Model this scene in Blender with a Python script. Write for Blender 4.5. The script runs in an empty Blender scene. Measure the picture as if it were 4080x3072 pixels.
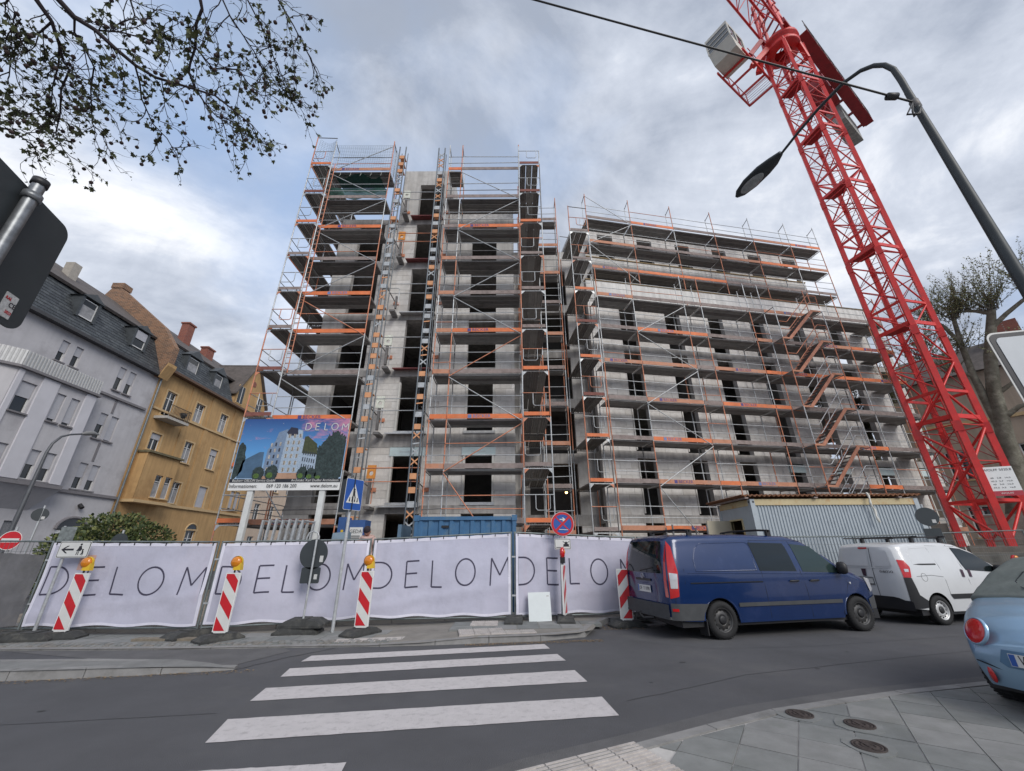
import bpy, bmesh, math, random
from mathutils import Vector, Matrix

random.seed(11)
R = math.radians
scene = bpy.context.scene
col = scene.collection

# ---------------------------------------------------------------- camera
PITCH = 22.576
cam_d = bpy.data.cameras.new('camera')
cam_d.sensor_width = 36.0
cam_d.lens = 1585.0 / 4080.0 * 36.0
cam_d.clip_start = 0.05
cam_d.clip_end = 2000
cam = bpy.data.objects.new('camera', cam_d)
col.objects.link(cam)
cam.matrix_world = (Matrix.Translation((0, 0, 1.6)) @ Matrix.Rotation(R(90 + PITCH), 4, 'X')
                    @ Matrix.Rotation(-0.006, 4, 'Z'))
scene.camera = cam

# ---------------------------------------------------------------- world: broken cloud over a pale blue sky
SUN_EL, SUN_AZ = 36.0, 146.0          # azimuth from +Y, clockwise positive
world = bpy.data.worlds.new('World')
scene.world = world
world.use_nodes = True
nt = world.node_tree
nt.nodes.clear()
def N(t, **k):
    n = nt.nodes.new(t)
    for a, v in k.items():
        setattr(n, a, v)
    return n
out = N('ShaderNodeOutputWorld')
bg = N('ShaderNodeBackground')
bg.inputs['Strength'].default_value = 0.085
sky = N('ShaderNodeTexSky', sky_type='NISHITA')
sky.sun_disc = False
sky.sun_elevation = R(SUN_EL)
sky.sun_rotation = R(SUN_AZ)
sky.air_density = 1.0
sky.dust_density = 1.5
tc = N('ShaderNodeTexCoord')
sep = N('ShaderNodeSeparateXYZ')
nt.links.new(tc.outputs['Generated'], sep.inputs[0])
mx = N('ShaderNodeMath', operation='MAXIMUM'); mx.inputs[1].default_value = 0.0
nt.links.new(sep.outputs['Z'], mx.inputs[0])
ad = N('ShaderNodeMath', operation='ADD'); ad.inputs[1].default_value = 0.4
nt.links.new(mx.outputs[0], ad.inputs[0])
dx = N('ShaderNodeMath', operation='DIVIDE'); dy = N('ShaderNodeMath', operation='DIVIDE')
nt.links.new(sep.outputs['X'], dx.inputs[0]); nt.links.new(ad.outputs[0], dx.inputs[1])
nt.links.new(sep.outputs['Y'], dy.inputs[0]); nt.links.new(ad.outputs[0], dy.inputs[1])
cmb = N('ShaderNodeCombineXYZ')
nt.links.new(dx.outputs[0], cmb.inputs[0]); nt.links.new(dy.outputs[0], cmb.inputs[1])
mp = N('ShaderNodeMapping'); mp.inputs['Location'].default_value = (4.3, 1.7, 0)
mp.inputs['Rotation'].default_value = (0, 0, R(35)); mp.inputs['Scale'].default_value = (1.0, 1.35, 1)
nt.links.new(cmb.outputs[0], mp.inputs[0])
n1 = N('ShaderNodeTexNoise'); n1.inputs['Scale'].default_value = 0.8
n1.inputs['Detail'].default_value = 9; n1.inputs['Roughness'].default_value = 0.56; n1.inputs['Distortion'].default_value = 0.25
n2 = N('ShaderNodeTexNoise'); n2.inputs['Scale'].default_value = 1.25
n2.inputs['Detail'].default_value = 12; n2.inputs['Roughness'].default_value = 0.61; n2.inputs['Distortion'].default_value = 0.5
nt.links.new(mp.outputs[0], n1.inputs['Vector'])
mp2 = N('ShaderNodeMapping'); mp2.inputs['Location'].default_value = (9.1, 3.2, 0)
nt.links.new(mp.outputs[0], mp2.inputs[0]); nt.links.new(mp2.outputs[0], n2.inputs['Vector'])
# cover: where cloud hides the blue
cov = N('ShaderNodeValToRGB')
cov.color_ramp.elements[0].position = 0.34; cov.color_ramp.elements[0].color = (0.15, 0.15, 0.15, 1)
cov.color_ramp.elements[1].position = 0.50; cov.color_ramp.elements[1].color = (1, 1, 1, 1)
nt.links.new(n1.outputs['Fac'], cov.inputs[0])
# cloud tone: bright rims to grey bellies
ton = N('ShaderNodeValToRGB')
cr = ton.color_ramp
cr.elements[0].position = 0.37; cr.elements[0].color = (8.0, 8.15, 8.5, 1)
cr.elements[1].position = 0.56; cr.elements[1].color = (3.0, 3.4, 4.2, 1)
e = cr.elements.new(0.45); e.color = (5.1, 5.5, 6.3, 1)
e = cr.elements.new(0.76); e.color = (2.6, 3.0, 3.8, 1)
n3 = N('ShaderNodeTexNoise'); n3.inputs['Scale'].default_value = 3.4; n3.inputs['Detail'].default_value = 10
n3.inputs['Roughness'].default_value = 0.6; n3.inputs['Distortion'].default_value = 0.4
nt.links.new(mp2.outputs[0], n3.inputs['Vector'])
mixn = N('ShaderNodeMix', data_type='FLOAT'); mixn.inputs['Factor'].default_value = 0.36
nt.links.new(n2.outputs['Fac'], mixn.inputs['A']); nt.links.new(n3.outputs['Fac'], mixn.inputs['B'])
nt.links.new(mixn.outputs['Result'], ton.inputs[0])
skm = N('ShaderNodeMix', data_type='RGBA'); skm.blend_type = 'MIX'
pale = N('ShaderNodeMix', data_type='RGBA'); pale.inputs['Factor'].default_value = 0.75
nt.links.new(sky.outputs[0], pale.inputs['A']); pale.inputs['B'].default_value = (3.3, 4.6, 7.0, 1)
nt.links.new(cov.outputs[0], skm.inputs['Factor'])
nt.links.new(pale.outputs['Result'], skm.inputs['A'])
nt.links.new(ton.outputs[0], skm.inputs['B'])
nt.links.new(skm.outputs['Result'], bg.inputs['Color'])
nt.links.new(bg.outputs[0], out.inputs['Surface'])

sun_d = bpy.data.lights.new('sun', 'SUN')
sun_d.energy = 1.5
sun_d.angle = R(32)
sun_d.color = (1.0, 0.96, 0.9)
sun = bpy.data.objects.new('sun', sun_d)
col.objects.link(sun)
sd = Vector((math.sin(R(SUN_AZ)) * math.cos(R(SUN_EL)), math.cos(R(SUN_AZ)) * math.cos(R(SUN_EL)), math.sin(R(SUN_EL))))
sun.rotation_euler = sd.to_track_quat('Z', 'Y').to_euler()
sun.location = sd * 60

scene.view_settings.view_transform = 'Standard'
scene.view_settings.look = 'None'
scene.view_settings.exposure = 0.66
scene.view_settings.gamma = 1.0
scene.view_settings.use_curve_mapping = False

# ---------------------------------------------------------------- materials
MATS = {}
def M(name, c, rough=0.6, metal=0.0, var=0.12, scale=5.0, bump=0.0, bscale=60.0, streak=0.0, dirt=None, dirt_s=1.5,
      dirt_a=0.45, spec=0.5, coat=0.0, alpha=1.0, trans=0.0, emit=0.0, c2=None):
    """procedural paint: base colour, cloudy variation, optional rain streaks, stain colour, grain"""
    if name in MATS:
        return MATS[name]
    m = bpy.data.materials.new(name); m.use_nodes = True
    t = m.node_tree; L = t.links
    b = t.nodes['Principled BSDF']
    b.inputs['Roughness'].default_value = rough
    b.inputs['Metallic'].default_value = metal
    b.inputs['Specular IOR Level'].default_value = spec
    if coat: b.inputs['Coat Weight'].default_value = coat; b.inputs['Coat Roughness'].default_value = 0.06
    if alpha < 1: b.inputs['Alpha'].default_value = alpha
    if trans: b.inputs['Transmission Weight'].default_value = trans
    def rgb(c): return (c[0], c[1], c[2], 1)
    g = t.nodes.new('ShaderNodeNewGeometry')
    last = None
    if var > 0 or c2:
        n = t.nodes.new('ShaderNodeTexNoise'); n.inputs['Scale'].default_value = scale
        n.inputs['Detail'].default_value = 6; n.inputs['Roughness'].default_value = 0.65
        L.new(g.outputs['Position'], n.inputs['Vector'])
        r = t.nodes.new('ShaderNodeValToRGB')
        r.color_ramp.elements[0].position = 0.3; r.color_ramp.elements[1].position = 0.7
        if c2:
            r.color_ramp.elements[0].color = rgb(c2); r.color_ramp.elements[1].color = rgb(c)
        else:
            r.color_ramp.elements[0].color = rgb([x * (1 - var) for x in c])
            r.color_ramp.elements[1].color = rgb([min(1, x * (1 + var)) for x in c])
        L.new(n.outputs['Fac'], r.inputs[0]); last = r.outputs[0]
    if streak:
        mpn = t.nodes.new('ShaderNodeMapping'); mpn.inputs['Scale'].default_value = (3.2, 3.2, 0.22)
        L.new(g.outputs['Position'], mpn.inputs[0])
        n = t.nodes.new('ShaderNodeTexNoise'); n.inputs['Scale'].default_value = 1.6; n.inputs['Detail'].default_value = 7
        L.new(mpn.outputs[0], n.inputs['Vector'])
        r = t.nodes.new('ShaderNodeValToRGB')
        r.color_ramp.elements[0].position = 0.35; r.color_ramp.elements[1].position = 0.6
        r.color_ramp.elements[0].color = rgb([1 - streak] * 3); r.color_ramp.elements[1].color = (1, 1, 1, 1)
        L.new(n.outputs['Fac'], r.inputs[0])
        mm = t.nodes.new('ShaderNodeMix'); mm.data_type = 'RGBA'; mm.blend_type = 'MULTIPLY'; mm.inputs['Factor'].default_value = 1
        L.new(last, mm.inputs['A']); L.new(r.outputs[0], mm.inputs['B']); last = mm.outputs['Result']
    if dirt:
        n = t.nodes.new('ShaderNodeTexNoise'); n.inputs['Scale'].default_value = dirt_s; n.inputs['Detail'].default_value = 9
        n.inputs['Roughness'].default_value = 0.7
        L.new(g.outputs['Position'], n.inputs['Vector'])
        r = t.nodes.new('ShaderNodeValToRGB')
        r.color_ramp.elements[0].position = 0.52; r.color_ramp.elements[1].position = 0.68
        r.color_ramp.elements[0].color = (0, 0, 0, 1); r.color_ramp.elements[1].color = rgb([dirt_a] * 3)
        L.new(n.outputs['Fac'], r.inputs[0])
        mm = t.nodes.new('ShaderNodeMix'); mm.data_type = 'RGBA'
        L.new(r.outputs[0], mm.inputs['Factor'])
        if last: L.new(last, mm.inputs['A'])
        else: mm.inputs['A'].default_value = rgb(c)
        mm.inputs['B'].default_value = rgb(dirt); last = mm.outputs['Result']
    if last: L.new(last, b.inputs['Base Color'])
    else: b.inputs['Base Color'].default_value = rgb(c)
    if bump:
        n = t.nodes.new('ShaderNodeTexNoise'); n.inputs['Scale'].default_value = bscale; n.inputs['Detail'].default_value = 5
        L.new(g.outputs['Position'], n.inputs['Vector'])
        bp = t.nodes.new('ShaderNodeBump'); bp.inputs['Strength'].default_value = bump; bp.inputs['Distance'].default_value = 0.02
        L.new(n.outputs['Fac'], bp.inputs['Height']); L.new(bp.outputs[0], b.inputs['Normal'])
    if emit:
        b.inputs['Emission Color'].default_value = rgb(c); b.inputs['Emission Strength'].default_value = emit
    MATS[name] = m
    return m

ASPH = M('asphalt', (0.088, 0.088, 0.095), 0.9, var=0.16, scale=0.7, bump=0.5, bscale=140, dirt=(0.125, 0.122, 0.12), dirt_s=0.45, dirt_a=0.5)
ASPH2 = M('asphalt_patch', (0.115, 0.113, 0.115), 0.92, var=0.18, scale=2, bump=0.5, bscale=120)
PAINTW = M('road_paint', (0.54, 0.51, 0.51), 0.8, var=0.07, scale=5, bump=0.35, bscale=120, dirt=(0.24, 0.23, 0.23), dirt_s=11, dirt_a=0.45)
KERB = M('kerb_stone', (0.24, 0.235, 0.23), 0.85, var=0.18, scale=4, bump=0.3, bscale=90, dirt=(0.1, 0.1, 0.09), dirt_s=2.5)
SLAB = [M('paving_slab_%d' % i, c, 0.88, var=0.16, scale=3.5, bump=0.25, bscale=110, dirt=(0.13, 0.14, 0.12), dirt_s=2.0)
        for i, c in enumerate([(0.205, 0.21, 0.205), (0.235, 0.235, 0.23), (0.18, 0.187, 0.184)])]
TACT = M('white_tactile_tile', (0.46, 0.425, 0.4), 0.85, var=0.15, scale=7, bump=0.2, dirt=(0.22, 0.19, 0.17), dirt_s=4, dirt_a=0.6)
SETT = M('stone_sett', (0.2, 0.19, 0.175), 0.9, var=0.3, scale=9, bump=0.3, dirt=(0.3, 0.26, 0.21), dirt_s=3)
EARTH = M('site_earth', (0.25, 0.215, 0.175), 0.95, var=0.25, scale=3, bump=0.6, bscale=30, dirt=(0.14, 0.12, 0.1), dirt_s=1.2)
CONC = M('bare_concrete', (0.52, 0.5, 0.475), 0.88, var=0.12, scale=1.6, bump=0.18, bscale=45, streak=0.2, dirt=(0.27, 0.25, 0.23), dirt_s=0.9, dirt_a=0.55)
INNER = M('inner_masonry_shaded', (0.17, 0.16, 0.15), 0.95, var=0.2, scale=2, bump=0.2)  # room shade put into the wall colour, so the window openings look black
CONCD = M('slab_edge_concrete', (0.42, 0.4, 0.38), 0.9, var=0.2, scale=2.2, bump=0.25, bscale=40, streak=0.3)
BLOCK = [M('masonry_block_%d' % i, c, 0.9, var=0.1, scale=6, bump=0.15, bscale=70, streak=0.07, dirt=(0.4, 0.38, 0.36), dirt_s=0.8, dirt_a=0.4)
         for i, c in enumerate([(0.63, 0.605, 0.575), (0.61, 0.585, 0.555), (0.65, 0.625, 0.6), (0.57, 0.54, 0.505)])]
MORTAR = M('mortar', (0.48, 0.46, 0.44), 0.95, var=0.15, bump=0.2)
GALV = M('galvanised_steel', (0.46, 0.475, 0.485), 0.42, 0.35, var=0.22, scale=9, dirt=(0.28, 0.25, 0.22), dirt_s=4)
GALVD = M('weathered_steel', (0.17, 0.165, 0.165), 0.6, 0.45, var=0.3, scale=7, dirt=(0.13, 0.08, 0.05), dirt_s=5)
ORNG = M('orange_scaffold_paint', (0.56, 0.215, 0.12), 0.62, 0.0, var=0.25, scale=3.5, dirt=(0.34, 0.26, 0.22), dirt_s=4.5, dirt_a=0.75)
ORNB = M('orange_toe_board', (0.66, 0.175, 0.06), 0.65, var=0.2, scale=2.5, dirt=(0.4, 0.2, 0.12), dirt_s=3, dirt_a=0.6)
ORNF = M('faded_orange_toe_board', (0.50, 0.23, 0.14), 0.75, var=0.25, scale=3, dirt=(0.27, 0.2, 0.17), dirt_s=3, dirt_a=0.8)
WOODG = M('weathered_toe_board', (0.25, 0.2, 0.185), 0.85, var=0.3, scale=5, bump=0.2, dirt=(0.34, 0.29, 0.27), dirt_s=4)
WOODR = M('red_brown_board', (0.2, 0.075, 0.06), 0.8, var=0.25, scale=5)
DECK = M('scaffold_deck_steel', (0.33, 0.315, 0.3), 0.6, 0.2, var=0.3, scale=3, dirt=(0.2, 0.15, 0.12), dirt_s=3)
PURP = M('violet_print', (0.075, 0.055, 0.2), 0.6, var=0.2)
BLUEP = M('blue_print', (0.13, 0.19, 0.38), 0.6, var=0.2)
BLACK = M('black_plastic', (0.018, 0.018, 0.02), 0.5, var=0.1)
RUBBER = M('recycled_rubber', (0.045, 0.046, 0.045), 0.9, var=0.3, scale=8, bump=0.3, dirt=(0.14, 0.13, 0.11), dirt_s=4, dirt_a=0.5)
WHITE = M('white_paint', (0.72, 0.72, 0.71), 0.45, var=0.05)
SIGNW = M('sign_white', (0.62, 0.62, 0.6), 0.4, var=0.05)
SIGNR = M('sign_red', (0.5, 0.014, 0.022), 0.4, var=0.08)
SIGNB = M('sign_blue', (0.025, 0.09, 0.34), 0.35, var=0.08)
SIGNK = M('sign_black', (0.015, 0.015, 0.02), 0.45, var=0.05)
SIGNG = M('sign_back_grey', (0.045, 0.053, 0.058), 0.55, 0.2, var=0.12, scale=2)
YELL = M('lamp_yellow', (0.65, 0.42, 0.02), 0.4, var=0.1)
AMBER = M('amber_lens', (0.62, 0.2, 0.008), 0.15, var=0.1, scale=30, coat=0.6)
REDL = M('red_lens', (0.5, 0.01, 0.012), 0.15, var=0.1, coat=0.8)
CLEARL = M('clear_lens', (0.6, 0.6, 0.62), 0.12, 0.3, var=0.1)
GLASS = M('window_glass', (0.012, 0.015, 0.018), 0.04, var=0.0, spec=0.6)
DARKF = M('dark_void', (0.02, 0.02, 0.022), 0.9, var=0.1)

# ---------------------------------------------------------------- object helpers
WM = {}                                   # world matrix of every object made here
def link(o, parent=None, mw=None):
    col.objects.link(o)
    mw = mw or Matrix.Identity(4)
    WM[o.name] = mw
    if parent is not None:
        o.parent = parent
        o.matrix_parent_inverse = WM[parent.name].inverted()
    o.matrix_basis = mw
    return o
def tag(o, label=None, cat=None, group=None, kind=None):
    if label: o['label'] = label
    if cat: o['category'] = cat
    if group: o['group'] = group
    if kind: o['kind'] = kind
    return o
def thing(name, label, cat, loc=(0, 0, 0), rz=0.0, group=None):
    o = bpy.data.objects.new(name, None)
    o.empty_display_size = 0.2
    link(o, None, Matrix.Translation(loc) @ Matrix.Rotation(rz, 4, 'Z'))
    return tag(o, label, cat, group)

class MB:
    def __init__(self): self.v = []; self.f = []; self.sm = []
    def add(self, vs, fs, sm=False):
        k = len(self.v); self.v += [tuple(p) for p in vs]
        self.f += [tuple(i + k for i in f) for f in fs]; self.sm += [sm] * len(fs); return self
    def box(self, lo, hi):
        x0, y0, z0 = lo; x1, y1, z1 = hi
        return self.add([(x0,y0,z0),(x1,y0,z0),(x1,y1,z0),(x0,y1,z0),(x0,y0,z1),(x1,y0,z1),(x1,y1,z1),(x0,y1,z1)],
                 [(0,3,2,1),(4,5,6,7),(0,1,5,4),(1,2,6,5),(2,3,7,6),(3,0,4,7)])
    def hexa(self, p):                    # 8 points: bottom ring then top ring
        return self.add(p, [(0,3,2,1),(4,5,6,7),(0,1,5,4),(1,2,6,5),(2,3,7,6),(3,0,4,7)])
    def beam(self, p, q, w, h=None, up=(0, 0, 1)):
        p = Vector(p); q = Vector(q); h = h or w; d = (q - p).normalized(); u = Vector(up)
        if abs(d.dot(u)) > 0.98: u = Vector((0, 1, 0))
        s = d.cross(u).normalized() * w / 2; t = s.cross(d).normalized() * h / 2
        return self.hexa([p - s - t, p + s - t, p + s + t, p - s + t, q - s - t, q + s - t, q + s + t, q - s + t])
    def tube(self, p, q, r, n=8, r2=None, caps=True):
        p = Vector(p); q = Vector(q); r2 = r if r2 is None else r2; d = (q - p).normalized()
        u = Vector((0, 0, 1)) if abs(d.z) < 0.95 else Vector((1, 0, 0))
        a = d.cross(u).normalized(); b = a.cross(d).normalized(); vs = []
        for c, rr in ((p, r), (q, r2)):
            for i in range(n):
                t = 2 * math.pi * i / n; vs.append(c + a * math.cos(t) * rr + b * math.sin(t) * rr)
        fs = [(i, i + n, (i + 1) % n + n, (i + 1) % n) for i in range(n)]
        self.add(vs, fs, True)
        if caps: self.add(vs, [tuple(range(n)), tuple(range(2 * n - 1, n - 1, -1))])
        return self
    def path(self, pts, r, n=6, r_end=None):
        pts = [Vector(p) for p in pts]; rings = []; m = len(pts); prev = None
        for i, p in enumerate(pts):
            d = (pts[min(i + 1, m - 1)] - pts[max(i - 1, 0)]).normalized()
            if prev is None:
                u = Vector((0, 0, 1)) if abs(d.z) < 0.9 else Vector((1, 0, 0)); a = d.cross(u).normalized()
            else:
                a = (prev - d * prev.dot(d)).normalized()
            prev = a; b = a.cross(d)
            rr = r if r_end is None else r + (r_end - r) * i / (m - 1)
            if isinstance(r, (list, tuple)): rr = r[i]
            rings.append([p + a * math.cos(2*math.pi*k/n) * rr + b * math.sin(2*math.pi*k/n) * rr for k in range(n)])
        vs = [v for ring in rings for v in ring]; fs = []
        for i in range(m - 1):
            for k in range(n):
                fs.append((i*n+k, (i+1)*n+k, (i+1)*n+(k+1) % n, i*n+(k+1) % n))
        self.add(vs, fs, True); self.add(vs, [tuple(range(n)), tuple(range(m*n-1, m*n-n-1, -1))]); return self
    def disc(self, c, nrm, r, n=24, thick=0.0):
        c = Vector(c); d = Vector(nrm).normalized()
        if thick: return self.tube(c - d * thick / 2, c + d * thick / 2, r, n)
        u = Vector((0, 0, 1)) if abs(d.z) < 0.95 else Vector((1, 0, 0)); a = d.cross(u).normalized(); b = a.cross(d)
        return self.add([c + a*math.cos(2*math.pi*i/n)*r + b*math.sin(2*math.pi*i/n)*r for i in range(n)], [tuple(range(n))])
    def prism(self, poly, vec):           # closed polygon (3-D points) swept along vec
        n = len(poly); vec = Vector(vec); a = [Vector(p) for p in poly]; b = [p + vec for p in a]
        self.add(a + b, [tuple(range(n - 1, -1, -1)), tuple(range(n, 2 * n))] +
                 [(i, (i + 1) % n, (i + 1) % n + n, i + n) for i in range(n)]); return self
    def lathe(self, prof, c=(0, 0, 0), n=20, axis='Z'):   # prof: (r, h) pairs
        vs = []
        for r, h in prof:
            for i in range(n):
                t = 2 * math.pi * i / n; p = (r * math.cos(t), r * math.sin(t), h)
                if axis == 'Y': p = (p[0], p[2], p[1])
                if axis == 'X': p = (p[2], p[0], p[1])
                vs.append((c[0] + p[0], c[1] + p[1], c[2] + p[2]))
        m = len(prof)
        fs = [(j*n+i, j*n+(i+1) % n, (j+1)*n+(i+1) % n, (j+1)*n+i) for j in range(m-1) for i in range(n)]
        return self.add(vs, fs, True)
    def xf(self, mat):
        self.v = [tuple(mat @ Vector(p)) for p in self.v]; return self
    def mesh(self, name, mat):
        me = bpy.data.meshes.new(name); me.from_pydata(self.v, [], self.f)
        me.polygons.foreach_set('use_smooth', self.sm)
        bm = bmesh.new(); bm.from_mesh(me)
        bmesh.ops.recalc_face_normals(bm, faces=bm.faces[:]); bm.to_mesh(me); bm.free()
        if mat: me.materials.append(mat)
        me.update(); return me
    def build(self, name, mat, parent=None, mw=None):
        return link(bpy.data.objects.new(name, self.mesh(name, mat)), parent, mw)

UNIT = {}
def unit(kind, mat):
    k = (kind, mat.name)
    if k not in UNIT:
        b = MB()
        if kind == 'box': b.box((-.5, -.5, 0), (.5, .5, 1))
        elif kind == 'tube': b.tube((0, 0, 0), (0, 0, 1), 1, 8)
        elif kind == 'deck':               # steel deck: top sheet with downturned edges and ribs; length along Z
            b.box((-.5, .32, 0), (.5, .5, 1))
            for x in (-.46, -.16, .16, .46): b.box((x - .04, -.5, 0), (x + .04, .32, 1))
        UNIT[k] = b.mesh(kind + '_' + mat.name, mat)
    return UNIT[k]
def bar(name, p, q, w, mat, parent=None, h=None, kind='tube', up=(0, 0, 1)):
    """one straight piece from p to q that shares its mesh with all alike pieces"""
    p = Vector(p); q = Vector(q); d = q - p; L = d.length; d = d / L
    u = Vector(up)
    if abs(d.dot(u)) > 0.98: u = Vector((0, 1, 0))
    x = u.cross(d).normalized(); y = d.cross(x)
    m = Matrix((x * w, y * (h or w), d * L)).transposed().to_4x4(); m.translation = p
    return link(bpy.data.objects.new(name, unit(kind, mat)), parent, m)
def board(name, p, q, w, h, mat, parent=None, up=(0, 0, 1), kind='box'):
    return bar(name, p, q, w, mat, parent, h, kind, up)

TXT = {}
def text_mesh(s, mat, size=1.0, shear=0.0, depth=0.004, width=None):
    k = (s, mat.name, size, shear, width)
    if k not in TXT:
        cu = bpy.data.curves.new('text', 'FONT'); cu.body = s; cu.size = size; cu.align_x = 'CENTER'; cu.align_y = 'CENTER'
        cu.extrude = depth; cu.shear = shear; cu.resolution_u = 2
        o = bpy.data.objects.new('text', cu); col.objects.link(o)
        me = bpy.data.meshes.new_from_object(o.evaluated_get(bpy.context.evaluated_depsgraph_get()))
        bpy.data.objects.remove(o); bpy.data.curves.remove(cu)
        if width:
            xs = [v.co.x for v in me.vertices]; f = width / (max(xs) - min(xs)); mid = (max(xs) + min(xs)) / 2
            for v in me.vertices: v.co.x = (v.co.x - mid) * f
        me.materials.clear(); me.materials.append(mat); TXT[k] = me
    return TXT[k]
def lettering(me, loc, right, up, parent, name='lettering'):
    r = Vector(right).normalized(); u = Vector(up).normalized(); n = r.cross(u)
    m = Matrix((r, u, n)).transposed().to_4x4(); m.translation = loc
    return link(bpy.data.objects.new(name, me), parent, m)
# the words are made first, while the scene is still small
T_BECK = [text_mesh('BECKER', m, 0.2, 0, 0.002, 0.72) for m in (PURP, BLUEP)]
T_TXT = {}
for s, m, sz, w in [('Informationen:', SIGNK, .17, .92), ('069 120 186 200', SIGNK, .17, 1.0), ('www.delom.eu', SIGNK, .17, .9),
                 ('Bauherr: DELOM Service GmbH', SIGNW, .12, 1.42), ('Architekt: Karl Dudler Architekten', SIGNW, .12, 1.58),
                 ('GEDA', SIGNK, .17, .42), ('BoostBoxx', GALV, .12, .62), ('OF  Y 1090', SIGNK, .1, .4), ('nemo', BLACK, .11, .3), ('W', SIGNK, .13, .09),
                 ('WOLFF 5020.8', SIGNK, .2, 1.35), ('WOLFF', SIGNW, .16, .6), ('B', SIGNK, .11, .06),
                 ('40   2,8   16,0', SIGNK, .12, .95), ('42,5  2,7   16,0', SIGNK, .12, 1.0), ('40   3,0   16,0', SIGNK, .12, .95), ('37,5  3,3   16,0', SIGNK, .12, 1.0),
                 ('CE', SIGNK, .05, .05), ('RAL', SIGNR, .03, .045), ('2023', SIGNR, .03, .05), ('D', SIGNW, .04, .03)]:
    T_TXT[s] = text_mesh(s, m, sz, 0, 0.001, w)
# ================================================================ GROUND
road = MB().add([(-300, -80, 0), (300, -80, 0), (300, 500, 0), (-300, 500, 0)], [(0, 1, 2, 3)]).build('road', ASPH)
tag(road, 'dark grey asphalt road with a zebra crossing', kind='structure')
site = MB().add([(-14, 11.2, .03), (-3.4, 11.2, .03), (3, 11.8, .03), (22, 15.5, .03), (60, 26, .03), (60, 60, .03), (-14, 60, .03)],
                [tuple(range(7))]).build('site_ground', EARTH)
tag(site, 'bare earth of the building site behind the fence', kind='structure')

# zebra stripes, lifted 4 mm
for k, q in enumerate([[(-3.36, 7.47), (.64, 8.27), (.57, 8.64), (-3.37, 7.85)], [(-3.24, 6.64), (.82, 7.44), (.73, 7.87), (-3.33, 7.07)],
          [(-3.07, 5.67), (.97, 6.34), (.88, 6.89), (-3.16, 6.15)], [(-2.81, 4.58), (1.1, 5.17), (1.04, 5.75), (-2.97, 5.13)],
          [(-2.5, 3.52), (-1.3, 3.62), (-1.38, 4.2), (-2.66, 4.06)]]):
    b = MB(); n = 26; vs = []
    for i in range(n + 1):
        f = i / n
        for a, c in ((q[0], q[1]), (q[3], q[2])):
            w = .004 * math.sin(i * 2.1 + k) + random.uniform(-.003, .003)
            vs.append((a[0] + (c[0] - a[0]) * f, a[1] + (c[1] - a[1]) * f + w, .005))
    b.add(vs, [(2*i, 2*i+2, 2*i+3, 2*i+1) for i in range(n)])
    b.build('zebra_stripe', PAINTW, road)
# a repair patch and darker gutter along the near kerb
NK = [(-6, -.2), (-3, 1.9), (-1.5, 2.95), (.2, 4.05), (1.24, 4.54), (2.5, 5.17), (4.31, 5.76), (6.68, 6.31), (12, 7.3), (30, 10)]
def off_line(pts, d):
    o = []
    for i, p in enumerate(pts):
        a = Vector(pts[max(i - 1, 0)]); c = Vector(pts[min(i + 1, len(pts) - 1)]); t = (c - a).normalized()
        o.append((p[0] - t.y * d, p[1] + t.x * d))
    return o
def strip(a, b, z, z2=None):
    z2 = z if z2 is None else z2; m = MB()
    m.add([(p[0], p[1], z) for p in a] + [(p[0], p[1], z2) for p in b],
          [(i, i + 1, i + 1 + len(a), i + len(a)) for i in range(len(a) - 1)]); return m
strip(NK, off_line(NK, .24), .004).build('gutter', ASPH2, road)
strip([(-5.6, 7.35), (-4.35, 7.15), (-3.9, 8.2)], [(-9, 8.3), (-5.2, 8.35), (-4.2, 8.5)], .004).build('asphalt_patch', ASPH2, road)

TAR = M('tar_seam', (.062, .062, .066), .85, var=.2, scale=6)
rs_ = random.Random(3)
def seam(pts, w):
    q = []
    for i in range(len(pts) - 1):
        a, b = Vector(pts[i]), Vector(pts[i + 1])
        for k in range(8): q.append(a + (b - a) * k / 8 + Vector((rs_.uniform(-.012, .012), rs_.uniform(-.012, .012))))
    q.append(Vector(pts[-1])); q = [(p.x, p.y) for p in q]
    strip(q, off_line(q, w), .0045).build('tar_seam', TAR, road)
seam([(-4.1, 7.0), (-3.75, 7.7), (-3.2, 8.4)], .03)
seam([(1.3, 5.6), (3.2, 6.6), (6.5, 7.6), (14, 9.4)], .01)
seam([(-9, 4.4), (-6, 4.9), (-3.2, 5.3)], .01)
seam([(2.2, 8.9), (3.4, 8.2), (5.2, 8.3), (9, 9.2)], .008)
for (x, y, s) in ((2.6, 7.3, .05), (4.4, 6.9, .03), (-5.2, 5.4, .04), (1.8, 6.3, .025), (-1.2, 6.0, .03), (5.6, 7.9, .03)):
    MB().add([(x + s * (1 + .4 * math.sin(k * 2.3)) * math.cos(k * .7), y + .7 * s * math.sin(k * .7), .0048) for k in range(9)], [tuple(range(9))]).build('oil_spot', TAR, road)
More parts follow.
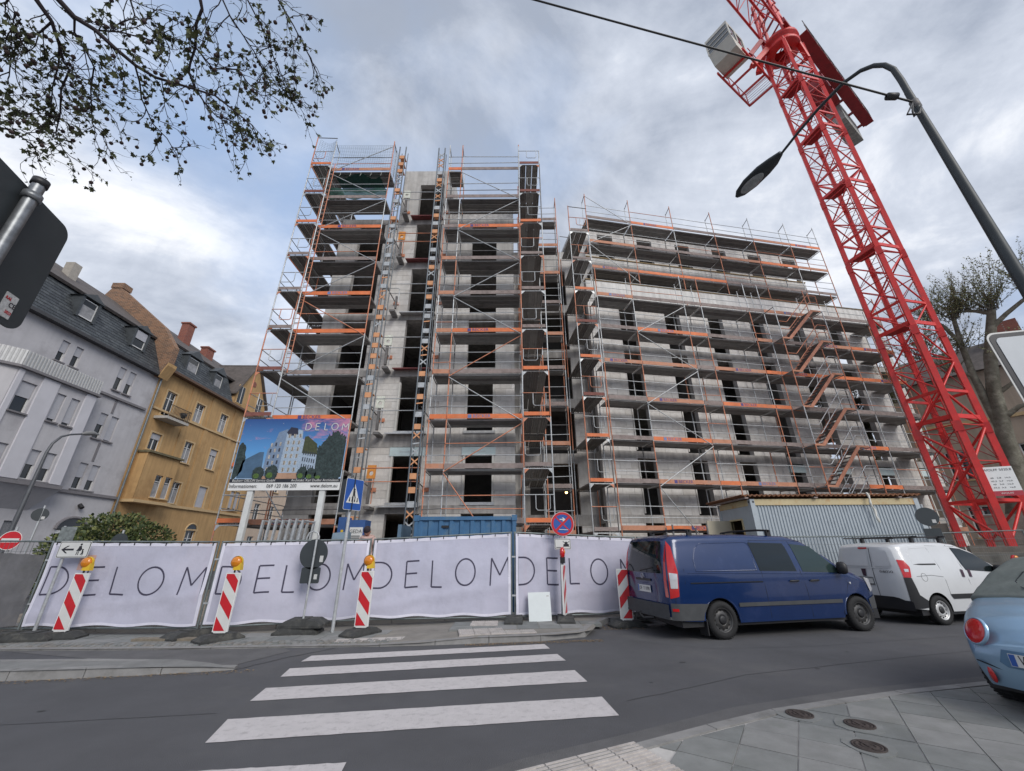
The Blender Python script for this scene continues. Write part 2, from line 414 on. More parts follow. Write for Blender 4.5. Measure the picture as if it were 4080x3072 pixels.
# ---- near pavement
npv = strip(off_line(NK, -.02), [(p[0] + 3, p[1] - 9) for p in NK], .018).build('near_pavement', MORTAR)
tag(npv, 'grey slab pavement on the near side of the road', kind='structure')
def along(pts, step):
    segs = []; pos = 0.0; acc = []; d = 0
    P = [Vector(p) for p in pts]; cum = [0]
    for i in range(len(P) - 1): cum.append(cum[-1] + (P[i + 1] - P[i]).length)
    def at(s):
        for i in range(len(P) - 1):
            if s <= cum[i + 1] or i == len(P) - 2:
                return P[i] + (P[i + 1] - P[i]) * ((s - cum[i]) / (cum[i + 1] - cum[i]))
    s = 0
    while s + step * .6 < cum[-1]:
        segs.append((at(s + .006), at(min(s + step, cum[-1]) - .006))); s += step
    return segs
def kerb_run(pts, w, ztop, parent, step=.9, zf=None, mat=KERB):
    for a, b in along(pts, step):
        t = (b - a).normalized(); n = Vector((t.y, -t.x)) * w
        za, zb = (zf(a.x), zf(b.x)) if zf else (ztop, ztop)
        j = random.uniform(-.003, .003); ins = n * .12
        p = [(a.x, a.y, -.05), (b.x, b.y, -.05), (b.x + n.x, b.y + n.y, -.05), (a.x + n.x, a.y + n.y, -.05)]
        c = .014
        q = [(a.x + ins.x, a.y + ins.y, za + j), (b.x + ins.x, b.y + ins.y, zb + j), (b.x + n.x, b.y + n.y, zb + j), (a.x + n.x, a.y + n.y, za + j)]
        MB().hexa(p + q).build('kerb_stone', mat, parent)
kerb_run(NK[1:9], .13, .034, npv, .95)
def clip(poly, a, b):                       # keep the side right of a->b
    t = (b - a); o = []
    def sd(p): return t.x * (p.y - a.y) - t.y * (p.x - a.x)
    for i in range(len(poly)):
        p, q = poly[i], poly[(i + 1) % len(poly)]; sp, sq = sd(p), sd(q)
        if sp <= 0: o.append(p)
        if (sp < 0 < sq) or (sq < 0 < sp): o.append(p + (q - p) * (sp / (sp - sq)))
    return o
IN = [Vector(p) for p in off_line(NK, -.145)]
TA, TB = Vector((.28, 3.93)), Vector((1.18, 4.36))         # tactile band edge
ax = Vector((.555, .832)); bx_ = Vector((.832, -.555)); S = .43
random.seed(5)
for i in range(-4, 22):
    for j in range(-10, 20):
        c = Vector((2.6, 4.6)) + ax * (i * S - 2) + bx_ * (j * S - 1.5)
        if not (-.5 < c.x < 8 and 1.9 < c.y < 7): continue
        h = S / 2 - .006
        poly = [c + ax * sx * h + bx_ * sy * h for sx, sy in ((-1, -1), (1, -1), (1, 1), (-1, 1))]
        for k in range(len(IN) - 1): poly = clip(poly, IN[k], IN[k + 1]) if poly else poly
        if len(poly) < 3: continue
        cx = sum((p for p in poly), Vector((0, 0))) / len(poly)
        t = (TB - TA).normalized(); rel = cx - TA
        if -.05 < rel.dot(t) < 1.02 and -.62 < (t.x * rel.y - t.y * rel.x) < .15: continue
        z = .03 + random.uniform(-.0025, .0025)
        MB().prism([(p.x, p.y, .012) for p in poly], (0, 0, z - .012)).build('paving_slab', random.choice(SLAB), npv)
# ribbed tactile tile, shared mesh, 0.3 m
rt = MB().box((-.148, -.148, 0), (.148, .148, .03))
for k in range(6): rt.box((-.13 + k * .049, -.146, .03), (-.105 + k * .049, .146, .037))
RT = rt.mesh('ribbed_tile', TACT)
pt = MB().box((-.148, -.148, 0), (.148, .148, .03)); PT = pt.mesh('plain_tile', TACT)
def tile(me, x, y, z, a, parent, name, s=1.0):
    o = bpy.data.objects.new(name, me)
    return link(o, parent, Matrix.Translation((x, y, z)) @ Matrix.Rotation(a, 4, 'Z') @ Matrix.Scale(s, 4))
t = (TB - TA).normalized(); nrm = Vector((t.y, -t.x)); ang = math.atan2(t.y, t.x)
for i in range(-1, 3):
    for j in range(2):
        c = TA + t * (.17 + .305 * i) + nrm * (.0 + .305 * j)
        tile(RT, c.x, c.y, .004, ang + math.pi / 2, npv, 'tactile_tile')
for (x, y) in ((2.93, 5.07), (3.33, 4.8), (3.04, 4.34)):
    vc = thing('valve_cover', {2.93: 'round iron valve cover nearest the kerb in the grey slabs', 3.33: 'round iron valve cover farthest from the kerb stones in the middle of three',
               3.04: 'round iron valve cover lowest of the three in the slabs'}[x], 'valve cover', (x, y, .03), 0, 'iron valve covers in the near pavement')
    IRON = M('rusty_iron', (0.075, 0.06, 0.055), .75, .4, var=.3, scale=20, bump=.3)
    rough = MB(); 
    pts = [(x + (.19 + random.uniform(-.03, .04)) * math.cos(a_ * .52), y + (.19 + random.uniform(-.03, .04)) * math.sin(a_ * .52), .028) for a_ in range(12)]
    rough.prism(pts, (0, 0, .0075)).build('mortar_collar', SLAB[0], vc)
    MB().lathe([(.125, .03), (.125, .044), (.108, .044), (.108, .038), (0.0001, .038)], (x, y, 0), 28).build('frame', IRON, vc)
    ld = MB().lathe([(.1, .037), (.1, .043), (.085, .043), (.085, .040), (.06, .040), (.06, .044), (.045, .044), (.045, .04), (.0001, .04)], (x, y, 0), 28).build('lid', IRON, vc)
    MB().box((x - .02, y - .1, .04), (x + .02, y + .1, .046)).build('bar', IRON, ld)

# ---- far pavement
FK = [(-60, 8.5), (-30, 8.4), (-14, 8.35), (-9.1, 8.34), (-6, 8.35), (-4.8, 8.42), (-3.4, 8.48), (-2.65, 8.5), (-1.7, 8.56), (-.7, 8.72), (.3, 8.86), (.85, 8.97), (1.3, 9.15), (1.6, 9.42), (1.75, 9.8), (1.8, 10.35),
      (2.0, 10.75), (2.4, 11.02), (6, 11.95), (12, 13.4), (20, 15.2), (60, 25)]
def zf(x): return .03 if x < -2.2 else (.03 + (x + 2.2) / 1.4 * .075 if x < -.8 else .105)
fpv_b = MB()
bk = [(p[0], max(p[1] + 1.0, 12.4 if p[0] < 2 else p[1] + 2.6)) for p in FK]
fpv_b.add([(p[0], p[1], zf(p[0]) - .006) for p in FK] + [(p[0], p[1], zf(p[0]) - .006) for p in bk],
          [(i, i + 1, i + 1 + len(FK), i + len(FK)) for i in range(len(FK) - 1)])
fpv = fpv_b.build('far_pavement', M('trodden_paving', (.215, .2, .18), .92, var=.22, scale=2.2, bump=.5, bscale=35, dirt=(.3, .27, .22), dirt_s=1.4))
tag(fpv, 'worn pavement along the site fence across the road', kind='structure')
kerb_run([p for p in reversed(FK[2:20])], .15, .1, fpv, 1.0, zf)
sett = [MB().hexa([(-.052, -.048, 0), (.052, -.048, 0), (.052, .048, 0), (-.052, .048, 0), (-.045, -.04, .05), (.045, -.04, .05), (.045, .04, .05), (-.045, .04, .05)]).mesh('sett', m) for m in (SETT, SLAB[1], SLAB[2])]
random.seed(8)
for r in range(3):
    for i in range(62):
        x = -9.6 + i * .118 + r * .05
        yk = 8.36 if x < -6 else 8.35 + (x + 6) * .05
        tile(random.choice(sett), x, yk + .22 + r * .115, zf(x) - .04 + random.uniform(-.004, .004), random.uniform(-.08, .08), fpv, 'sett')
for r in range(2):
    for i in range(16):
        x = -10.4 + i * .49 + r * .2; y = 8.95 + r * .49 + max(0, (x + 6) * .1)
        if x > -2.7 or random.random() < .12: continue
        MB().prism([(x - .236, y - .236, 0), (x + .236, y - .236, 0), (x + .236, y + .236, 0), (x - .236, y + .236, 0)], (0, 0, zf(x) + .004 + random.uniform(-.003, .004))).build('paving_slab', random.choice(SLAB), fpv)
for i in range(6): tile(PT, -3.25 + i * .303, 8.9 + i * .052, .008, .17, fpv, 'tactile_tile')
for i in range(5):
    for j in range(2 if i < 3 else 1): tile(RT, -.92 + i * .303 - j * .05, 9.07 + i * .05 + j * .3, .082, .16, fpv, 'tactile_tile')
for i in range(2):
    for j in range(2): tile(RT, -.8 + i * .303, 10.1 + j * .303, .082, .05, fpv, 'tactile_tile')
for r in range(2):
    for i in range(7):
        x = -1.1 + i * .47; y = 9.75 + r * .47 + i * .02
        if -1.0 < x < -.3 and r == 1 or x > 1.35 and r == 0: continue
        MB().prism([(x - .228, y - .228, .05), (x + .228, y - .228, .05), (x + .228, y + .228, .05), (x - .228, y + .228, .05)], (0, 0, .056 + random.uniform(-.002, .003))).build('paving_slab', random.choice(SLAB), fpv)
# pale concrete sill under the fence line
SILL = M('pale_concrete', (.42, .39, .35), .9, var=.15, scale=2, bump=.2, dirt=(.3, .26, .22), dirt_s=2)
for a, b in along([(-14, 9.95), (-6.5, 9.9), (-3.4, 10.85), (0, 11.1), (3, 11.7)], 1.25):
    t = (b - a).normalized(); n = Vector((-t.y, t.x)) * .35
    MB().hexa([(a.x, a.y, 0), (b.x, b.y, 0), (b.x + n.x, b.y + n.y, 0), (a.x + n.x, a.y + n.y, 0),
               (a.x, a.y, .16), (b.x, b.y, .16), (b.x + n.x, b.y + n.y, .17), (a.x + n.x, a.y + n.y, .17)]).build('concrete_sill', SILL, fpv)

# ---- traffic island at the left
isl_f = [(-16, 5.9), (-10, 6.3), (-6.99, 6.52), (-6.06, 6.62), (-5.16, 6.78), (-4.5, 6.92), (-4.12, 7.02)]
isl_b = [(-16, 7.1), (-10, 7.15), (-7.75, 7.17), (-6.27, 7.2), (-5.14, 7.22), (-4.6, 7.15), (-4.14, 7.06)]
IZ = [.12, .12, .12, .115, .1, .07, .03]
ib = MB(); n = len(isl_f)
ib.add([(p[0], p[1], z - .004) for p, z in zip(isl_f, IZ)] + [(p[0], p[1], z - .004) for p, z in zip(isl_b, IZ)], [(i, i + 1, i + 1 + n, i + n) for i in range(n - 1)])
isl = ib.build('traffic_island', M('island_paving', (.2, .2, .195), .9, var=.2, scale=3, bump=.3))
tag(isl, 'low kerbed traffic island at the roadside', kind='structure')
zi = lambda x: .12 if x < -6 else max(.03, .12 - (x + 6) * .046)
kerb_run(list(reversed(isl_f)), .14, .12, isl, .95, zi)
kerb_run(isl_b, .12, .12, isl, .95, zi)
# litter and leaves along the kerbs: nobody could count it
lt = MB(); random.seed(21)
for _ in range(1500):
    if random.random() < .4: x = random.uniform(-.9, 1.7); y = 8.64 + .13 * (x + .9) - random.random() ** 2 * .16
    elif random.random() < .6: x = random.uniform(1.85, 2.9); y = random.uniform(10.0, 10.9)
    else: x = random.uniform(-7.5, -3.8); y = 6.46 + .17 * (x + 7) - random.random() ** 2 * .16
    if 1.3 < x < 1.9 and y > 9.3: continue
    a = random.uniform(0, 6.28); s = random.uniform(.006, .02); z = .004 + random.uniform(0, .008)
    lt.add([(x + s * math.cos(a), y + s * math.sin(a), z), (x - s * math.sin(a) * .6, y + s * math.cos(a) * .6, z + .004), (x - s * math.cos(a), y - s * math.sin(a), z), (x + s * math.sin(a) * .6, y - s * math.cos(a) * .6, z + .006)], [(0, 1, 2, 3)])
tag(lt.build('leaf_litter', M('leaf_litter', (.28, .2, .12), .9, var=.4, scale=40)), 'brown leaf litter gathered along the kerbs', 'litter', kind='stuff')
# ================================================================ SITE FENCE, BANNERS, BEACONS
FP = [(-13.6, 9.6, 1.92), (-10.25, 9.55, 1.87), (-6.5, 9.5, 1.84), (-3.43, 10.45, 1.9), (0.0, 10.7, 2.05), (3.25, 11.3, 1.93),
      (6.8, 12.2, 1.95), (10.4, 13.0, 1.97), (14.0, 13.9, 2.08), (17.8, 14.8, 2.19)]
BANW = M('white_banner_cloth', (.53, .525, .635), .8, var=.1, scale=2.2, alpha=.9, bump=.7, bscale=3.5, dirt=(.44, .42, .52), dirt_s=1.1, dirt_a=.6)
BANG = M('grey_banner_cloth', (.12, .118, .125), .85, var=.2, scale=2, alpha=.93, dirt=(.2, .19, .19), dirt_s=1.6)
INK = M('banner_ink', (.055, .05, .085), .8, var=.1)
INKL = M('pale_banner_ink', (.5, .48, .46), .8, var=.1)
HEM = M('banner_hem', (.66, .65, .74), .8, var=.08)
FGALV = M('fence_tube', (.2, .225, .225), .5, .6, var=.25, scale=6)
WIRE = M('fence_wire', (.2, .21, .22), .5, .6, var=.1)
LET = {'D': [[(0, 0), (0, 1)], [(0, 1), (.2, 1)] + [(.26 + .5 * math.sin(a_ * math.pi / 14), .5 + .5 * math.cos(a_ * math.pi / 14)) for a_ in range(15)] + [(.2, 0), (0, 0)]],
       'E': [[(0, 0), (0, 1)], [(0, 1), (.52, 1)], [(0, .52), (.46, .52)], [(0, 0), (.52, 0)]],
       'L': [[(0, 1), (0, 0)], [(0, 0), (.45, 0)]],
       'O': [[(.45 + .45 * math.cos(a * math.pi / 14), .5 + .5 * math.sin(a * math.pi / 14)) for a in range(29)]],
       'M': [[(0, 0), (.06, 1)], [(.06, 1), (.46, .35)], [(.46, .35), (.86, 1)], [(.86, 1), (.92, 0)]]}
FEETL = ['beside the dark banner at the fence end', 'under the joint below the diversion sign', 'under the second fence joint', 'under the fence joint behind the worker',
         'under the joint left of the white board', 'behind the blue van']
def banner(i, A, B, za, zb, mat, label, letters, seed, ink):
    A3 = Vector((A[0], A[1], 0)); B3 = Vector((B[0], B[1], 0)); t = (B3 - A3).normalized(); L = (B3 - A3).length
    nrm = Vector((t.y, -t.x, 0))
    rnd = random.Random(seed); ph = [rnd.uniform(0, 6.28) for _ in range(6)]
    def P(u, v, off=0.0):
        zt = za + (zb - za) * u - .045; zb_ = .21 + .03 * math.sin(u * 19 + ph[0]) * .6
        w = .012 * math.sin(u * 9 + v * 3 + ph[1]) + .008 * math.sin(u * 23 - v * 4 + ph[2]) + .01 * math.sin(v * 7 + u * 5 + ph[3])
        w += .02 * math.exp(-((v - .12 - .25 * u) / .05) ** 2) * rnd_k
        p = A3 + t * (.06 + (L - .12) * u) + nrm * (.042 + w + off)
        p.z = zb_ + (zt - zb_) * v - .012 * abs(math.sin(u * math.pi * 8)) * (v > .97)
        return p
    rnd_k = rnd.uniform(.3, 1)
    root = thing('fence_banner', label, 'banner', ((A[0] + B[0]) / 2, (A[1] + B[1]) / 2, .2), 0, 'printed banners tied to the site fence')
    nu, nv = 60, 22; b = MB()
    b.add([P(a / nu, c / nv) for c in range(nv + 1) for a in range(nu + 1)],
          [(c * (nu + 1) + a, c * (nu + 1) + a + 1, (c + 1) * (nu + 1) + a + 1, (c + 1) * (nu + 1) + a) for c in range(nv) for a in range(nu)])
    b.sm = [True] * len(b.f)
    b.build('cloth', mat, root)
    h = MB()
    for v0, v1 in ((.955, 1.0), (0, .03)):
        h.add([P(a / nu, v, .004) for v in (v0, v1) for a in range(nu + 1)], [(a, a + 1, nu + 2 + a, nu + 1 + a) for a in range(nu)])
    for u0, u1 in ((0, .018), (.982, 1)):
        h.add([P(u, c / nv, .0045) for u in (u0, u1) for c in range(nv + 1)], [(c, c + 1, nv + 2 + c, nv + 1 + c) for c in range(nv)])
    if mat is BANW: h.build('hem', HEM, root)
    if mat is BANW:
        for k in range(11):
            p = P(.02 + .096 * k, .985, .006); MB().box((p.x - .008, p.y - .012, p.z - .02), (p.x + .008, p.y + .03, p.z + .045)).build('cable_tie', BLACK, root)
    th = .0175
    for ch, u0, u1 in letters:
        m = MB(); wmax = {'D': .76, 'E': .52, 'L': .45, 'O': .9, 'M': .92}[ch]
        for st in LET[ch]:
            pts = []
            for k in range(len(st) - 1):
                for f in range(6):
                    pts.append((st[k][0] + (st[k+1][0] - st[k][0]) * f / 6, st[k][1] + (st[k+1][1] - st[k][1]) * f / 6))
            pts.append(st[-1])
            uv = [(u0 + (u1 - u0) * p[0] / wmax, .36 + .335 * p[1]) for p in pts]
            vs = []
            for k, p in enumerate(uv):
                q0 = uv[max(k - 1, 0)]; q1 = uv[min(k + 1, len(uv) - 1)]
                dx_, dy_ = (q1[0] - q0[0]) * L, (q1[1] - q0[1]) * 1.65; l = math.hypot(dx_, dy_) or 1
                nx_, ny_ = -dy_ / l * th, dx_ / l * th
                for s in (-1, 1): vs.append(P(p[0] + s * nx_ / L, p[1] + s * ny_ / 1.65, .003))
            m.add(vs, [(2*k, 2*k+2, 2*k+3, 2*k+1) for k in range(len(uv) - 1)])
        m.build('letter', ink, root)
    return root, P
DELOM = [('D', .03, .165), ('E', .265, .36), ('L', .44, .52), ('O', .595, .745), ('M', .85, .985)]
DELO2 = [('D', .015, .145), ('E', .245, .335), ('L', .43, .505), ('O', .6, .74), ('M', .85, .99)]
PLAB = ['dark end panel of the site fence', 'first white fence panel, behind the diversion sign', 'second white fence panel, behind the round sign back', 'fence panel in front of the blue container',
        'fence panel behind the leaning white board', 'bare fence panel hidden behind the blue van', 'bare fence panel in front of the grey container', 'bare fence panel above the white van', 'bare fence panel in front of the crane base']
for i in range(len(FP) - 1):
    A, B = FP[i], FP[i + 1]
    a = Vector((A[0], A[1], 0)); b = Vector((B[0], B[1], 0)); t = (b - a).normalized(); L = (b - a).length
    p0 = a + t * .04; p1 = b - t * .04; up = Vector((0, 0, 1))
    root = thing('site_fence', PLAB[i], 'fence panel', tuple((p0 + p1) / 2 + up * .02), 0, 'mobile site fence panels')
    za, zb = A[2], B[2]
    bar('post', p0 + up * .02, p0 + up * za, .021, FGALV, root); bar('post', p1 + up * .02, p1 + up * zb, .021, FGALV, root)
    bar('rail', p0 + up * (za - .02), p1 + up * (zb - .02), .019, FGALV, root)
    bar('rail', p0 + up * .17, p1 + up * .17, .019, FGALV, root)
    w = MB(); k = 0
    n = int(L / .11)
    for k in range(1, n):
        f = k / n; p = p0 + (p1 - p0) * f; w.beam(p + up * .17, p + up * (za + (zb - za) * f - .02), .005)
    for k in range(1, 8):
        f = k / 8; w.beam(p0 + up * (.17 + (za - .19) * f), p1 + up * (.17 + (zb - .19) * f), .006)
    tag(w.build('wire_mesh', WIRE, root), kind='stuff')
    for zc in (.6, 1.45):
        if i: MB().box((p0.x - .07, p0.y - .03, zc), (p0.x + .04, p0.y + .03, zc + .035)).build('coupler', GALV, root)
banner(0, FP[0], FP[1], 1.8, 1.62, BANG, 'dark grey banner with a pale letter on the end fence panel', [('M', .5, .64)], 1, INKL)
_, PB1 = banner(1, FP[1], FP[2], FP[1][2], FP[2][2], BANW, 'white lettered banner behind the diversion sign with an orange notice', DELOM, 2, INK)
banner(2, FP[2], FP[3], FP[2][2], FP[3][2], BANW, 'white lettered banner behind the dark round sign back', DELOM, 3, INK)
banner(3, FP[3], FP[4], FP[3][2], FP[4][2], BANW, 'white lettered banner in front of the blue container', DELO2, 4, INK)
banner(4, FP[4], FP[5], FP[4][2], FP[5][2], BANW, 'white lettered banner behind the no stopping sign', DELO2, 6, INK)
# notices behind the cloth
no = thing('site_notice', 'faded orange notice fixed to the first white banner', 'notice', (-9.1, 9.48, 1.2))
NOT = M('faded_orange_print', (.58, .36, .3), .8, var=.1)
vs = [PB1(u, v, .006) for u, v in ((.195, .66), (.285, .66), (.285, .845), (.195, .845))]
MB().add(vs, [(0, 1, 2, 3)]).build('sheet', NOT, no)
for k in range(4):
    v = .8 - k * .035; vs = [PB1(u, vv, .009) for u, vv in ((.215, v - .008), (.268, v - .008), (.268, v), (.215, v))]
    MB().add(vs, [(0, 1, 2, 3)]).build('print_line', M('brown_print', (.42, .24, .2), .8), no)

def foot_mesh(name, w, d, h, mat):
    b = MB()
    b.add([(-w/2, -d/2, 0), (w/2, -d/2, 0), (w/2, d/2, 0), (-w/2, d/2, 0), (-w/2 + .0, -d/2, h * .35), (w/2, -d/2, h * .35), (w/2, d/2, h * .35), (-w/2, d/2, h * .35),
           (-w/2 + .14, -d/2 + .03, h), (w/2 - .14, -d/2 + .03, h), (w/2 - .14, d/2 - .03, h), (-w/2 + .14, d/2 - .03, h)],
          [(0, 3, 2, 1), (0, 1, 5, 4), (1, 2, 6, 5), (2, 3, 7, 6), (3, 0, 4, 7), (4, 5, 9, 8), (5, 6, 10, 9), (6, 7, 11, 10), (7, 4, 8, 11), (8, 9, 10, 11)])
    b.box((-.09, -d/2 + .05, h - .01), (.09, d/2 - .05, h + .012))
    for s in (-1, 1):
        b.box((s * (w/2 - .1) - .06, -d/2 - .004, h * .1), (s * (w/2 - .1) + .06, -d/2 + .02, h * .3))
    return b.mesh(name, mat)
FOOT = foot_mesh('foot_block', .78, .4, .12, RUBBER)
def foot(x, y, z, a, label, s=1.0, tilt=0, name='rubber_block'):
    o = bpy.data.objects.new(name, FOOT)
    link(o, None, Matrix.Translation((x, y, z)) @ Matrix.Rotation(a, 4, 'Z') @ Matrix.Rotation(tilt, 4, 'X') @ Matrix.Scale(s, 4))
    return tag(o, label, 'foot block', 'dark recycled rubber foot blocks')
foot(-10.15, 9.35, .03, 1.35, 'dark foot block under the joint of the dark and white banners')
foot(-6.55, 9.3, .03, 1.2, 'dark foot block under the joint of the first two white banners', 1.05)
foot(0.02, 10.45, .1, 1.5, 'dark foot block under the post left of the leaning white board')
foot(-4.5, 9.65, .03, .12, 'lower of the two stacked foot blocks under the round sign back', 1.15)
foot(-4.42, 9.66, .165, .02, 'upper of the two stacked foot blocks under the round sign back', 1.15, .05)
foot(3.2, 11.2, .1, 1.4, 'dark foot block behind the blue van tail')
pl = MB().box((-7.35, 8.92, .03), (-6.0, 9.1, .075)).build('plank', M('old_plank', (.2, .17, .13), .9, var=.3, scale=8, bump=.2)); tag(pl, 'weathered plank lying under the second fence joint', 'plank')

def beacon(x, y, z, a, label, flip, lamp, lean=0, foot_a=None):
    """hazard beacon: striped board in a white frame, foot plate, lamp"""
    mw = Matrix.Translation((x, y, z)) @ Matrix.Rotation(a, 4, 'Z') @ Matrix.Rotation(lean, 4, 'Y')
    root = thing('warning_beacon', label, 'beacon', (x, y, z), 0, 'striped warning beacons along the fence')
    def put(b, n, m): return b.build(n, m, root, None) if False else link(bpy.data.objects.new(n, b.xf(mw).mesh(n, m)), root)
    f = link(bpy.data.objects.new('foot', FOOT), root, Matrix.Translation((x, y + .02, z)) @ Matrix.Rotation((foot_a if foot_a is not None else a), 4, 'Z'))
    w, h, z0 = .25, 1.0, .17
    fr = MB().box((-w/2 - .018, -.018, z0 - .02), (w/2 + .018, .018, z0 + h + .02))
    fr.add([(-w/2, -.015, z0 - .02), (w/2, -.015, z0 - .02), (.04, -.015, z0 - .1), (-.04, -.015, z0 - .1), (-w/2, .015, z0 - .02), (w/2, .015, z0 - .02), (.04, .015, z0 - .1), (-.04, .015, z0 - .1)],
           [(0, 3, 2, 1), (4, 5, 6, 7), (0, 4, 7, 3), (1, 2, 6, 5), (3, 7, 6, 2)])
    fr.box((-.03, -.02, .08), (.03, .02, z0 - .05))
    put(fr, 'board', WHITE)
    # stripes: white sheet then red parallelograms, proud of the board by 2 mm each
    st = MB().add([(-w/2, -.0205, z0), (w/2, -.0205, z0), (w/2, -.0205, z0 + h), (-w/2, -.0205, z0 + h)], [(0, 1, 2, 3)]); put(st, 'reflective_sheet', SIGNW)
    slope = .25 * (1 if flip else -1)
    for k in range(-1, 6):
        zz = z0 - .13 + k * .5 * .92
        def zl(xx, o): return zz + o + slope * xx / w * 1.15
        top = [(-w/2, zl(-w/2, .23)), (w/2, zl(w/2, .23))]; bot = [(-w/2, zl(-w/2, 0)), (w/2, zl(w/2, 0))]
        poly = [bot[0], bot[1], top[1], top[0]]
        # clip to the sheet
        def cl(pl_, lo, keep):
            o = []
            for i in range(len(pl_)):
                p, q = pl_[i], pl_[(i + 1) % len(pl_)]; sp, sq = (p[1] - lo) * keep, (q[1] - lo) * keep
                if sp >= 0: o.append(p)
                if sp * sq < 0: f_ = sp / (sp - sq); o.append((p[0] + (q[0] - p[0]) * f_, p[1] + (q[1] - p[1]) * f_))
            return o
        poly = cl(cl(poly, z0, 1) , z0 + h, -1) if poly else poly
        if len(poly) >= 3: put(MB().add([(p[0], -.0235, p[1]) for p in poly], [tuple(range(len(poly)))]), 'red_stripe', SIGNR)
    if lamp:
        zt = z0 + h + .02
        put(MB().box((-.012, -.012, zt), (.012, .012, zt + .07)), 'lamp_stem', BLACK)
        if lamp == 1:
            put(MB().hexa([(-.02, -.06, zt + .05), (.13, -.06, zt + .05), (.13, .05, zt + .05), (-.02, .05, zt + .05), (.0, -.05, zt + .19), (.11, -.05, zt + .19), (.11, .05, zt + .19), (.0, .05, zt + .19)]), 'battery_case', YELL)
            lp = MB().lathe([(.0001, .07), (.07, .068), (.1, .05), (.108, .0), (.1, -.05), (.06, -.075), (.0001, -.08)], (0, 0, 0), 22, 'Y').xf(Matrix.Translation((0, 0, zt + .2)))
            ring = MB().lathe([(.112, -.025), (.118, -.012), (.118, .02), (.112, .035), (.1, .035), (.1, -.025)], (0, 0, 0), 22, 'Y').xf(Matrix.Translation((0, 0, zt + .2)))
            put(lp, 'lamp_lens', AMBER); put(ring, 'lamp_ring', YELL)
        else:
            put(MB().box((-.05, -.05, zt + .03), (.05, .05, zt + .17)), 'battery_case', BLACK)
            put(MB().lathe([(.0001, -.06), (.05, -.055), (.085, -.03), (.09, .0), (.085, .03), (.05, .055), (.0001, .06)], (0, 0, 0), 20, 'Y').xf(Matrix.Translation((0, 0, zt + .26)) @ Matrix.Scale(1.45, 4, (0, 0, 1))), 'lamp_lens', REDL)
            put(MB().lathe([(.0001, -.07), (.03, -.068), (.05, -.055), (.05, -.04)], (0, 0, 0), 16, 'Y').xf(Matrix.Translation((0, 0, zt + .28))), 'lamp_core', AMBER)
    return root
beacon(-9.06, 9.2, .03, .08, 'red striped beacon with amber lamp below the diversion sign', False, 1, .03, .25)
beacon(-5.7, 8.95, .03, .05, 'red striped beacon with amber lamp before the second fence joint', False, 1, .01, 1.0)
beacon(-3.13, 9.45, .03, -.05, 'red striped beacon with amber lamp in front of the worker', False, 1, 0, 1.1)
beacon(1.2, 10.5, .1, 1.22, 'beacon seen edge-on with a red lamp under the no stopping sign', True, 2, 0, 1.5)
beacon(2.58, 10.38, .004, -.06, 'red striped beacon without lamp beside the blue van tail', True, 0, 0, .3)

# ---- signs on poles
def pole(root, x, y, z0, z1, r=.03, mat=GALV, name='pole'): return bar(name, (x, y, z0), (x, y, z1), r, mat, root)
def frame_of(x, y, z, a):            # sign face frame: right, up, outwards to the viewer
    return Matrix.Translation((x, y, z)) @ Matrix.Rotation(a, 4, 'Z')
def rrect(w, h, r, n=5):
    p = []
    for cx, cy, a0 in ((w/2 - r, h/2 - r, 0), (-w/2 + r, h/2 - r, 90), (-w/2 + r, -h/2 + r, 180), (w/2 - r, -h/2 + r, 270)):
        for k in range(n + 1): p.append((cx + r * math.cos(R(a0 + 90 * k / n)), cy + r * math.sin(R(a0 + 90 * k / n))))
    return p
def plate(root, mw, poly, name, mat, y0=0.0, th=.004):
    b = MB().prism([(p[0], y0, p[1]) for p in poly], (0, th, 0)); return link(bpy.data.objects.new(name, b.xf(mw).mesh(name, mat)), root)
def circ(r, n=36, cx=0, cy=0): return [(cx + r * math.cos(2*math.pi*k/n), cy + r * math.sin(2*math.pi*k/n)) for k in range(n)]

# diversion sign: arrow, adult with child
ds = thing('pedestrian_diversion_sign', 'white rectangular sign with black arrow and walking adult and child', 'sign', (-9.95, 9.35, .03))
pole(ds, -9.7, 9.32, .05, 1.85, .03); mw = frame_of(-9.48, 9.27, 1.68, .03)
plate(ds, mw, rrect(.66, .33, .03), 'plate', SIGNW)
plate(ds, mw, rrect(.64, .31, .028), 'border', SIGNK, -.002, .0015); plate(ds, mw, rrect(.615, .285, .022), 'face', SIGNW, -.0045, .002)
plate(ds, mw, [(-.26, 0), (-.15, .075), (-.11, .075), (-.19, .018), (0, .018), (0, -.018), (-.19, -.018), (-.11, -.075), (-.15, -.075)], 'arrow', SIGNK, -.007, .002)
plate(ds, mw, circ(.022, 14, .13, .1), 'head', SIGNK, -.007, .002)
plate(ds, mw, [(.1, .07), (.15, .07), (.165, .0), (.155, -.03), (.06, -.03), (.09, .02)], 'dress', SIGNK, -.007, .002)
plate(ds, mw, [(.085, -.035), (.1, -.035), (.09, -.11), (.075, -.11)], 'leg', SIGNK, -.007, .002); plate(ds, mw, [(.115, -.035), (.13, -.035), (.125, -.11), (.11, -.11)], 'leg', SIGNK, -.007, .002)
plate(ds, mw, circ(.016, 12, .2, -.005), 'child_head', SIGNK, -.007, .002)
plate(ds, mw, [(.185, -.025), (.215, -.025), (.225, -.07), (.22, -.115), (.205, -.115), (.2, -.08), (.18, -.115), (.168, -.11), (.19, -.06)], 'child_body', SIGNK, -.007, .002)
plate(ds, mw, [(.15, .03), (.158, .035), (.2, -.03), (.192, -.035)], 'arm', SIGNK, -.007, .002)
foot(-9.45, 9.1, .03, .15, 'dark foot block at the pole of the diversion sign', 1.15)
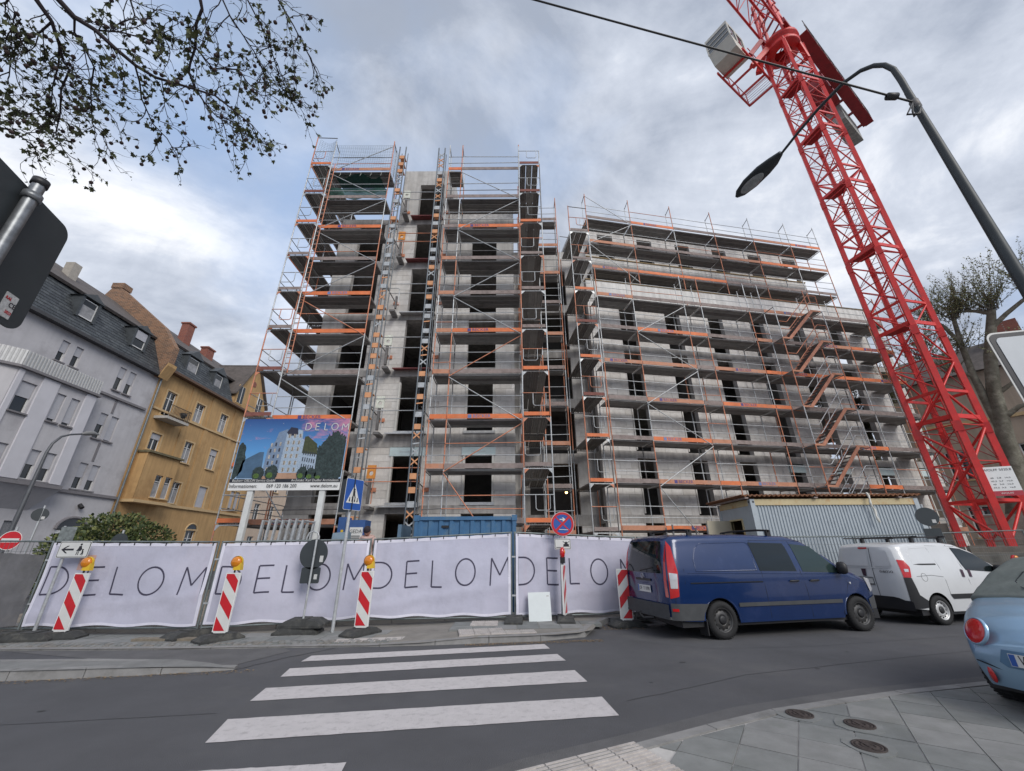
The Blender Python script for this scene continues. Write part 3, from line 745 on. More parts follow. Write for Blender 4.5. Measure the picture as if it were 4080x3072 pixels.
# round sign seen from the back
rs = thing('round_sign', 'dark back of a round sign with a square plate below on the fence', 'sign', (-4.42, 9.6, .28))
bar('pole', (-4.42, 9.6, .28), (-4.42, 9.6, 1.86), .022, GALV, rs); mw = frame_of(-4.45, 9.64, 1.56, 0)
plate(rs, mw, circ(.31, 40), 'disc', SIGNG); plate(rs, frame_of(-4.45, 9.64, 1.13, 0), rrect(.42, .32, .03), 'lower_plate', SIGNG)
STK = M('sticker', (.5, .5, .49), .6, var=.3, scale=60)
plate(rs, frame_of(-4.26, 9.634, 1.46, .1), rrect(.075, .13, .006), 'sticker', STK); plate(rs, frame_of(-4.33, 9.634, 1.1, 0), rrect(.07, .1, .006), 'sticker', STK)
# zebra sign on a tall post, turned away
zs = thing('zebra_crossing_sign', 'blue zebra crossing sign turned aside on a tall grey post', 'sign', (-3.83, 9.75, .03))
bar('post', (-3.83, 9.75, .0), (-3.83, 9.75, 3.25), .038, GALV, zs)
mw = frame_of(-3.775, 9.72, 2.86, 1.08)
plate(zs, mw, rrect(.52, .72, .04), 'plate', SIGNW); plate(zs, mw, rrect(.5, .7, .035), 'face', SIGNB, -.003, .003)
plate(zs, mw, [(-.2, -.2), (.2, -.2), (0, .24)], 'triangle', SIGNW, -.006, .003)
for k in range(4):
    x0 = -.13 + k * .075; plate(zs, mw, [(x0, -.17), (x0 + .035, -.17), (x0 + .03, -.07), (x0 + .012, -.07)], 'stripe', SIGNK, -.009, .003)
plate(zs, mw, circ(.026, 12, .0, .11), 'head', SIGNK, -.009, .003)
plate(zs, mw, [(-.02, .08), (.025, .08), (.03, 0), (.06, -.08), (.035, -.08), (.005, -.02), (-.03, -.08), (-.055, -.08), (-.02, .0)], 'walker', SIGNK, -.0095, .003)
bx2 = frame_of(-3.97, 9.8, 2.86, -.55); plate(zs, bx2, rrect(.5, .78, .04), 'second_plate', SIGNG)
for zc in (2.62, 3.1): bar('clamp', (-3.83, 9.75, zc), (-3.83, 9.75, zc + .03), .045, GALVD, zs)
# no stopping sign
nsg = thing('no_stopping_sign', 'round red and blue no stopping sign with white arrow', 'sign', (1.14, 10.62, .1))
bar('post', (1.14, 10.62, .1), (1.2, 10.6, 2.5), .026, GALV, nsg); mw = frame_of(1.245, 10.55, 2.22, .02)
plate(nsg, mw, circ(.29, 44), 'plate', SIGNW); plate(nsg, mw, circ(.28, 44), 'face', SIGNB, -.003, .003)
ring = circ(.28, 44); inn = circ(.225, 44)
rb = MB()
rb.add([(p[0], -.0065, p[1]) for p in ring] + [(p[0], -.0065, p[1]) for p in inn], [(i, (i + 1) % 44, (i + 1) % 44 + 44, i + 44) for i in range(44)])
link(bpy.data.objects.new('ring', rb.xf(mw).mesh('ring', SIGNR)), nsg)
for s in (1, -1): plate(nsg, mw, [(-.17 * s - .03, -.155), (-.17 * s + .03, -.17), (.17 * s + .03, .155), (.17 * s - .03, .17)], 'bar', SIGNR, -.0075 - .001 * s, .002)
plate(nsg, mw, [(-.07, .118), (.02, .118), (-.01, .15), (.025, .15), (.08, .105), (.025, .06), (-.01, .06), (.02, .092), (-.07, .092)], 'arrow', SIGNW, -.0125, .002)
plate(nsg, mw, [(-.09, -.125), (.13, -.135), (.13, -.15), (-.09, -.14)], 'scratch', SIGNW, -.0125, .002)
mw = frame_of(1.225, 10.56, 1.75, .02)
plate(nsg, mw, rrect(.4, .25, .02), 'lower_plate', SIGNW); plate(nsg, mw, rrect(.38, .23, .016), 'border', SIGNK, -.003, .002); plate(nsg, mw, rrect(.36, .21, .012), 'lower_face', SIGNW, -.006, .002)
plate(nsg, mw, [(-.16, -.085), (.0, -.085), (.0, -.07), (-.16, -.07)], 'verge_line', SIGNK, -.009, .002)
plate(nsg, mw, [(.02, -.06), (.15, -.06), (.155, -.01), (.12, .005), (.11, .05), (.06, .05), (.05, .005), (.015, -.01)], 'car_symbol', SIGNK, -.009, .002)
for s in (1, -1): plate(nsg, mw, [(.085 - .08 * s - .008, -.07), (.085 - .08 * s + .008, -.07), (.085 + .08 * s + .008, .065), (.085 + .08 * s - .008, .065)], 'cross_stroke', SIGNK, -.0115 - .0005 * s, .002)
# leaning white board
wb = thing('white_board', 'plain white board leaning against the fence beside the no stopping sign', 'board', (.6, 10.5, .1), 0)
mw = Matrix.Translation((.62, 10.47, .105)) @ Matrix.Rotation(-.03, 4, 'Z') @ Matrix.Rotation(-.22, 4, 'X') @ Matrix.Rotation(-.03, 4, 'Y')
link(bpy.data.objects.new('sheet', MB().box((-.26, -.012, 0), (.26, .012, .6)).xf(mw).mesh('sheet', M('enamel_white', (.66, .7, .7), .35, var=.04))), wb)
link(bpy.data.objects.new('sticker', MB().box((.17, -.0145, .5), (.23, -.0125, .53)).xf(mw).mesh('sticker', STK)), wb)
# big sign back and its post, close at the left
bs = thing('large_sign', 'large dark back of a traffic sign on a galvanised post close to the camera', 'sign', (-3.31, 2.03, .018))
OLDG = M('old_galvanised_post', (.2, .21, .22), .4, .6, var=.35, scale=14)
bar('post', (-3.31, 2.03, 0.018), (-3.31, 2.03, 4.0), .038, OLDG, bs)
MB().lathe([(.0001, .03), (.045, .03), (.045, -.02), (.04, -.02)], (-3.31, 2.03, 4.0), 20).build('post_cap', BLACK, bs)
bp = frame_of(-3.36, 2.01, 3.5, R(107.8))
plate(bs, bp, rrect(.92, .92, .09, 8), 'plate', SIGNG, 0, .012)
plate(bs, bp @ Matrix.Translation((.3, -.004, -.33)), rrect(.10, .17, .004), 'sticker', STK)
for zc in (3.15, 3.85): MB().lathe([(.039, 0), (.05, 0), (.05, .05), (.039, .05)], (-3.31, 2.03, zc), 18).build('clamp', OLDG, bs)
mwt = bp @ Matrix.Translation((.3, -.006, -.33)) @ Matrix.Rotation(R(90), 4, 'X')
for s, dx_, dy_ in (('RAL', -.02, .045), ('CE', .025, .01), ('2023', .02, -.045)):
    link(bpy.data.objects.new('lettering', T_TXT[s]), bs, mwt @ Matrix.Translation((dx_, dy_, 0)))
# sign entering at the right edge
rsg = thing('bordered_sign', 'grey-white sign with black border and red ring cut by the picture edge', 'sign', (4.95, 3.0, .03))
bar('post', (4.95, 3.05, .03), (4.95, 3.05, 3.5), .035, GALV, rsg); mw = frame_of(4.62, 2.98, 2.98, -.12) @ Matrix.Rotation(-.05, 4, 'Y')
plate(rsg, mw, rrect(.98, .74, .07, 7), 'plate', SIGNW); plate(rsg, mw, rrect(.95, .71, .06, 7), 'border', SIGNK, -.004, .003)
plate(rsg, mw, rrect(.87, .63, .04, 7), 'face', M('sign_grey_white', (.5, .53, .56), .45, var=.05), -.008, .003)
ring = circ(.25, 40, .05); inn = circ(.2, 40, .05); rb = MB()
rb.add([(p[0], -.0105, p[1]) for p in ring] + [(p[0], -.0105, p[1]) for p in inn], [(i, (i + 1) % 40, (i + 1) % 40 + 40, i + 40) for i in range(40)])
link(bpy.data.objects.new('ring', rb.xf(mw).mesh('ring', SIGNR)), rsg)
# small signs beyond the fence
def disc_sign(name, label, x, y, z, r, a, back=True, z0=0.0, low=None):
    s = thing(name, label, 'sign', (x, y, z0)); bar('post', (x, y, z0), (x, y, z + r + .1), .03, GALV, s)
    mw = frame_of(x, y - .045, z, a)
    plate(s, mw, circ(r, 32), 'disc', SIGNG if back else SIGNR)
    if not back:
        plate(s, mw, [(-r * .75, -.05), (r * .75, -.05), (r * .75, .05), (-r * .75, .05)], 'bar', SIGNW, -.004, .003)
        rg = MB(); ring = circ(r, 32); inn = circ(r * .93, 32)
        rg.add([(p[0], -.003, p[1]) for p in ring] + [(p[0], -.003, p[1]) for p in inn], [(i, (i + 1) % 32, (i + 1) % 32 + 32, i + 32) for i in range(32)])
        link(bpy.data.objects.new('rim', rg.xf(mw).mesh('rim', SIGNW)), s)
    else: plate(s, mw @ Matrix.Translation((r * .45, -.004, -r * .5)), rrect(.09, .1, .01), 'sticker', STK)
    if low: plate(s, frame_of(x, y - .045, z - r - .22, a), rrect(.4, .3, .03), 'lower_plate', SIGNG); plate(s, frame_of(x + .08, y - .05, z - r - .22, a), rrect(.07, .2, .01), 'sticker', STK)
    return s
disc_sign('no_entry_sign', 'red no entry sign with white bar before the grey house', -13.3, 11.3, 1.93, .24, .3, False)
disc_sign('traffic_sign', 'small dark round sign back in front of the grey house', -17.0, 15.0, 2.9, .22, .9)
disc_sign('traffic_sign', 'dark round sign back beside the red crane base', 12.72, 12.9, 2.5, .27, -.5, True, .1, True)
disc_sign('traffic_sign', 'small dark round sign back in front of the green bush', -12.9, 14.0, 1.95, .26, .1)
tg = thing('square_sign', 'small square sign back in front of the green bush', 'sign', (-13.9, 13.2, 0)); bar('post', (-14.05, 13.2, 0), (-14.05, 13.2, 2.4), .03, GALV, tg)
plate(tg, frame_of(-13.85, 13.15, 2.15, .1), rrect(.45, .45, .04), 'plate', M('mottled_plate', (.16, .18, .18), .6, var=.5, scale=9))
# ================================================================ UNFINISHED BUILDING
bld = thing('unfinished_building', 'bare concrete apartment block shell with empty window openings behind scaffolding', 'building', (0, 20, 0))
class Fr:                                   # wall frame: s along the facade, n inwards, z up
    def __init__(self, p0, deg): self.p = Vector((p0[0], p0[1], 0)); a = R(deg); self.e = Vector((math.cos(a), math.sin(a), 0)); self.n = Vector((-math.sin(a), math.cos(a), 0))
    def at(self, s, d, z): q = self.p + self.e * s + self.n * d; return Vector((q.x, q.y, z))
    def box(self, s0, s1, d0, d1, z0, z1, b=None):
        b = b or MB()
        return b.hexa([self.at(s0, d0, z0), self.at(s1, d0, z0), self.at(s1, d1, z0), self.at(s0, d1, z0), self.at(s0, d0, z1), self.at(s1, d0, z1), self.at(s1, d1, z1), self.at(s0, d1, z1)])
FA = Fr((0, 16.8), 0)
FB = Fr((4.38, 19.33), 10.3)
FBU = Fr((4.38 - .179 * 1.6, 19.33 + .984 * 1.6), 10.3)       # set-back attic storeys
REST = MB()                                  # masonry blocks too many to keep singly
NB = [0]
random.seed(4)
UB = {}
def block(fr, s0, s1, z0, z1, d0=0.0, th=.07):
    if s1 - s0 < .03 or z1 - z0 < .03: return
    g = .006
    if NB[0] < 300 and fr is FA and z0 < 9.6:
        NB[0] += 1
        mat = random.choice(BLOCK)
        if ('blk', mat.name) not in UB: UB[('blk', mat.name)] = MB().box((0, 0, 0), (1, 1, 1)).mesh('block', mat)
        m = Matrix((fr.e * (s1 - s0 - 2*g), fr.n * th, Vector((0, 0, z1 - z0 - 2*g)))).transposed().to_4x4(); m.translation = fr.at(s0 + g, d0 + random.uniform(-.003, .003), z0 + g)
        link(bpy.data.objects.new('block', UB[('blk', mat.name)]), bld, m)
    else:
        j = random.uniform(-.003, .003)
        RST[random.randrange(4)].append((fr, s0 + g, s1 - g, d0 + j, d0 + th, z0 + g, z1 - g))
RST = [[], [], [], []]
def pier(fr, s0, s1, z0, z1, th=.3, bw=.5, bh=.3, blocks=True):
    """a bay of block masonry: mortar core, blocks proud of it by a few millimetres"""
    if not blocks:
        fr.box(s0, s1, 0, th, z0, z1).build('pier', CONC, bld); return
    fr.box(s0 + .004, s1 - .004, .012, th, z0, z1).build('pier', MORTAR, bld)
    z = z0; r = random.randrange(2)
    while z < z1 - .02:
        zt = min(z + bh, z1); s = s0; off = (r % 2) * bw / 2
        nxt = s0 + (bw - off if off else bw)
        while s < s1 - .02:
            e = min(nxt, s1)
            if s1 - e < .12: e = s1
            block(fr, s, e, z, zt); s = e; nxt = e + bw
        z = zt; r += 1
# ---- street tower (facade A)
OP = [(-8.25, -6.9), (-5.17, -3.8), (-2.1, -.78)]
ST = [(0.0, 2.94), (3.44, 5.69), (6.45, 9.0), (9.5, 12.04), (12.5, 15.11), (15.72, 18.14), (18.65, 21.19)]
XL, XR = -9.27, .12
for k, (zs_, zt) in enumerate(ST):
    z_next = ST[k + 1][0] if k + 1 < len(ST) else zt + .35
    if k < 6:
        FA.box(XL - .02, XR + .02, -.02, 11, zt + .06, z_next - .12).build('floor_slab', CONCD, bld)
        xs = [XL] + [v for o in OP for v in o] + [XR]
        for j in range(0, len(xs), 2):
            blk = not (j == 0) and not (k == 5 and j > 2)
            pier(FA, xs[j], xs[j + 1], zs_ - .12 if k else 0.0, zt + .06, blocks=blk)
        # sills
        for (a, b_) in OP:
            if k: FA.box(a, b_, .0, .3, zs_ - .12, zs_).build('window_sill', CONC, bld)
# central gable above the sixth floor, smooth concrete, with its own opening
for (a, b_) in ((-6.2, -5.2), (-3.82, -3.3)): FA.box(a, b_, 0, .3, 18.35, 21.19).build('gable_pier', CONC, bld)
FA.box(-6.2, -3.3, 0, .3, 21.19, 22.3).build('gable_lintel', CONC, bld)
FA.box(-6.2, -3.3, .3, 6, 21.9, 22.1).build('gable_roof_slab', CONC, bld)
FA.box(-6.2, -5.9, .3, 6, 18.2, 21.9).build('gable_side_wall', CONC, bld); FA.box(-3.6, -3.3, .3, 6, 18.2, 21.9).build('gable_side_wall', CONC, bld)
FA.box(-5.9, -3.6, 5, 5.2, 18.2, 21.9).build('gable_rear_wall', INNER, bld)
FA.box(-3.3, XR, .9, 6, 20.3, 20.7).build('roof_slab', CONCD, bld)
MB().hexa([FA.at(-3.3, .15, 18.3), FA.at(XR, .15, 18.3), FA.at(XR, .45, 18.3), FA.at(-3.3, .45, 18.3), FA.at(-3.3, .9, 20.3), FA.at(XR, .9, 20.3), FA.at(XR, 1.2, 20.3), FA.at(-3.3, 1.2, 20.3)]).build('mansard_slab', CONCD, bld)
# inner cross walls keep the rooms dark
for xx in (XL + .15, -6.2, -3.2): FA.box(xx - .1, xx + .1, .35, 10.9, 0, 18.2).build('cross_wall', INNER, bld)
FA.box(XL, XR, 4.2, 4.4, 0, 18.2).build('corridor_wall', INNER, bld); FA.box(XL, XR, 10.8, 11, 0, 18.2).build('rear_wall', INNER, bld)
FA.box(XR - .3, XR, .32, 3.2, 0, 18.2).build('return_wall', CONC, bld)
# window surrounds of the lower floors, shutter boxes, ledges
FRM = M('window_surround', (.6, .58, .54), .6, var=.1); LED = M('ledge_metal', (.5, .5, .5), .4, .5, var=.2); SHB = M('shutter_box_print', (.52, .62, .63), .7, var=.08)
REDW = M('red_film_board', (.16, .035, .035), .6, var=.2)
for (x0, x1) in OP[1:]:
    for (z0, z1) in (ST[1], (6.45, 8.75)):
        for a, c in ((x0, x0 + .09), (x1 - .09, x1)): FA.box(a, c, -.05, .12, z0, z1).build('window_jamb', FRM, bld)
        FA.box(x0 - .03, x1 + .03, -.07, .12, z0 - .12, z0 - .005).build('window_ledge', LED, bld)
    FA.box(x0 - .06, x1 + .06, -.06, .1, 5.35, 5.72).build('shutter_box', SHB, bld)
    lettering(T_TXT['BoostBoxx'], FA.at((x0 + x1) / 2, -.065, 5.53), (1, 0, 0), (0, 0, 1), bld)
for k in range(1, 7):
    z0 = ST[k][0]
    b = MB().hexa([FA.at(-5.45, -.42, z0 - .22), FA.at(-3.75, -.42, z0 - .22), FA.at(-3.75, -.003, z0 - .13), FA.at(-5.45, -.003, z0 - .13),
                   FA.at(-5.45, -.42, z0 - .17), FA.at(-3.75, -.42, z0 - .17), FA.at(-3.75, -.003, z0 - .08), FA.at(-5.45, -.003, z0 - .08)])
    b.build('landing_ramp', REDW if k in (3, 5, 6) else LED, bld)
# ---- recessed link between tower and wing
FC = Fr((.12, 20.2), 0)
for k in range(6):
    z0 = 3.0 * k
    FC.box(-.3, 4.6, 0, .3, z0 + 2.68, z0 + 3.2).build('link_band', CONCD if k < 4 else CONC, bld)
    pier(FC, -.3, .75, z0 + .2, z0 + 2.68, blocks=False); pier(FC, 3.2, 4.6, z0 + .2, z0 + 2.68, blocks=(k % 2 == 0))
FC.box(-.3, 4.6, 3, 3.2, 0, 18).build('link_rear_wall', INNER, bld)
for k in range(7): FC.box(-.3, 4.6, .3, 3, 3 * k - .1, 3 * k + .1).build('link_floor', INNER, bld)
FC.box(-.3, 4.6, 0, 3.2, 18.2, 19.2).build('link_parapet', CONC, bld)
# ---- long wing (facade B)
WIN = [1.88 + 2.855 * k for k in range(7)]; BL = 20.4
FLO = [0.0, 3.05, 6.1, 9.1, 12.1]
for k, f in enumerate(FLO):
    top = FLO[k + 1] - .28 if k < 4 else 14.9
    FB.box(-.02, BL + .02, -.02, 9, top, top + .36 if k < 4 else 15.1).build('floor_slab', CONCD, bld)
    xs = [0.0] + [v for w in WIN for v in (w, w + .97)] + [BL]
    for j in range(0, len(xs), 2):
        pier(FB, xs[j], xs[j + 1], f + .08, top, bw=.6, bh=.31)
for w in WIN:
    for f, h in ((6.1, 2.7), (3.05, 2.7)):
        FB.box(w, w + .06, -.04, .1, f + .15, f + h - .05).build('window_jamb', FRM, bld)
    FB.box(w - .03, w + 1.0, -.03, .1, 5.35, 5.75).build('shutter_box', SHB, bld) if w > 9 else None
CONCW = M('pale_fair_concrete', (.66, .645, .62), .85, var=.12, scale=1.2, bump=.12, streak=.22, dirt=(.38, .36, .34), dirt_s=.8, dirt_a=.5)
FB.box(-.02, BL, -.05, .25, 15.1, 16.35).build('parapet_band', CONCW, bld)
TIMB = M('edge_timber', (.28, .2, .1), .8, var=.25, scale=4)
FB.box(-.04, BL, -.1, .3, 16.36, 16.42).build('edge_board', TIMB, bld)
FB.box(-.02, BL, .25, 9, 15.3, 15.5).build('terrace_slab', CONC, bld)
# attic storeys, set back
AX = [.6 + 2.9 * k for k in range(6)]; UL = 17.6
for (z0, z1, sl) in ((15.5, 17.95, 18.3), (19.6, 21.6, 21.9)):
    xs = [0.0] + [v for w in AX for v in (w + 1.2, w + 2.3)] + [UL]
    for j in range(0, len(xs), 2): pier(FBU, xs[j], xs[j + 1], z0, z1, bw=.6, bh=.31)
FBU.box(-.03, UL, -.03, 7, 17.95, 18.2).build('floor_slab', CONCD, bld)
FBU.box(-.03, UL, -.06, .2, 18.2, 19.5).build('parapet_band', CONCW, bld); FBU.box(-.05, UL + .02, -.11, .25, 19.51, 19.57).build('edge_board', TIMB, bld)
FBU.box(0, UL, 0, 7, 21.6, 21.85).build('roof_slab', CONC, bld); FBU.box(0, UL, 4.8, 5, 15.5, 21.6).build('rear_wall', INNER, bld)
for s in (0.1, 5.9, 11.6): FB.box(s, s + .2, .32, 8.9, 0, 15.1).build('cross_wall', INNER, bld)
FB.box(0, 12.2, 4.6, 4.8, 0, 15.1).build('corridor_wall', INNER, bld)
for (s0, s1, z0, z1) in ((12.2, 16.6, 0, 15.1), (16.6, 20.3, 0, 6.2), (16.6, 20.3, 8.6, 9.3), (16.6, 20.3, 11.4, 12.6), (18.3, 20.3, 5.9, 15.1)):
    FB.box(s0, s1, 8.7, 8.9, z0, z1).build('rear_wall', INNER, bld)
for k, lst in enumerate(RST):
    b = MB()
    for (fr, s0, s1, d0, d1, z0, z1) in lst: fr.box(s0, s1, d0, d1, z0, z1, b)
    tag(b.build('block_courses', BLOCK[k], bld), kind='stuff')
# lit bulb in the link
bl = thing('work_light', 'small lit bulb glowing inside the recessed link', 'lamp', (2.75, 20.9, 4.35))
BULB = M('lit_bulb', (1.0, .55, .2), .4, var=0, emit=6.0)
MB().lathe([(.0001, -.07), (.05, -.05), (.065, 0), (.05, .05), (.0001, .07)], (2.75, 20.9, 4.35), 14).build('bulb', BULB, bl)
bar('cable', (2.75, 20.9, 4.42), (2.75, 20.9, 5.88), .01, BLACK, bl)

# ================================================================ SCAFFOLDING
random.seed(17)
DECKS = [DECK, M('scaffold_deck_worn', (.26, .245, .235), .6, .2, var=.3, scale=3, dirt=(.16, .12, .1), dirt_s=3), M('scaffold_deck_pale', (.4, .39, .375), .6, .2, var=.3, scale=3, dirt=(.25, .2, .17), dirt_s=3)]
def pick(*wm):
    r = random.random(); a = 0
    for w, m in wm:
        a += w
        if r < a: return m
    return wm[-1][1]
def scaffold(label, fr, s, levels, width=1.09, rail='front', base=0.05, top=2.0, toe=True, skip_deck=(), seed=1, brace=(), orange=.6, ends=(), txt=.6, group='scaffold runs on the building front', toe_mix=None, topbrace=False):
    random.seed(seed)
    c = fr.at(s[0], width / 2, base)
    root = thing('scaffold', label, 'scaffold', tuple(c), 0, group)
    zs_ = [base] + list(levels) + [levels[-1] + top]
    dr = 0.0 if rail == 'front' else width                    # which row carries the guard rails
    sg = 1 if rail == 'front' else -1
    for i, x in enumerate(s):
        for row in (0, width):
            face = (row == dr)
            for k in range(len(zs_) - 1):
                if k == len(zs_) - 2 and not face:
                    bar('post', fr.at(x, row, zs_[k]), fr.at(x, row, zs_[k] + 1.05), .024, pick((.5, GALV), (.5, ORNG)), root); continue
                m = pick((orange, ORNG), (1 - orange, GALV)) if face else pick((.55, GALV), (.25, GALVD), (.2, ORNG))
                bar('post', fr.at(x, row, zs_[k]), fr.at(x, row, zs_[k + 1] - .01), .026, m, root)
        for z in levels: bar('transom', fr.at(x, 0, z - .05), fr.at(x, width, z - .05), .022, pick((.5, GALVD), (.5, GALV)), root)
        if top > 1.5: bar('top_arm', fr.at(x, 0, levels[-1] + top - .12), fr.at(x, .5 if rail == 'front' else width, levels[-1] + top - .3 if rail == 'front' else levels[-1] + top - .06), .022, GALVD, root)
        if top > 1.5 and rail == 'front': bar('short_post', fr.at(x, .5, levels[-1]), fr.at(x, .5, levels[-1] + top - .2), .022, GALV, root)
        bar('base_plate', fr.at(x, 0, base - .05), fr.at(x, 0, base), .08, GALVD, root)
    for i in range(len(s) - 1):
        a, b_ = s[i], s[i + 1]
        for k, z in enumerate(levels):
            if (i, k) not in skip_deck:
                nb = 3 if width > .9 else 2; w = (width - .1) / nb
                for j in range(nb):
                    d = .05 + w * (j + .5)
                    bar('deck_plank', fr.at(a + .03, d, z - .0), fr.at(b_ - .03, d, z), w - .03, DECKS[random.randrange(3)], root, .07, 'deck')
            if toe:
                mix = toe_mix or ((.34, ORNB), (.24, ORNF), (.42, WOODG))
                m = pick(*mix); yo = dr - sg * .035
                tb = board('toe_board', fr.at(a + .02, yo, z + .13), fr.at(b_ - .02, yo, z + .13), .028, .19, m, root)
                if m in (ORNB, ORNF) and b_ - a > 1.5 and random.random() < txt:
                    f = random.uniform(.35, .62); L_ = T_BECK[0 if random.random() < .6 else 1]
                    r_ = fr.e if rail == 'front' else -fr.e
                    o = (Vector((0, 0, 0)) - fr.n if rail == 'front' else fr.n) * .0172
                    lettering(L_, fr.at(a + (b_ - a) * f, yo, z + .13) + o, r_, (0, 0, 1), tb)
                    mk = MB().box((-.075, -.075, -.001), (.075, .075, .001)); kk = ('mark', L_.materials[0].name)
                    if kk not in UB: UB[kk] = mk.mesh('mark', L_.materials[0])
                    lettering(UB[kk], fr.at(a + (b_ - a) * f, yo, z + .13) + o + r_ * -.5, r_, (0, 0, 1), tb, 'emblem')
            for h in ((.55, 1.03) if rail != 'none' else ()):
                j = random.uniform(-.02, .02)
                bar('guard_rail', fr.at(a, dr - sg * .03, z + h + j), fr.at(b_, dr - sg * .03, z + h - j), .018, pick((.7, GALV), (.15, ORNG), (.15, GALVD)), root)
            if i in brace and (k < len(levels) - 1 or topbrace):
                p, q = (a, b_) if k % 2 else (b_, a)
                bar('diagonal_brace', fr.at(p, dr - sg * .05, z - .1 if k else base + .2), fr.at(q, dr - sg * .05, z + (levels[1] - levels[0]) - .15), .021, pick((.75, GALV), (.25, ORNG)), root)
    # end guards: short toe board, two rails and a swing gate loop across the frame
    for e in ends:
        x = s[0] if e == 0 else s[-1]; so = -.03 if e == 0 else .03
        for z in levels:
            m = pick((.4, ORNB), (.3, WOODG), (.3, WOODR))
            board('end_toe_board', fr.at(x + so, .04, z + .115), fr.at(x + so, width - .04, z + .115), .028, .15, m, root)
            bar('end_rail', fr.at(x + so, 0, z + 1.0), fr.at(x + so, width, z + 1.0), .018, pick((.7, GALV), (.3, ORNG)), root)
            u0, u1 = (.14, .62) if random.random() < .5 else (.4, .95); m = pick((.8, GALV), (.2, ORNG))
            MB().path([fr.at(x + so * 1.5, u0 * width, z + .98), fr.at(x + so * 1.5, u0 * width, z + .52), fr.at(x + so * 1.5, (u0 + .06) * width, z + .45), fr.at(x + so * 1.5, (u1 - .06) * width, z + .45), fr.at(x + so * 1.5, u1 * width, z + .52), fr.at(x + so * 1.5, u1 * width, z + .98)], .016, 6).build('gate_loop', m, root)
            for d in (.02, width - .02):       # knee brackets under the deck
                g = 1 if d < .5 else -1
                MB().prism([fr.at(x + so, d, z - .06), fr.at(x + so, d + g * .17, z - .06), fr.at(x + so, d, z - .24)], fr.e * .012).build('bracket', pick((.6, GALV), (.4, ORNG)), root)
    return root
LA = [2.5 + 2.01 * k for k in range(10)]
FSA = Fr((0, 15.4), 0)
scA = scaffold('tall scaffold bay with net on top at the building corner behind the billboard', FSA, [-9.78, -6.52], LA, seed=3, brace=(0,), top=2.35, topbrace=True, orange=.8, txt=.7)
scR = scaffold('tall scaffold bay on the tower front above the blue container', FSA, [-3.37, -2.66, .44], LA, seed=5, brace=(1,), top=2.0, orange=.85, txt=.75, skip_deck=[(1, 9)])
FSL = Fr((-9.56, 15.05), 90); scL = scaffold('scaffold run along the far side wall left of the tower', FSL, [0, 3.07, 6.14, 9.21, 12.28], [2.55 + 2.01 * k for k in range(10)], rail='back', seed=7, orange=.25, ends=(0,), top=2.2, txt=.2)
FSR = Fr((1.52, 15.05), 90); scS = scaffold('narrow scaffold run with steel end gates on the tower side facing the recess', FSR, [0, 2.57, 5.0], [2.5 + 2.01 * k for k in range(10)], rail='none', seed=9, orange=.55, ends=(0,), top=1.4, txt=0, toe=False)
FSC = Fr((1.5, 18.6), 0); scC = scaffold('short scaffold bay deep in the recess between tower and wing', FSC, [0, 1.25], [2.2 + 2.0 * k for k in range(10)], seed=12, orange=.6, width=.73, top=1.9, txt=.9, toe_mix=((.55, ORNF), (.45, WOODG)))
FSD = Fr((4.4, 17.55), 96); scD = scaffold('narrow scaffold run with steel end gates at the head of the long wing', FSD, [0, 2.4], [2.3 + 2.0 * k for k in range(9)], rail='none', seed=14, orange=.35, ends=(0,), top=1.9, txt=0, toe=False)
FSB = Fr((4.62, 17.95), 10.3)
SB = [0, 2.05, 5.12, 6.18, 9.25, 10.2, 13.4, 15.45, 18.5]
LB = [2.35 + 1.99 * k for k in range(7)]
scB = scaffold('long scaffold along the wing front with the stair tower', FSB, SB, LB, seed=21, brace=(1,), top=1.95, orange=.7, txt=.8)
FSU = Fr((4.85, 19.5), 10.3)
scU = scaffold('upper scaffold around the set-back top storeys of the wing', FSU, [0, 3.05, 6.1, 9.15, 12.15, 15.1, 17.55], [17.38, 19.37, 21.34], seed=23, base=16.45, topbrace=True, brace=(0,), top=2.1, orange=.75, txt=.6)
# lower posts of the upper run hang down over the parapet
for s in (3.05, 6.1, 9.15, 12.15, 15.1): bar('drop_post', FSU.at(s, 0, 14.6), FSU.at(s, 0, 16.45), .025, ORNG, scU)
# far end returns
FSE = Fr((4.62 + 18.5 * .984 + .2, 17.95 + 18.5 * .179 + .2), 100); scE = scaffold('scaffold return at the far end of the wing behind the crane', FSE, [0, 2.57, 5.1], LB, rail='none', seed=31, orange=.5, ends=(0,), top=1.0, txt=0, toe=False)
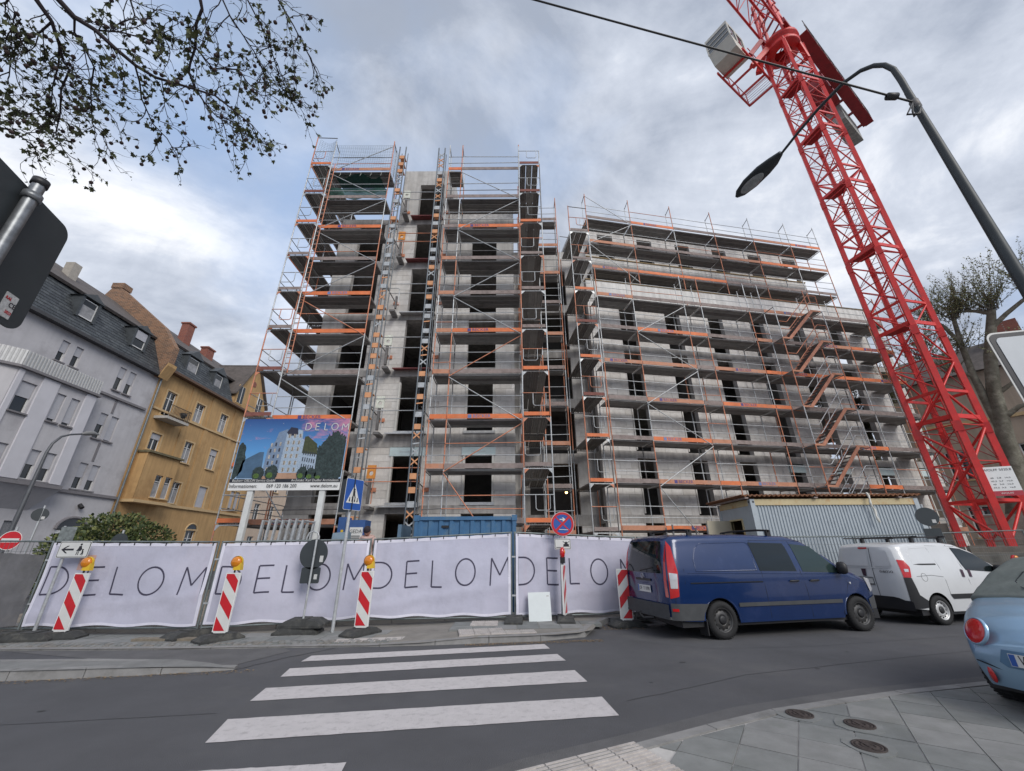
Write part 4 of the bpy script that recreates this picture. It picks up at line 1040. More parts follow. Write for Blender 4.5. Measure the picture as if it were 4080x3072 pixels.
# stair tower: flights stand outside the run at bay 10.2 - 13.4
stw = thing('scaffold_stair', 'zigzag orange scaffold stair rising up the wing front', 'stair', tuple(FSB.at(11.8, -.4, 4.34)))
for s in (10.2, 13.4):
    for k in range(6): bar('post', FSB.at(s, -.72, LB[k]), FSB.at(s, -.72, LB[k + 1] - .01), .026, ORNG if (k + int(s)) % 3 else GALV, stw)
    for k in range(1, 7): bar('transom', FSB.at(s, -.72, LB[k] - .05), FSB.at(s, 0, LB[k] - .05), .022, GALVD, stw)
for k in range(0, 6):
    z0, z1 = LB[k], LB[k + 1]; sa, sb = 10.75, 12.75
    if k:
        for d in (-.68, -.1):
            board('stringer', FSB.at(sa, d, z0 + .02), FSB.at(sb, d, z1 - .02), .03, .16, M('stair_paint', (.50, .22, .14), .7, var=.2, scale=4), stw)
            board('landing_edge', FSB.at(10.25, d, z0), FSB.at(sa + .05, d, z0), .03, .1, ORNF, stw); board('landing_edge', FSB.at(sb - .05, d, z1), FSB.at(13.35, d, z1), .03, .1, ORNF, stw)
        for j in range(9):
            f = (j + .5) / 9; p = FSB.at(sa + (sb - sa) * f, -.66, z0 + (z1 - z0) * f); q = FSB.at(sa + (sb - sa) * f, -.12, z0 + (z1 - z0) * f)
            board('tread', p, q, .2, .03, GALVD, stw)
        for (u, v, zz) in ((10.25, sa, z0), (sb, 13.35, z1)): board('landing', FSB.at(u, -.4, zz), FSB.at(v, -.4, zz), .56, .04, DECK, stw)
    hm = ORNG if k >= 4 else GALV
    for h in (.55, 1.02):
        for d in ((-.72,) if k else (-.72, -.1)):
            MB().path([FSB.at(10.25, d, z0 + h), FSB.at(sa - .02, d, z0 + h), FSB.at(sa + .06, d, z0 + h + .04), FSB.at(sb - .06, d, z1 + h - .04), FSB.at(sb + .02, d, z1 + h), FSB.at(13.3, d, z1 + h), FSB.at(13.3, d, z1 + h - .4)], .021, 6).build('handrail', hm, stw)
    bar('baluster', FSB.at(11.5, -.72, z0 + 1.26), FSB.at(11.6, -.72, z0 + 1.75), .016, hm, stw)
# safety net and green sheet on the corner bay
NET = M('net_cord', (.16, .19, .17), .8, var=.2)
def net(label, p00, p10, p01, p11, sag, step=.12):
    root = thing('safety_net', label, 'net', tuple((Vector(p00) + Vector(p10)) / 2), 0, 'safety nets on the corner scaffold')
    p00, p10, p01, p11 = map(Vector, (p00, p10, p01, p11)); nu = int((p10 - p00).length / step); nv = int((p01 - p00).length / step); b = MB()
    nrm = (p10 - p00).cross(p01 - p00).normalized()
    def P(u, v):
        q = p00 * (1 - u) * (1 - v) + p10 * u * (1 - v) + p01 * (1 - u) * v + p11 * u * v
        return q + nrm * sag * math.sin(u * math.pi) * (1 - v * .3) + Vector((0, 0, -.12 * math.sin(u * math.pi) * v))
    for a in range(nu + 1): b.path([P(a / nu, c / 8) for c in range(9)], .005, 3)
    for c in range(nv + 1): b.path([P(a / 10, c / nv) for a in range(11)], .005, 3)
    tag(b.build('cord_mesh', NET, root), kind='stuff'); return root
net('fine safety net hung across the top front of the corner scaffold', (-9.75, 15.5, 20.7), (-6.5, 15.5, 20.7), (-9.75, 15.5, 22.75), (-6.5, 15.5, 22.75), .12)
net('safety net hung on the short side beside the hoist', (-6.5, 15.5, 20.6), (-6.4, 16.6, 20.6), (-6.5, 15.5, 22.75), (-6.4, 16.6, 22.6), .08)
net('narrow safety net in the upper end frame of the side scaffold', (-10.6, 15.1, 20.7), (-9.6, 15.1, 20.7), (-10.5, 15.1, 22.7), (-9.6, 15.1, 22.7), -.25)
net('narrow safety net in the second end frame of the side scaffold', (-10.6, 15.15, 18.7), (-9.6, 15.15, 18.7), (-10.3, 15.15, 20.2), (-9.6, 15.15, 20.3), -.25)
GRN = M('green_sheet', (.012, .06, .045), .8, var=.3, scale=3, alpha=.88)
gs = thing('green_debris_sheet', 'dark green debris sheet behind the net on the corner scaffold', 'sheet', (-8.1, 16.3, 20.6))
def sheet(p, q, r_, s_, n=18):
    b = MB(); vs = []
    for i in range(n + 1):
        for j in range(7):
            u, v = i / n, j / 6; P = (Vector(p) * (1-u) + Vector(q) * u) * (1-v) + (Vector(r_) * (1-u) + Vector(s_) * u) * v
            vs.append(P + Vector((0, .05 * math.sin(u * 17 + v * 3), .03 * math.sin(u * 9))))
    b.add(vs, [(i*7+j, (i+1)*7+j, (i+1)*7+j+1, i*7+j+1) for i in range(n) for j in range(6)]); b.sm = [True] * len(b.f); return b
sheet((-9.6, 15.5, 20.58), (-7.2, 15.5, 20.58), (-9.4, 16.6, 20.4), (-7.0, 16.6, 20.4)).build('sheet', GRN, gs)
sheet((-9.7, 15.52, 18.75), (-6.55, 15.52, 18.75), (-9.7, 15.5, 19.45), (-6.55, 15.5, 19.4)).build('skirt', GRN, gs)
# rope ends dangling from the net
for k in range(5): MB().path([(-9.2 + k * .55, 15.42, 20.55), (-9.17 + k * .55, 15.4, 20.4), (-9.22 + k * .55, 15.41, 20.28)], .012, 5).build('rope_end', M('pale_rope', (.4, .42, .38), .9), gs)
# ladder at the corner scaffold
lad = thing('access_ladder', 'orange ladder clipped to the corner scaffold frame', 'ladder', (-9.7, 15.25, 8))
for xx in (-9.78, -9.5): bar('rail', (xx, 15.28, 8.6), (xx, 15.28, 21.0), .022, ORNG, lad)
for k in range(44): bar('rung', (-9.78, 15.28, 8.75 + k * .28), (-9.5, 15.28, 8.75 + k * .28), .014, ORNG, lad)
# loading hatch ladders in the wing decks
# ---- hoist masts with their orange panels
def hoist_mast(label, xc, zt, seed):
    random.seed(seed); w = .34
    root = thing('hoist_mast', label, 'hoist mast', (xc, 15.55, .05), 0, 'material hoist masts on the tower front')
    k = 0; z = .1
    for xx in (xc - w/2, xc + w/2):
        for yy in (15.35, 15.75): bar('mast_tube', (xx, yy, .05), (xx, yy, zt), .034 if yy < 15.5 else .022, M('hoist_steel', (.13, .145, .16), .5, .6, var=.2), root)
    while z < zt - .4:
        st_ = random.choice(['panel', 'panel', 'rung', 'x'])
        up = .0
        mat = pick((.55, M('hoist_panel', (.62, .3, .15), .7, var=.15, scale=3)), (.45, GALV))
        if st_ == 'panel':
            MB().box((xc - w/2 + .02, 15.36, z), (xc + w/2 - .02, 15.40, z + .22)).build('rung_panel', mat, root)
            MB().box((xc - w/2 + .02, 15.40, z + .19), (xc + w/2 - .02, 15.75, z + .22)).build('rung_shelf', mat, root); z += .52
        elif st_ == 'x':
            board('cross_strut', (xc - w/2, 15.37, z), (xc + w/2, 15.37, z + .3), .02, .05, mat, root); board('cross_strut', (xc + w/2, 15.39, z), (xc - w/2, 15.39, z + .3), .02, .05, mat, root); z += .4
        else:
            board('rung', (xc - w/2, 15.37, z + .05), (xc + w/2, 15.37, z + .09), .03, .05, mat, root); z += .25
    for zz in (4.2, 7.2, 10.3, 13.3, 16.3, 19.3):
        bar('wall_tie', (xc, 15.75, zz), (xc + .2, 16.82, zz - .25), .025, GALVD, root); MB().box((xc + .08, 16.74, zz - .33), (xc + .34, 16.79, zz - .17)).build('tie_plate', ORNG, root)
    return root
hoist_mast('lattice hoist mast next to the corner scaffold', -5.97, 22.4, 41)
hoist_mast('lattice hoist mast between the openings and the tower scaffold', -3.8, 22.3, 43)
# landing gates: boxes with a round hole beside every opening, two rails across
for k in range(1, 7):
    z0 = ST[k][0]; cm = M('gate_orange', (.62, .25, .05), .6, var=.2) if k in (1, 5) else M('gate_pale', (.66, .68, .6), .6, var=.2, scale=14)
    gt = thing('landing_gate', ['', 'orange landing gate box beside the lowest opening', 'pale landing gate box beside the second opening from below', 'pale landing gate box beside the third opening from below',
               'bent rail landing gate beside the fourth opening from below', 'orange landing gate box beside the second opening from the top', 'pale landing gate box beside the top opening'][k], 'gate', (-5.7, 16.6, z0 - .15), 0, 'hoist landing gates')
    rm = ORNG if k in (1, 5) else GALV
    if k != 4:
        b = MB(); o = [(-.17, -.27), (.17, -.27), (.17, .27), (-.17, .27)]; c = circ(.09, 16, 0, -.06)
        bmx = bmesh.new()
        vo = [bmx.verts.new((p[0], 0, p[1])) for p in o]; vc_ = [bmx.verts.new((p[0], 0, p[1])) for p in c]
        es = [bmx.edges.new((v[i], v[(i + 1) % len(v)])) for v in (vo, vc_) for i in range(len(v))]
        bmesh.ops.triangle_fill(bmx, use_beauty=True, edges=es)
        r_ = bmesh.ops.extrude_face_region(bmx, geom=bmx.faces[:]); bmesh.ops.translate(bmx, verts=[v for v in r_['geom'] if isinstance(v, bmesh.types.BMVert)], vec=(0, .07, 0))
        bmesh.ops.recalc_face_normals(bmx, faces=bmx.faces[:])
        me = bpy.data.meshes.new('box'); bmx.to_mesh(me); bmx.free(); me.materials.append(cm)
        link(bpy.data.objects.new('box', me), gt, Matrix.Translation((-5.72, 16.2, z0 + 1.15)))
        board('stand', (-5.74, 16.25, z0 - .1), (-5.74, 16.25, z0 + .88), .1, .12, GALVD, gt); board('stand_leg', (-5.6, 16.25, z0 - .1), (-5.6, 16.25, z0 + .95), .03, .03, rm, gt)
    else:
        MB().path([(-6.0, 16.2, z0 + 1.05), (-5.55, 16.2, z0 + 1.05), (-5.48, 16.2, z0 + .98), (-5.48, 16.2, z0 + .1)], .022, 8).build('bent_rail', GALV, gt); board('stand', (-5.6, 16.25, z0 - .1), (-5.6, 16.25, z0 + .6), .08, .1, GALVD, gt)
    for h in (.75, 1.3): bar('bar', (-6.0, 16.2, z0 + h), (-3.7, 16.2, z0 + h), .022, rm, gt)
    MB().box((-5.85, 16.15, z0 - .3), (-5.6, 16.75, z0 - .2)).build('base_plate', GALVD, gt)
# ================================================================ TOWER CRANE
CRED = M('crane_red', (.62, .03, .026), .42, var=.14, scale=2.5, dirt=(.36, .05, .045), dirt_s=2, dirt_a=.6)
CREDD = M('crane_dark_red', (.3, .014, .02), .5, var=.2, scale=3)
CC = Vector((18.77, 16.52)); cu_ = Vector((.7507, .6606)); cr_ = Vector((.6606, -.7507))
def cpt(p, q, z): v = CC + cr_ * p + cu_ * q; return Vector((v.x, v.y, z))
CORN = [(-1.025, -.27), (.27, -1.025), (1.025, .27), (-.27, 1.025)]      # left, front, right, back
crane = thing('tower_crane', 'tall red lattice tower crane rising past the top of the picture', 'crane', tuple(cpt(0, 0, 1.65)))
ZB, ZT = 1.65, 33.0
random.seed(2)
secs = [ZB, 6.2, 10.7, 15.2, 19.7, 24.2, 28.7, ZT]
for (p, q) in CORN:
    for k in range(len(secs) - 1):
        w = .21 - .008 * k
        m = MB(); a, b = cpt(p, q, secs[k]), cpt(p, q, secs[k + 1] - .02)
        m.beam(a, b, w, w, up=(cr_.x * .969 + cu_.x * .247, cr_.y * .969 + cu_.y * .247, 0))
        m.build('chord', CRED, crane)
        if k: board('joint_sleeve', cpt(p, q, secs[k] - .22), cpt(p, q, secs[k] + .22), w + .06, w + .06, CRED, crane, up=(cr_.x, cr_.y, 0))
H = 1.5
n = int((ZT - ZB) / H)
for f in range(4):
    A, B = CORN[f], CORN[(f + 1) % 4]
    for k in range(n):
        z0 = ZB + .15 + k * H; z1 = z0 + H
        pa, pb = (A, B) if (k + f) % 2 else (B, A)
        bar('diagonal', cpt(*pa, z0), cpt(*pb, z1), .036 if k > 3 else .048, CRED, crane)
        if k % 3 == 0: board('girt', cpt(*A, z1), cpt(*B, z1), .06, .12, CRED, crane)
        else: bar('cross_diagonal', cpt(*pb, z0 + .05), cpt(*pa, z1 - .05), .016, CREDD, crane)
        if k % 3: bar('thin_girt', cpt(*A, z1), cpt(*B, z1), .026, CRED, crane)
        if f in (0, 1) and k % 2: bar('tie_rod', cpt(*pb, z0), cpt((A[0]+B[0])/2, (A[1]+B[1])/2, z0 + .75), .014, CREDD, crane)
for k, z in enumerate(secs[1:-1]):        # rest platforms inside
    m = MB(); m.hexa([cpt(*CORN[0], z + .5), cpt(*CORN[1], z + .5), cpt(.1, .1, z + .5), cpt(-.5, .3, z + .5), cpt(*CORN[0], z + .54), cpt(*CORN[1], z + .54), cpt(.1, .1, z + .54), cpt(-.5, .3, z + .54)]); m.build('rest_platform', CREDD, crane)
    board('platform_beam', cpt(*CORN[0], z + .45), cpt(*CORN[1], z + .45), .06, .18, CRED, crane); board('platform_beam', cpt(*CORN[1], z + .45), cpt(*CORN[2], z + .45), .06, .18, CRED, crane)
for s in (-.2, .12):
    bar('ladder_rail', cpt(s, .35, ZB), cpt(s, .35, ZT), .022, CRED, crane)
for k in range(100): bar('ladder_rung', cpt(-.2, .35, ZB + .3 * k + .2), cpt(.12, .35, ZB + .3 * k + .2), .012, CREDD, crane)
for k in range(10):
    z = 3 + k * 2.9
    MB().path([cpt(-.35 + .35 * math.cos(a), .35 - .38 * math.sin(a), z) for a in [math.pi * t / 8 for t in range(9)]], .012, 5).build('ladder_hoop', CREDD, crane)
# slewing ring and top
jd = Vector((.842, .539)); jp = Vector((.539, -.842))          # counter-jib direction and its right
def jpt(a, b, z): v = CC + jd * a + jp * b; return Vector((v.x, v.y, z))
MB().lathe([(.5, 0), (1.0, .05), (1.05, .25), (.9, .3), (.9, .65), (1.1, .7), (1.1, .95), (.5, 1.0)], (CC.x, CC.y, ZT), 30).build('slewing_ring', CRED, crane)
for (p, q) in CORN: board('head_gusset', cpt(p * .95, q * .95, ZT - 1.6), cpt(p * .85, q * .85, ZT + .3), .12, .3, CRED, crane)
for s in (-1, 1):
    for e in (-1, 1):
        board('tower_top_leg', jpt(e * .8, s * .65, ZT + .9), jpt(e * .5, s * .45, ZT + 6), .16, .16, CRED, crane)
for k in range(5):
    for s in (-1, 1):
        bar('top_brace', jpt(-.75, s * .62, ZT + 1 + k), jpt(.72, s * .6, ZT + 2 + k), .045, CRED, crane)
        bar('top_brace', jpt(s * .7, -.6, ZT + 1 + k), jpt(s * .68, .6, ZT + 2 + k), .045, CREDD, crane)
# counter-jib: two girders, walkway deck, concrete weights
for b in (-.55, .85):
    board('counter_girder', jpt(-1.2, b, ZT + 1.2), jpt(12.1, b, ZT + 1.2), .16, .42, CREDD, crane)
MB().hexa([jpt(.6, .9, ZT + 1.0), jpt(12.2, .9, ZT + 1.0), jpt(12.2, 1.45, ZT + 1.0), jpt(.6, 1.45, ZT + 1.0), jpt(.6, .9, ZT + 1.06), jpt(12.2, .9, ZT + 1.06), jpt(12.2, 1.45, ZT + 1.06), jpt(.6, 1.45, ZT + 1.06)]).build('walkway', CREDD, crane)
for k in range(7): board('cross_beam', jpt(.8 + 1.85 * k, -.55, ZT + 1.15), jpt(.8 + 1.85 * k, 1.45, ZT + 1.15), .1, .2, CREDD, crane)
for k in range(8): bar('railing_post', jpt(.8 + 1.6 * k, 1.43, ZT + 1.06), jpt(.8 + 1.6 * k, 1.43, ZT + 2.1), .022, GALVD, crane)
for h in (1.6, 2.1): bar('railing', jpt(.6, 1.43, ZT + h), jpt(12.1, 1.43, ZT + h), .02, GALVD, crane)
CW = M('ballast_concrete', (.36, .35, .33), .9, var=.2, scale=2, bump=.2, streak=.2)
for k in range(5):
    MB().hexa([jpt(8.2 + .72 * k, -.42, ZT - .5), jpt(8.86 + .72 * k, -.42, ZT - .5), jpt(8.86 + .72 * k, .5, ZT - .5), jpt(8.2 + .72 * k, .5, ZT - .5),
               jpt(8.2 + .72 * k, -.42, ZT + 1.5), jpt(8.86 + .72 * k, -.42, ZT + 1.5), jpt(8.86 + .72 * k, .5, ZT + 1.5), jpt(8.2 + .72 * k, .5, ZT + 1.5)]).build('counterweight', CW, crane)
MB().hexa([jpt(5.0, -.4, ZT + .6), jpt(7.6, -.4, ZT + .6), jpt(7.6, .7, ZT + .6), jpt(5.0, .7, ZT + .6), jpt(5.0, -.4, ZT + 1.9), jpt(7.6, -.4, ZT + 1.9), jpt(7.6, .7, ZT + 1.9), jpt(5.0, .7, ZT + 1.9)]).build('winch_house', CREDD, crane)
# jib: triangular lattice towards the street, over the camera
jl = 26
for b in (-.6, .6): bar('jib_chord', jpt(-1, b, ZT + 1.5), jpt(-jl, b, ZT + 2.3), .07, CRED, crane)
bar('jib_chord', jpt(-1, 0, ZT + 3.2), jpt(-jl, 0, ZT + 3.6), .08, CRED, crane)
for k in range(17):
    a0, a1 = -1 - 1.47 * k, -1 - 1.47 * (k + 1)
    for b in (-.6, .6): bar('jib_lacing', jpt(a0, b, ZT + 1.5 + .03 * k), jpt((a0 + a1) / 2, 0, ZT + 3.2), .03, CRED, crane); bar('jib_lacing', jpt((a0 + a1) / 2, 0, ZT + 3.2), jpt(a1, b, ZT + 1.5 + .03 * k), .03, CRED, crane)
    bar('jib_lacing', jpt(a0, -.6, ZT + 1.5 + .03 * k), jpt(a1, .6, ZT + 1.53 + .03 * k), .028, CRED, crane)
# driver's cab beside the mast, towards the left
cab = Vector((14.9, 16.35)); kx = Vector((-.842, -.539)); ky = Vector((-.539, .842))     # looks along the jib
def kpt(a, b, z): v = cab + kx * a + ky * b; return Vector((v.x, v.y, z))
CZ = 31.6
CABW = M('cab_cream', (.6, .57, .5), .5, var=.08)
def kbox(a0, a1, b0, b1, z0, z1, name, mat, sl=0.0):
    return MB().hexa([kpt(a0, b0, z0), kpt(a1 - sl, b0, z0), kpt(a1 - sl, b1, z0), kpt(a0, b1, z0), kpt(a0, b0, z1), kpt(a1, b0, z1), kpt(a1, b1, z1), kpt(a0, b1, z1)]).build(name, mat, crane)
kbox(-.6, 1.3, -.75, .75, CZ, CZ + .75, 'cab_body', CABW, .45)
kbox(-.6, 1.3, -.75, .75, CZ + 2.0, CZ + 2.25, 'cab_roof', CABW)
kbox(-.55, 1.27, -.72, .72, CZ + .75, CZ + 2.0, 'cab_glass', M('cab_glass', (.05, .065, .08), .06, var=.0, spec=.9))
for a, b in ((-.58, -.73), (-.58, .73), (1.27, -.73), (1.27, .73), (.4, -.74), (.4, .74)): bar('cab_pillar', kpt(a, b, CZ + .75), kpt(a, b, CZ + 2.0), .05, CABW, crane)
for z in (CZ + .75, CZ + 1.2, CZ + 1.6): board('cab_glazing_bar', kpt(1.285, -.72, z), kpt(1.285, .72, z), .04, .05, CABW, crane)
# cab carrier: platform frame with mesh floor
for b in (-.85, .85): board('cab_carrier', kpt(-3.6, b, CZ - .1), kpt(.4, b, CZ - .1), .1, .2, CRED, crane)
for a in (-3.6, -2.4, -1.2, -.2): board('carrier_tie', kpt(a, -.85, CZ - .1), kpt(a, .85, CZ - .1), .08, .16, CRED, crane)
for a in (-3.55, -2.4, -1.2):
    for b in (-.85, .85): bar('carrier_post', kpt(a, b, CZ), kpt(a, b, CZ + 1.1), .03, CRED, crane)
for b in (-.85, .85): bar('carrier_rail', kpt(-3.6, b, CZ + 1.1), kpt(-.7, b, CZ + 1.1), .025, CRED, crane)
bar('carrier_rail', kpt(-3.6, -.85, CZ + 1.1), kpt(-3.6, .85, CZ + 1.1), .025, CRED, crane)
for k in range(7): bar('floor_grate', kpt(-3.5 + .18 * k, -.8, CZ - .05), kpt(-3.5 + .18 * k, .8, CZ - .05), .012, CREDD, crane)
for (a, b) in ((-2.2, .3), (-1.4, .0)): board('carrier_arm', kpt(a, -.6, CZ + .2), jpt(-.9, -.5 - b, ZT + .4), .25, .35, CRED, crane)
board('carrier_arm', kpt(-.9, -.8, CZ + .6), jpt(-1.2, -.6, ZT + 1.2), .2, .3, CREDD, crane)
# load plate
lp = frame_of(*cpt(.75, -.95, 0).xy, 4.35, -.72)
lp = Matrix.Translation(cpt(.72, -.85, 3.95)) @ Matrix.Rotation(math.atan2(-.5, .866) * .75, 4, 'Z') @ Matrix.Scale(.6, 4)
plate(crane, lp, [(-.75, -.9), (.75, -.9), (.75, .9), (-.75, .9)], 'load_plate', WHITE, -.02, .02)
plate(crane, lp, [(-.75, -.9), (.75, -.9), (.75, -.6), (-.75, -.6)], 'plate_band', M('plate_red', (.4, .03, .05), .5), -.024, .003)
mt = lp @ Matrix.Rotation(R(90), 4, 'X')
for s, x, y in (('WOLFF 5020.8', 0, .7), ('WOLFF', 0, -.75), ('40   2,8   16,0', 0, .2), ('42,5  2,7   16,0', 0, 0), ('40   3,0   16,0', 0, -.2), ('37,5  3,3   16,0', 0, -.4)):
    link(bpy.data.objects.new('lettering', T_TXT[s]), crane, mt @ Matrix.Translation((x, y, .027)))
# concrete ballast base blocks
random.seed(6)
BB = M('ballast_block', (.3, .28, .24), .92, var=.25, scale=2.5, bump=.3, streak=.2, dirt=(.17, .155, .13), dirt_s=1.5)
k = 0
for (p, q, w, d, z0, z1) in [(-2.2, -1.2, 1.5, .9, .03, .9), (-2.1, -1.1, 1.4, .9, .92, 1.62), (-.5, -1.9, 1.6, .8, .03, .85), (1.3, -1.6, 1.7, .9, .03, .9), (1.4, -1.4, 1.5, .9, .92, 1.55), (-1.9, .6, 1.3, 1.2, .03, 1.6), (-2.2, 1.6, 1.8, .9, 1.0, 2.6), (0, 2.3, 2.0, .9, .03, 1.7), (.4, 2.4, 1.5, .9, 1.72, 2.9), (2.4, .6, 1.2, 1.4, .03, 1.5), (.1, -.9, 1.8, 1.0, .87, 1.45), (2.3, -1.0, 1.3, .8, 1.57, 2.2)]:
    LBL = ['low ballast block at the foot of the crane toward the van', 'upper ballast block stacked at the crane foot toward the grey container', 'wide ballast block under the front leg of the crane', 'low ballast block beside the red barrier', 'upper ballast block by the front crane leg',
           'tall ballast block between grey container and crane', 'big concrete block behind the left crane leg', 'long ballast block behind the crane', 'upper concrete block behind the crane', 'ballast block under the load plate', 'flat block between the crane legs', 'grey block under the white load plate'][k]
    v = CC + cr_ * p + cu_ * q
    o = MB().box((-w/2, -d/2, 0), (w/2, d/2, z1 - z0)).build('ballast_block', BB, None, Matrix.Translation((v.x, v.y, z0)) @ Matrix.Rotation(math.atan2(cr_.y, cr_.x) + random.uniform(-.15, .25), 4, 'Z'))
    tag(o, LBL, 'concrete block', 'concrete ballast blocks at the crane foot'); k += 1

# ================================================================ CONTAINERS
CBL = M('container_blue', (.05, .14, .27), .5, var=.18, scale=2.5, dirt=(.1, .15, .17), dirt_s=2.5, dirt_a=.7)
bc = thing('blue_container', 'blue corrugated site container behind the white banners', 'container', (-1.35, 12.8, .03))
x0, x1, y0, y1, z0, z1 = -2.72, .09, 11.62, 14.0, .05, 2.5
def corr(b, p, q, zb, zt, depth, pitch, nrm):
    """trapezoidal corrugated sheet from p to q"""
    p = Vector(p); q = Vector(q); L = (q - p).length; t = (q - p) / L; n_ = Vector(nrm); k = max(1, round(L / pitch)); pr = []
    for i in range(k):
        for f, d in ((0, 0), (.3, 0), (.42, 1), (.88, 1)): pr.append(p + t * (L * (i + f) / k) + n_ * depth * d)
    pr.append(q)
    b.add([(v.x, v.y, zb) for v in pr] + [(v.x, v.y, zt) for v in pr], [(i, i + 1, i + 1 + len(pr), i + len(pr)) for i in range(len(pr) - 1)]); return b
corr(MB(), (x0 + .1, y0 + .01), (x1 - .1, y0 + .01), z0, z1 - .1, -.03, .27, (0, -1)) if False else None
corr(MB(), (x0 + .1, y0 + .03, 0), (x1 - .1, y0 + .03, 0), z0 + .1, z1 - .1, .035, .28, (0, 1, 0)).build('side_wall', CBL, bc)
corr(MB(), (x1 - .04, y0 + .1, 0), (x1 - .04, y1 - .1, 0), z0 + .1, z1 - .1, .035, .28, (-1, 0, 0)).build('end_wall', CBL, bc)
for xx in (x0, x1 - .1):
    for yy in (y0, y1 - .1): MB().box((xx, yy, z0), (xx + .1, yy + .1, z1 - .12)).build('corner_post', CBL, bc); MB().box((xx - .02, yy - .02, z1 - .12), (xx + .13, yy + .13, z1 + .03)).build('corner_casting', CBL, bc)
for yy in (y0 + .005, y1 - .1): MB().box((x0 + .13, yy, z1 - .1), (x1 - .13, yy + .08, z1 - .005)).build('top_rail', CBL, bc)
MB().box((x0 + .1, y0 + .05, z1 - .06), (x1 - .1, y1 - .05, z1 - .03)).build('roof', CBL, bc); MB().box((x0, y0, z0), (x1, y1, z0 + .1)).build('floor', CBL, bc)
corr(MB(), (x0 + .05, y0 + .1, 0), (x0 + .05, y1 - .1, 0), z0 + .1, z1 - .1, .035, .28, (1, 0, 0)).build('end_wall', CBL, bc)
MB().box((x0 + .75, y0 + .015, z1 - .3), (x0 + .95, y0 + .035, z1 - .24)).build('vent', BLACK, bc)
MB().box((-3.2, 11.75, .1), (-3.1, 12.9, 2.3)).xf(Matrix.Identity(4)).build('open_door', M('door_steel_blue', (.12, .19, .26), .5, .3, var=.15), bc)
CGR = M('cabin_grey', (.38, .425, .46), .55, var=.08, scale=1.5, dirt=(.2, .23, .26), dirt_s=1.5, dirt_a=.5); CYEL = M('rust_stained_cream', (.5, .41, .24), .6, var=.12, scale=1.5, dirt=(.42, .18, .03), dirt_s=2.2, dirt_a=.85)
gc = thing('office_container', 'grey corrugated site cabin with an open cream door and rusty roof sheet', 'container', (10.9, 15.3, .3))
gx0, gx1, gy0, gy1, gz0, gz1 = 8.05, 13.75, 14.0, 16.3, .62, 3.18
corr(MB(), (gx0 + .15, gy0 + .02, 0), (gx1 - .15, gy0 + .02, 0), gz0 + .12, gz1 - .2, .03, .105, (0, 1, 0)).build('side_wall', CGR, gc)
MB().box((gx0 + .15, gy0 - .005, gz1 - .2), (gx1 - .15, gy0 + .12, gz1)).build('top_rail', CYEL, gc); MB().box((gx0 + .15, gy0 - .005, gz0), (gx1 - .15, gy0 + .12, gz0 + .12)).build('bottom_rail', CGR, gc)
for xx in (gx0, gx1 - .15):
    for yy in (gy0 - .01, gy1 - .15):
        MB().box((xx, yy, gz0), (xx + .15, yy + .16, gz1 + .005)).build('corner_post', CGR, gc)
for (a, n_) in (((gx0 + .1, gy0 - .012, gz1 - .09), (0, 1, 0)), ((gx0 - .002, gy0 + .08, gz1 - .09), (1, 0, 0)), ((gx0 - .002, gy1 - .08, gz1 - .09), (1, 0, 0))): MB().disc(a, n_, .035, 14, .006).build('lifting_hole', BLACK, gc)
MB().box((gx0 + .0, gy0 + .15, gz1 - .2), (gx0 + .12, gy1 - .15, gz1)).build('end_rail', CYEL, gc)
# end wall with a door opening
for (a, b, c, d) in ((gy0 + .15, gy0 + .75, gz0, gz1 - .2), (gy0 + 1.55, gy1 - .15, gz0, gz1 - .2), (gy0 + .75, gy0 + 1.55, 2.55, gz1 - .2)): MB().box((gx0 + .02, a, c), (gx0 + .08, b, d)).build('end_panel', CGR, gc)
for (a, b, c, d) in ((gy0 + .71, gy0 + .75, gz0, 2.59), (gy0 + 1.55, gy0 + 1.59, gz0, 2.59), (gy0 + .75, gy0 + 1.55, 2.55, 2.6)): MB().box((gx0 - .02, a, c), (gx0 + .1, b, d)).build('door_frame', CYEL, gc)
dr_ = MB().box((-1.0, -.02, 0), (0, .02, 1.93)).build('door', M('cream_door', (.56, .5, .38), .55, var=.06), gc, Matrix.Translation((gx0 - .02, gy0 + 1.57, gz0 + .02)) @ Matrix.Rotation(R(15), 4, 'Z'))
MB().box((gx0 + .1, gy0 + .1, gz0), (gx1 - .05, gy1, gz0 + .06)).build('floor', M('brown_floor', (.12, .08, .05), .8), gc); MB().box((gx0 + .1, gy1 - .08, gz0), (gx1 - .1, gy1 - .02, gz1 - .1)).build('rear_wall', M('brown_panel', (.2, .13, .07), .8, var=.15), gc)
MB().box((gx1 - .1, gy0 + .1, gz0), (gx1 - .04, gy1 - .1, gz1 - .1)).build('end_wall', CGR, gc); MB().box((gx0 + .02, gy0 + .02, gz1 - .08), (gx1 - .02, gy1 - .02, gz1 - .01)).build('ceiling', CGR, gc)
for xx in (gx0 + .3, gx1 - .6):
    for yy in (gy0 + .2, gy1 - .6): MB().box((xx, yy, .03), (xx + .4, yy + .4, gz0)).build('support_block', BB, gc)
RUST = M('rusty_sheet', (.2, .085, .04), .85, var=.35, scale=5, bump=.2, dirt=(.11, .06, .04), dirt_s=3)
rf = thing('rusty_roof_sheet', 'rusty corrugated sheet laid over the grey site cabin', 'sheet', (10.6, 15.2, 3.2))
b = MB(); k = 0; xs = [gx0 - .3 + (gx1 + .05 - gx0 + .3) * i / 150 for i in range(151)]
for yy in (gy0 - .12, gy1 + .3): pass
vs = [(x, yy, 3.27 + .03 * math.sin(i * math.pi / 2) + .10 * (yy < 15) * (i / 150) * 0 + zz) for zz in (0, .035) for yy in (gy0 - .12, gy1 + .3) for i, x in enumerate(xs)]
n = 151
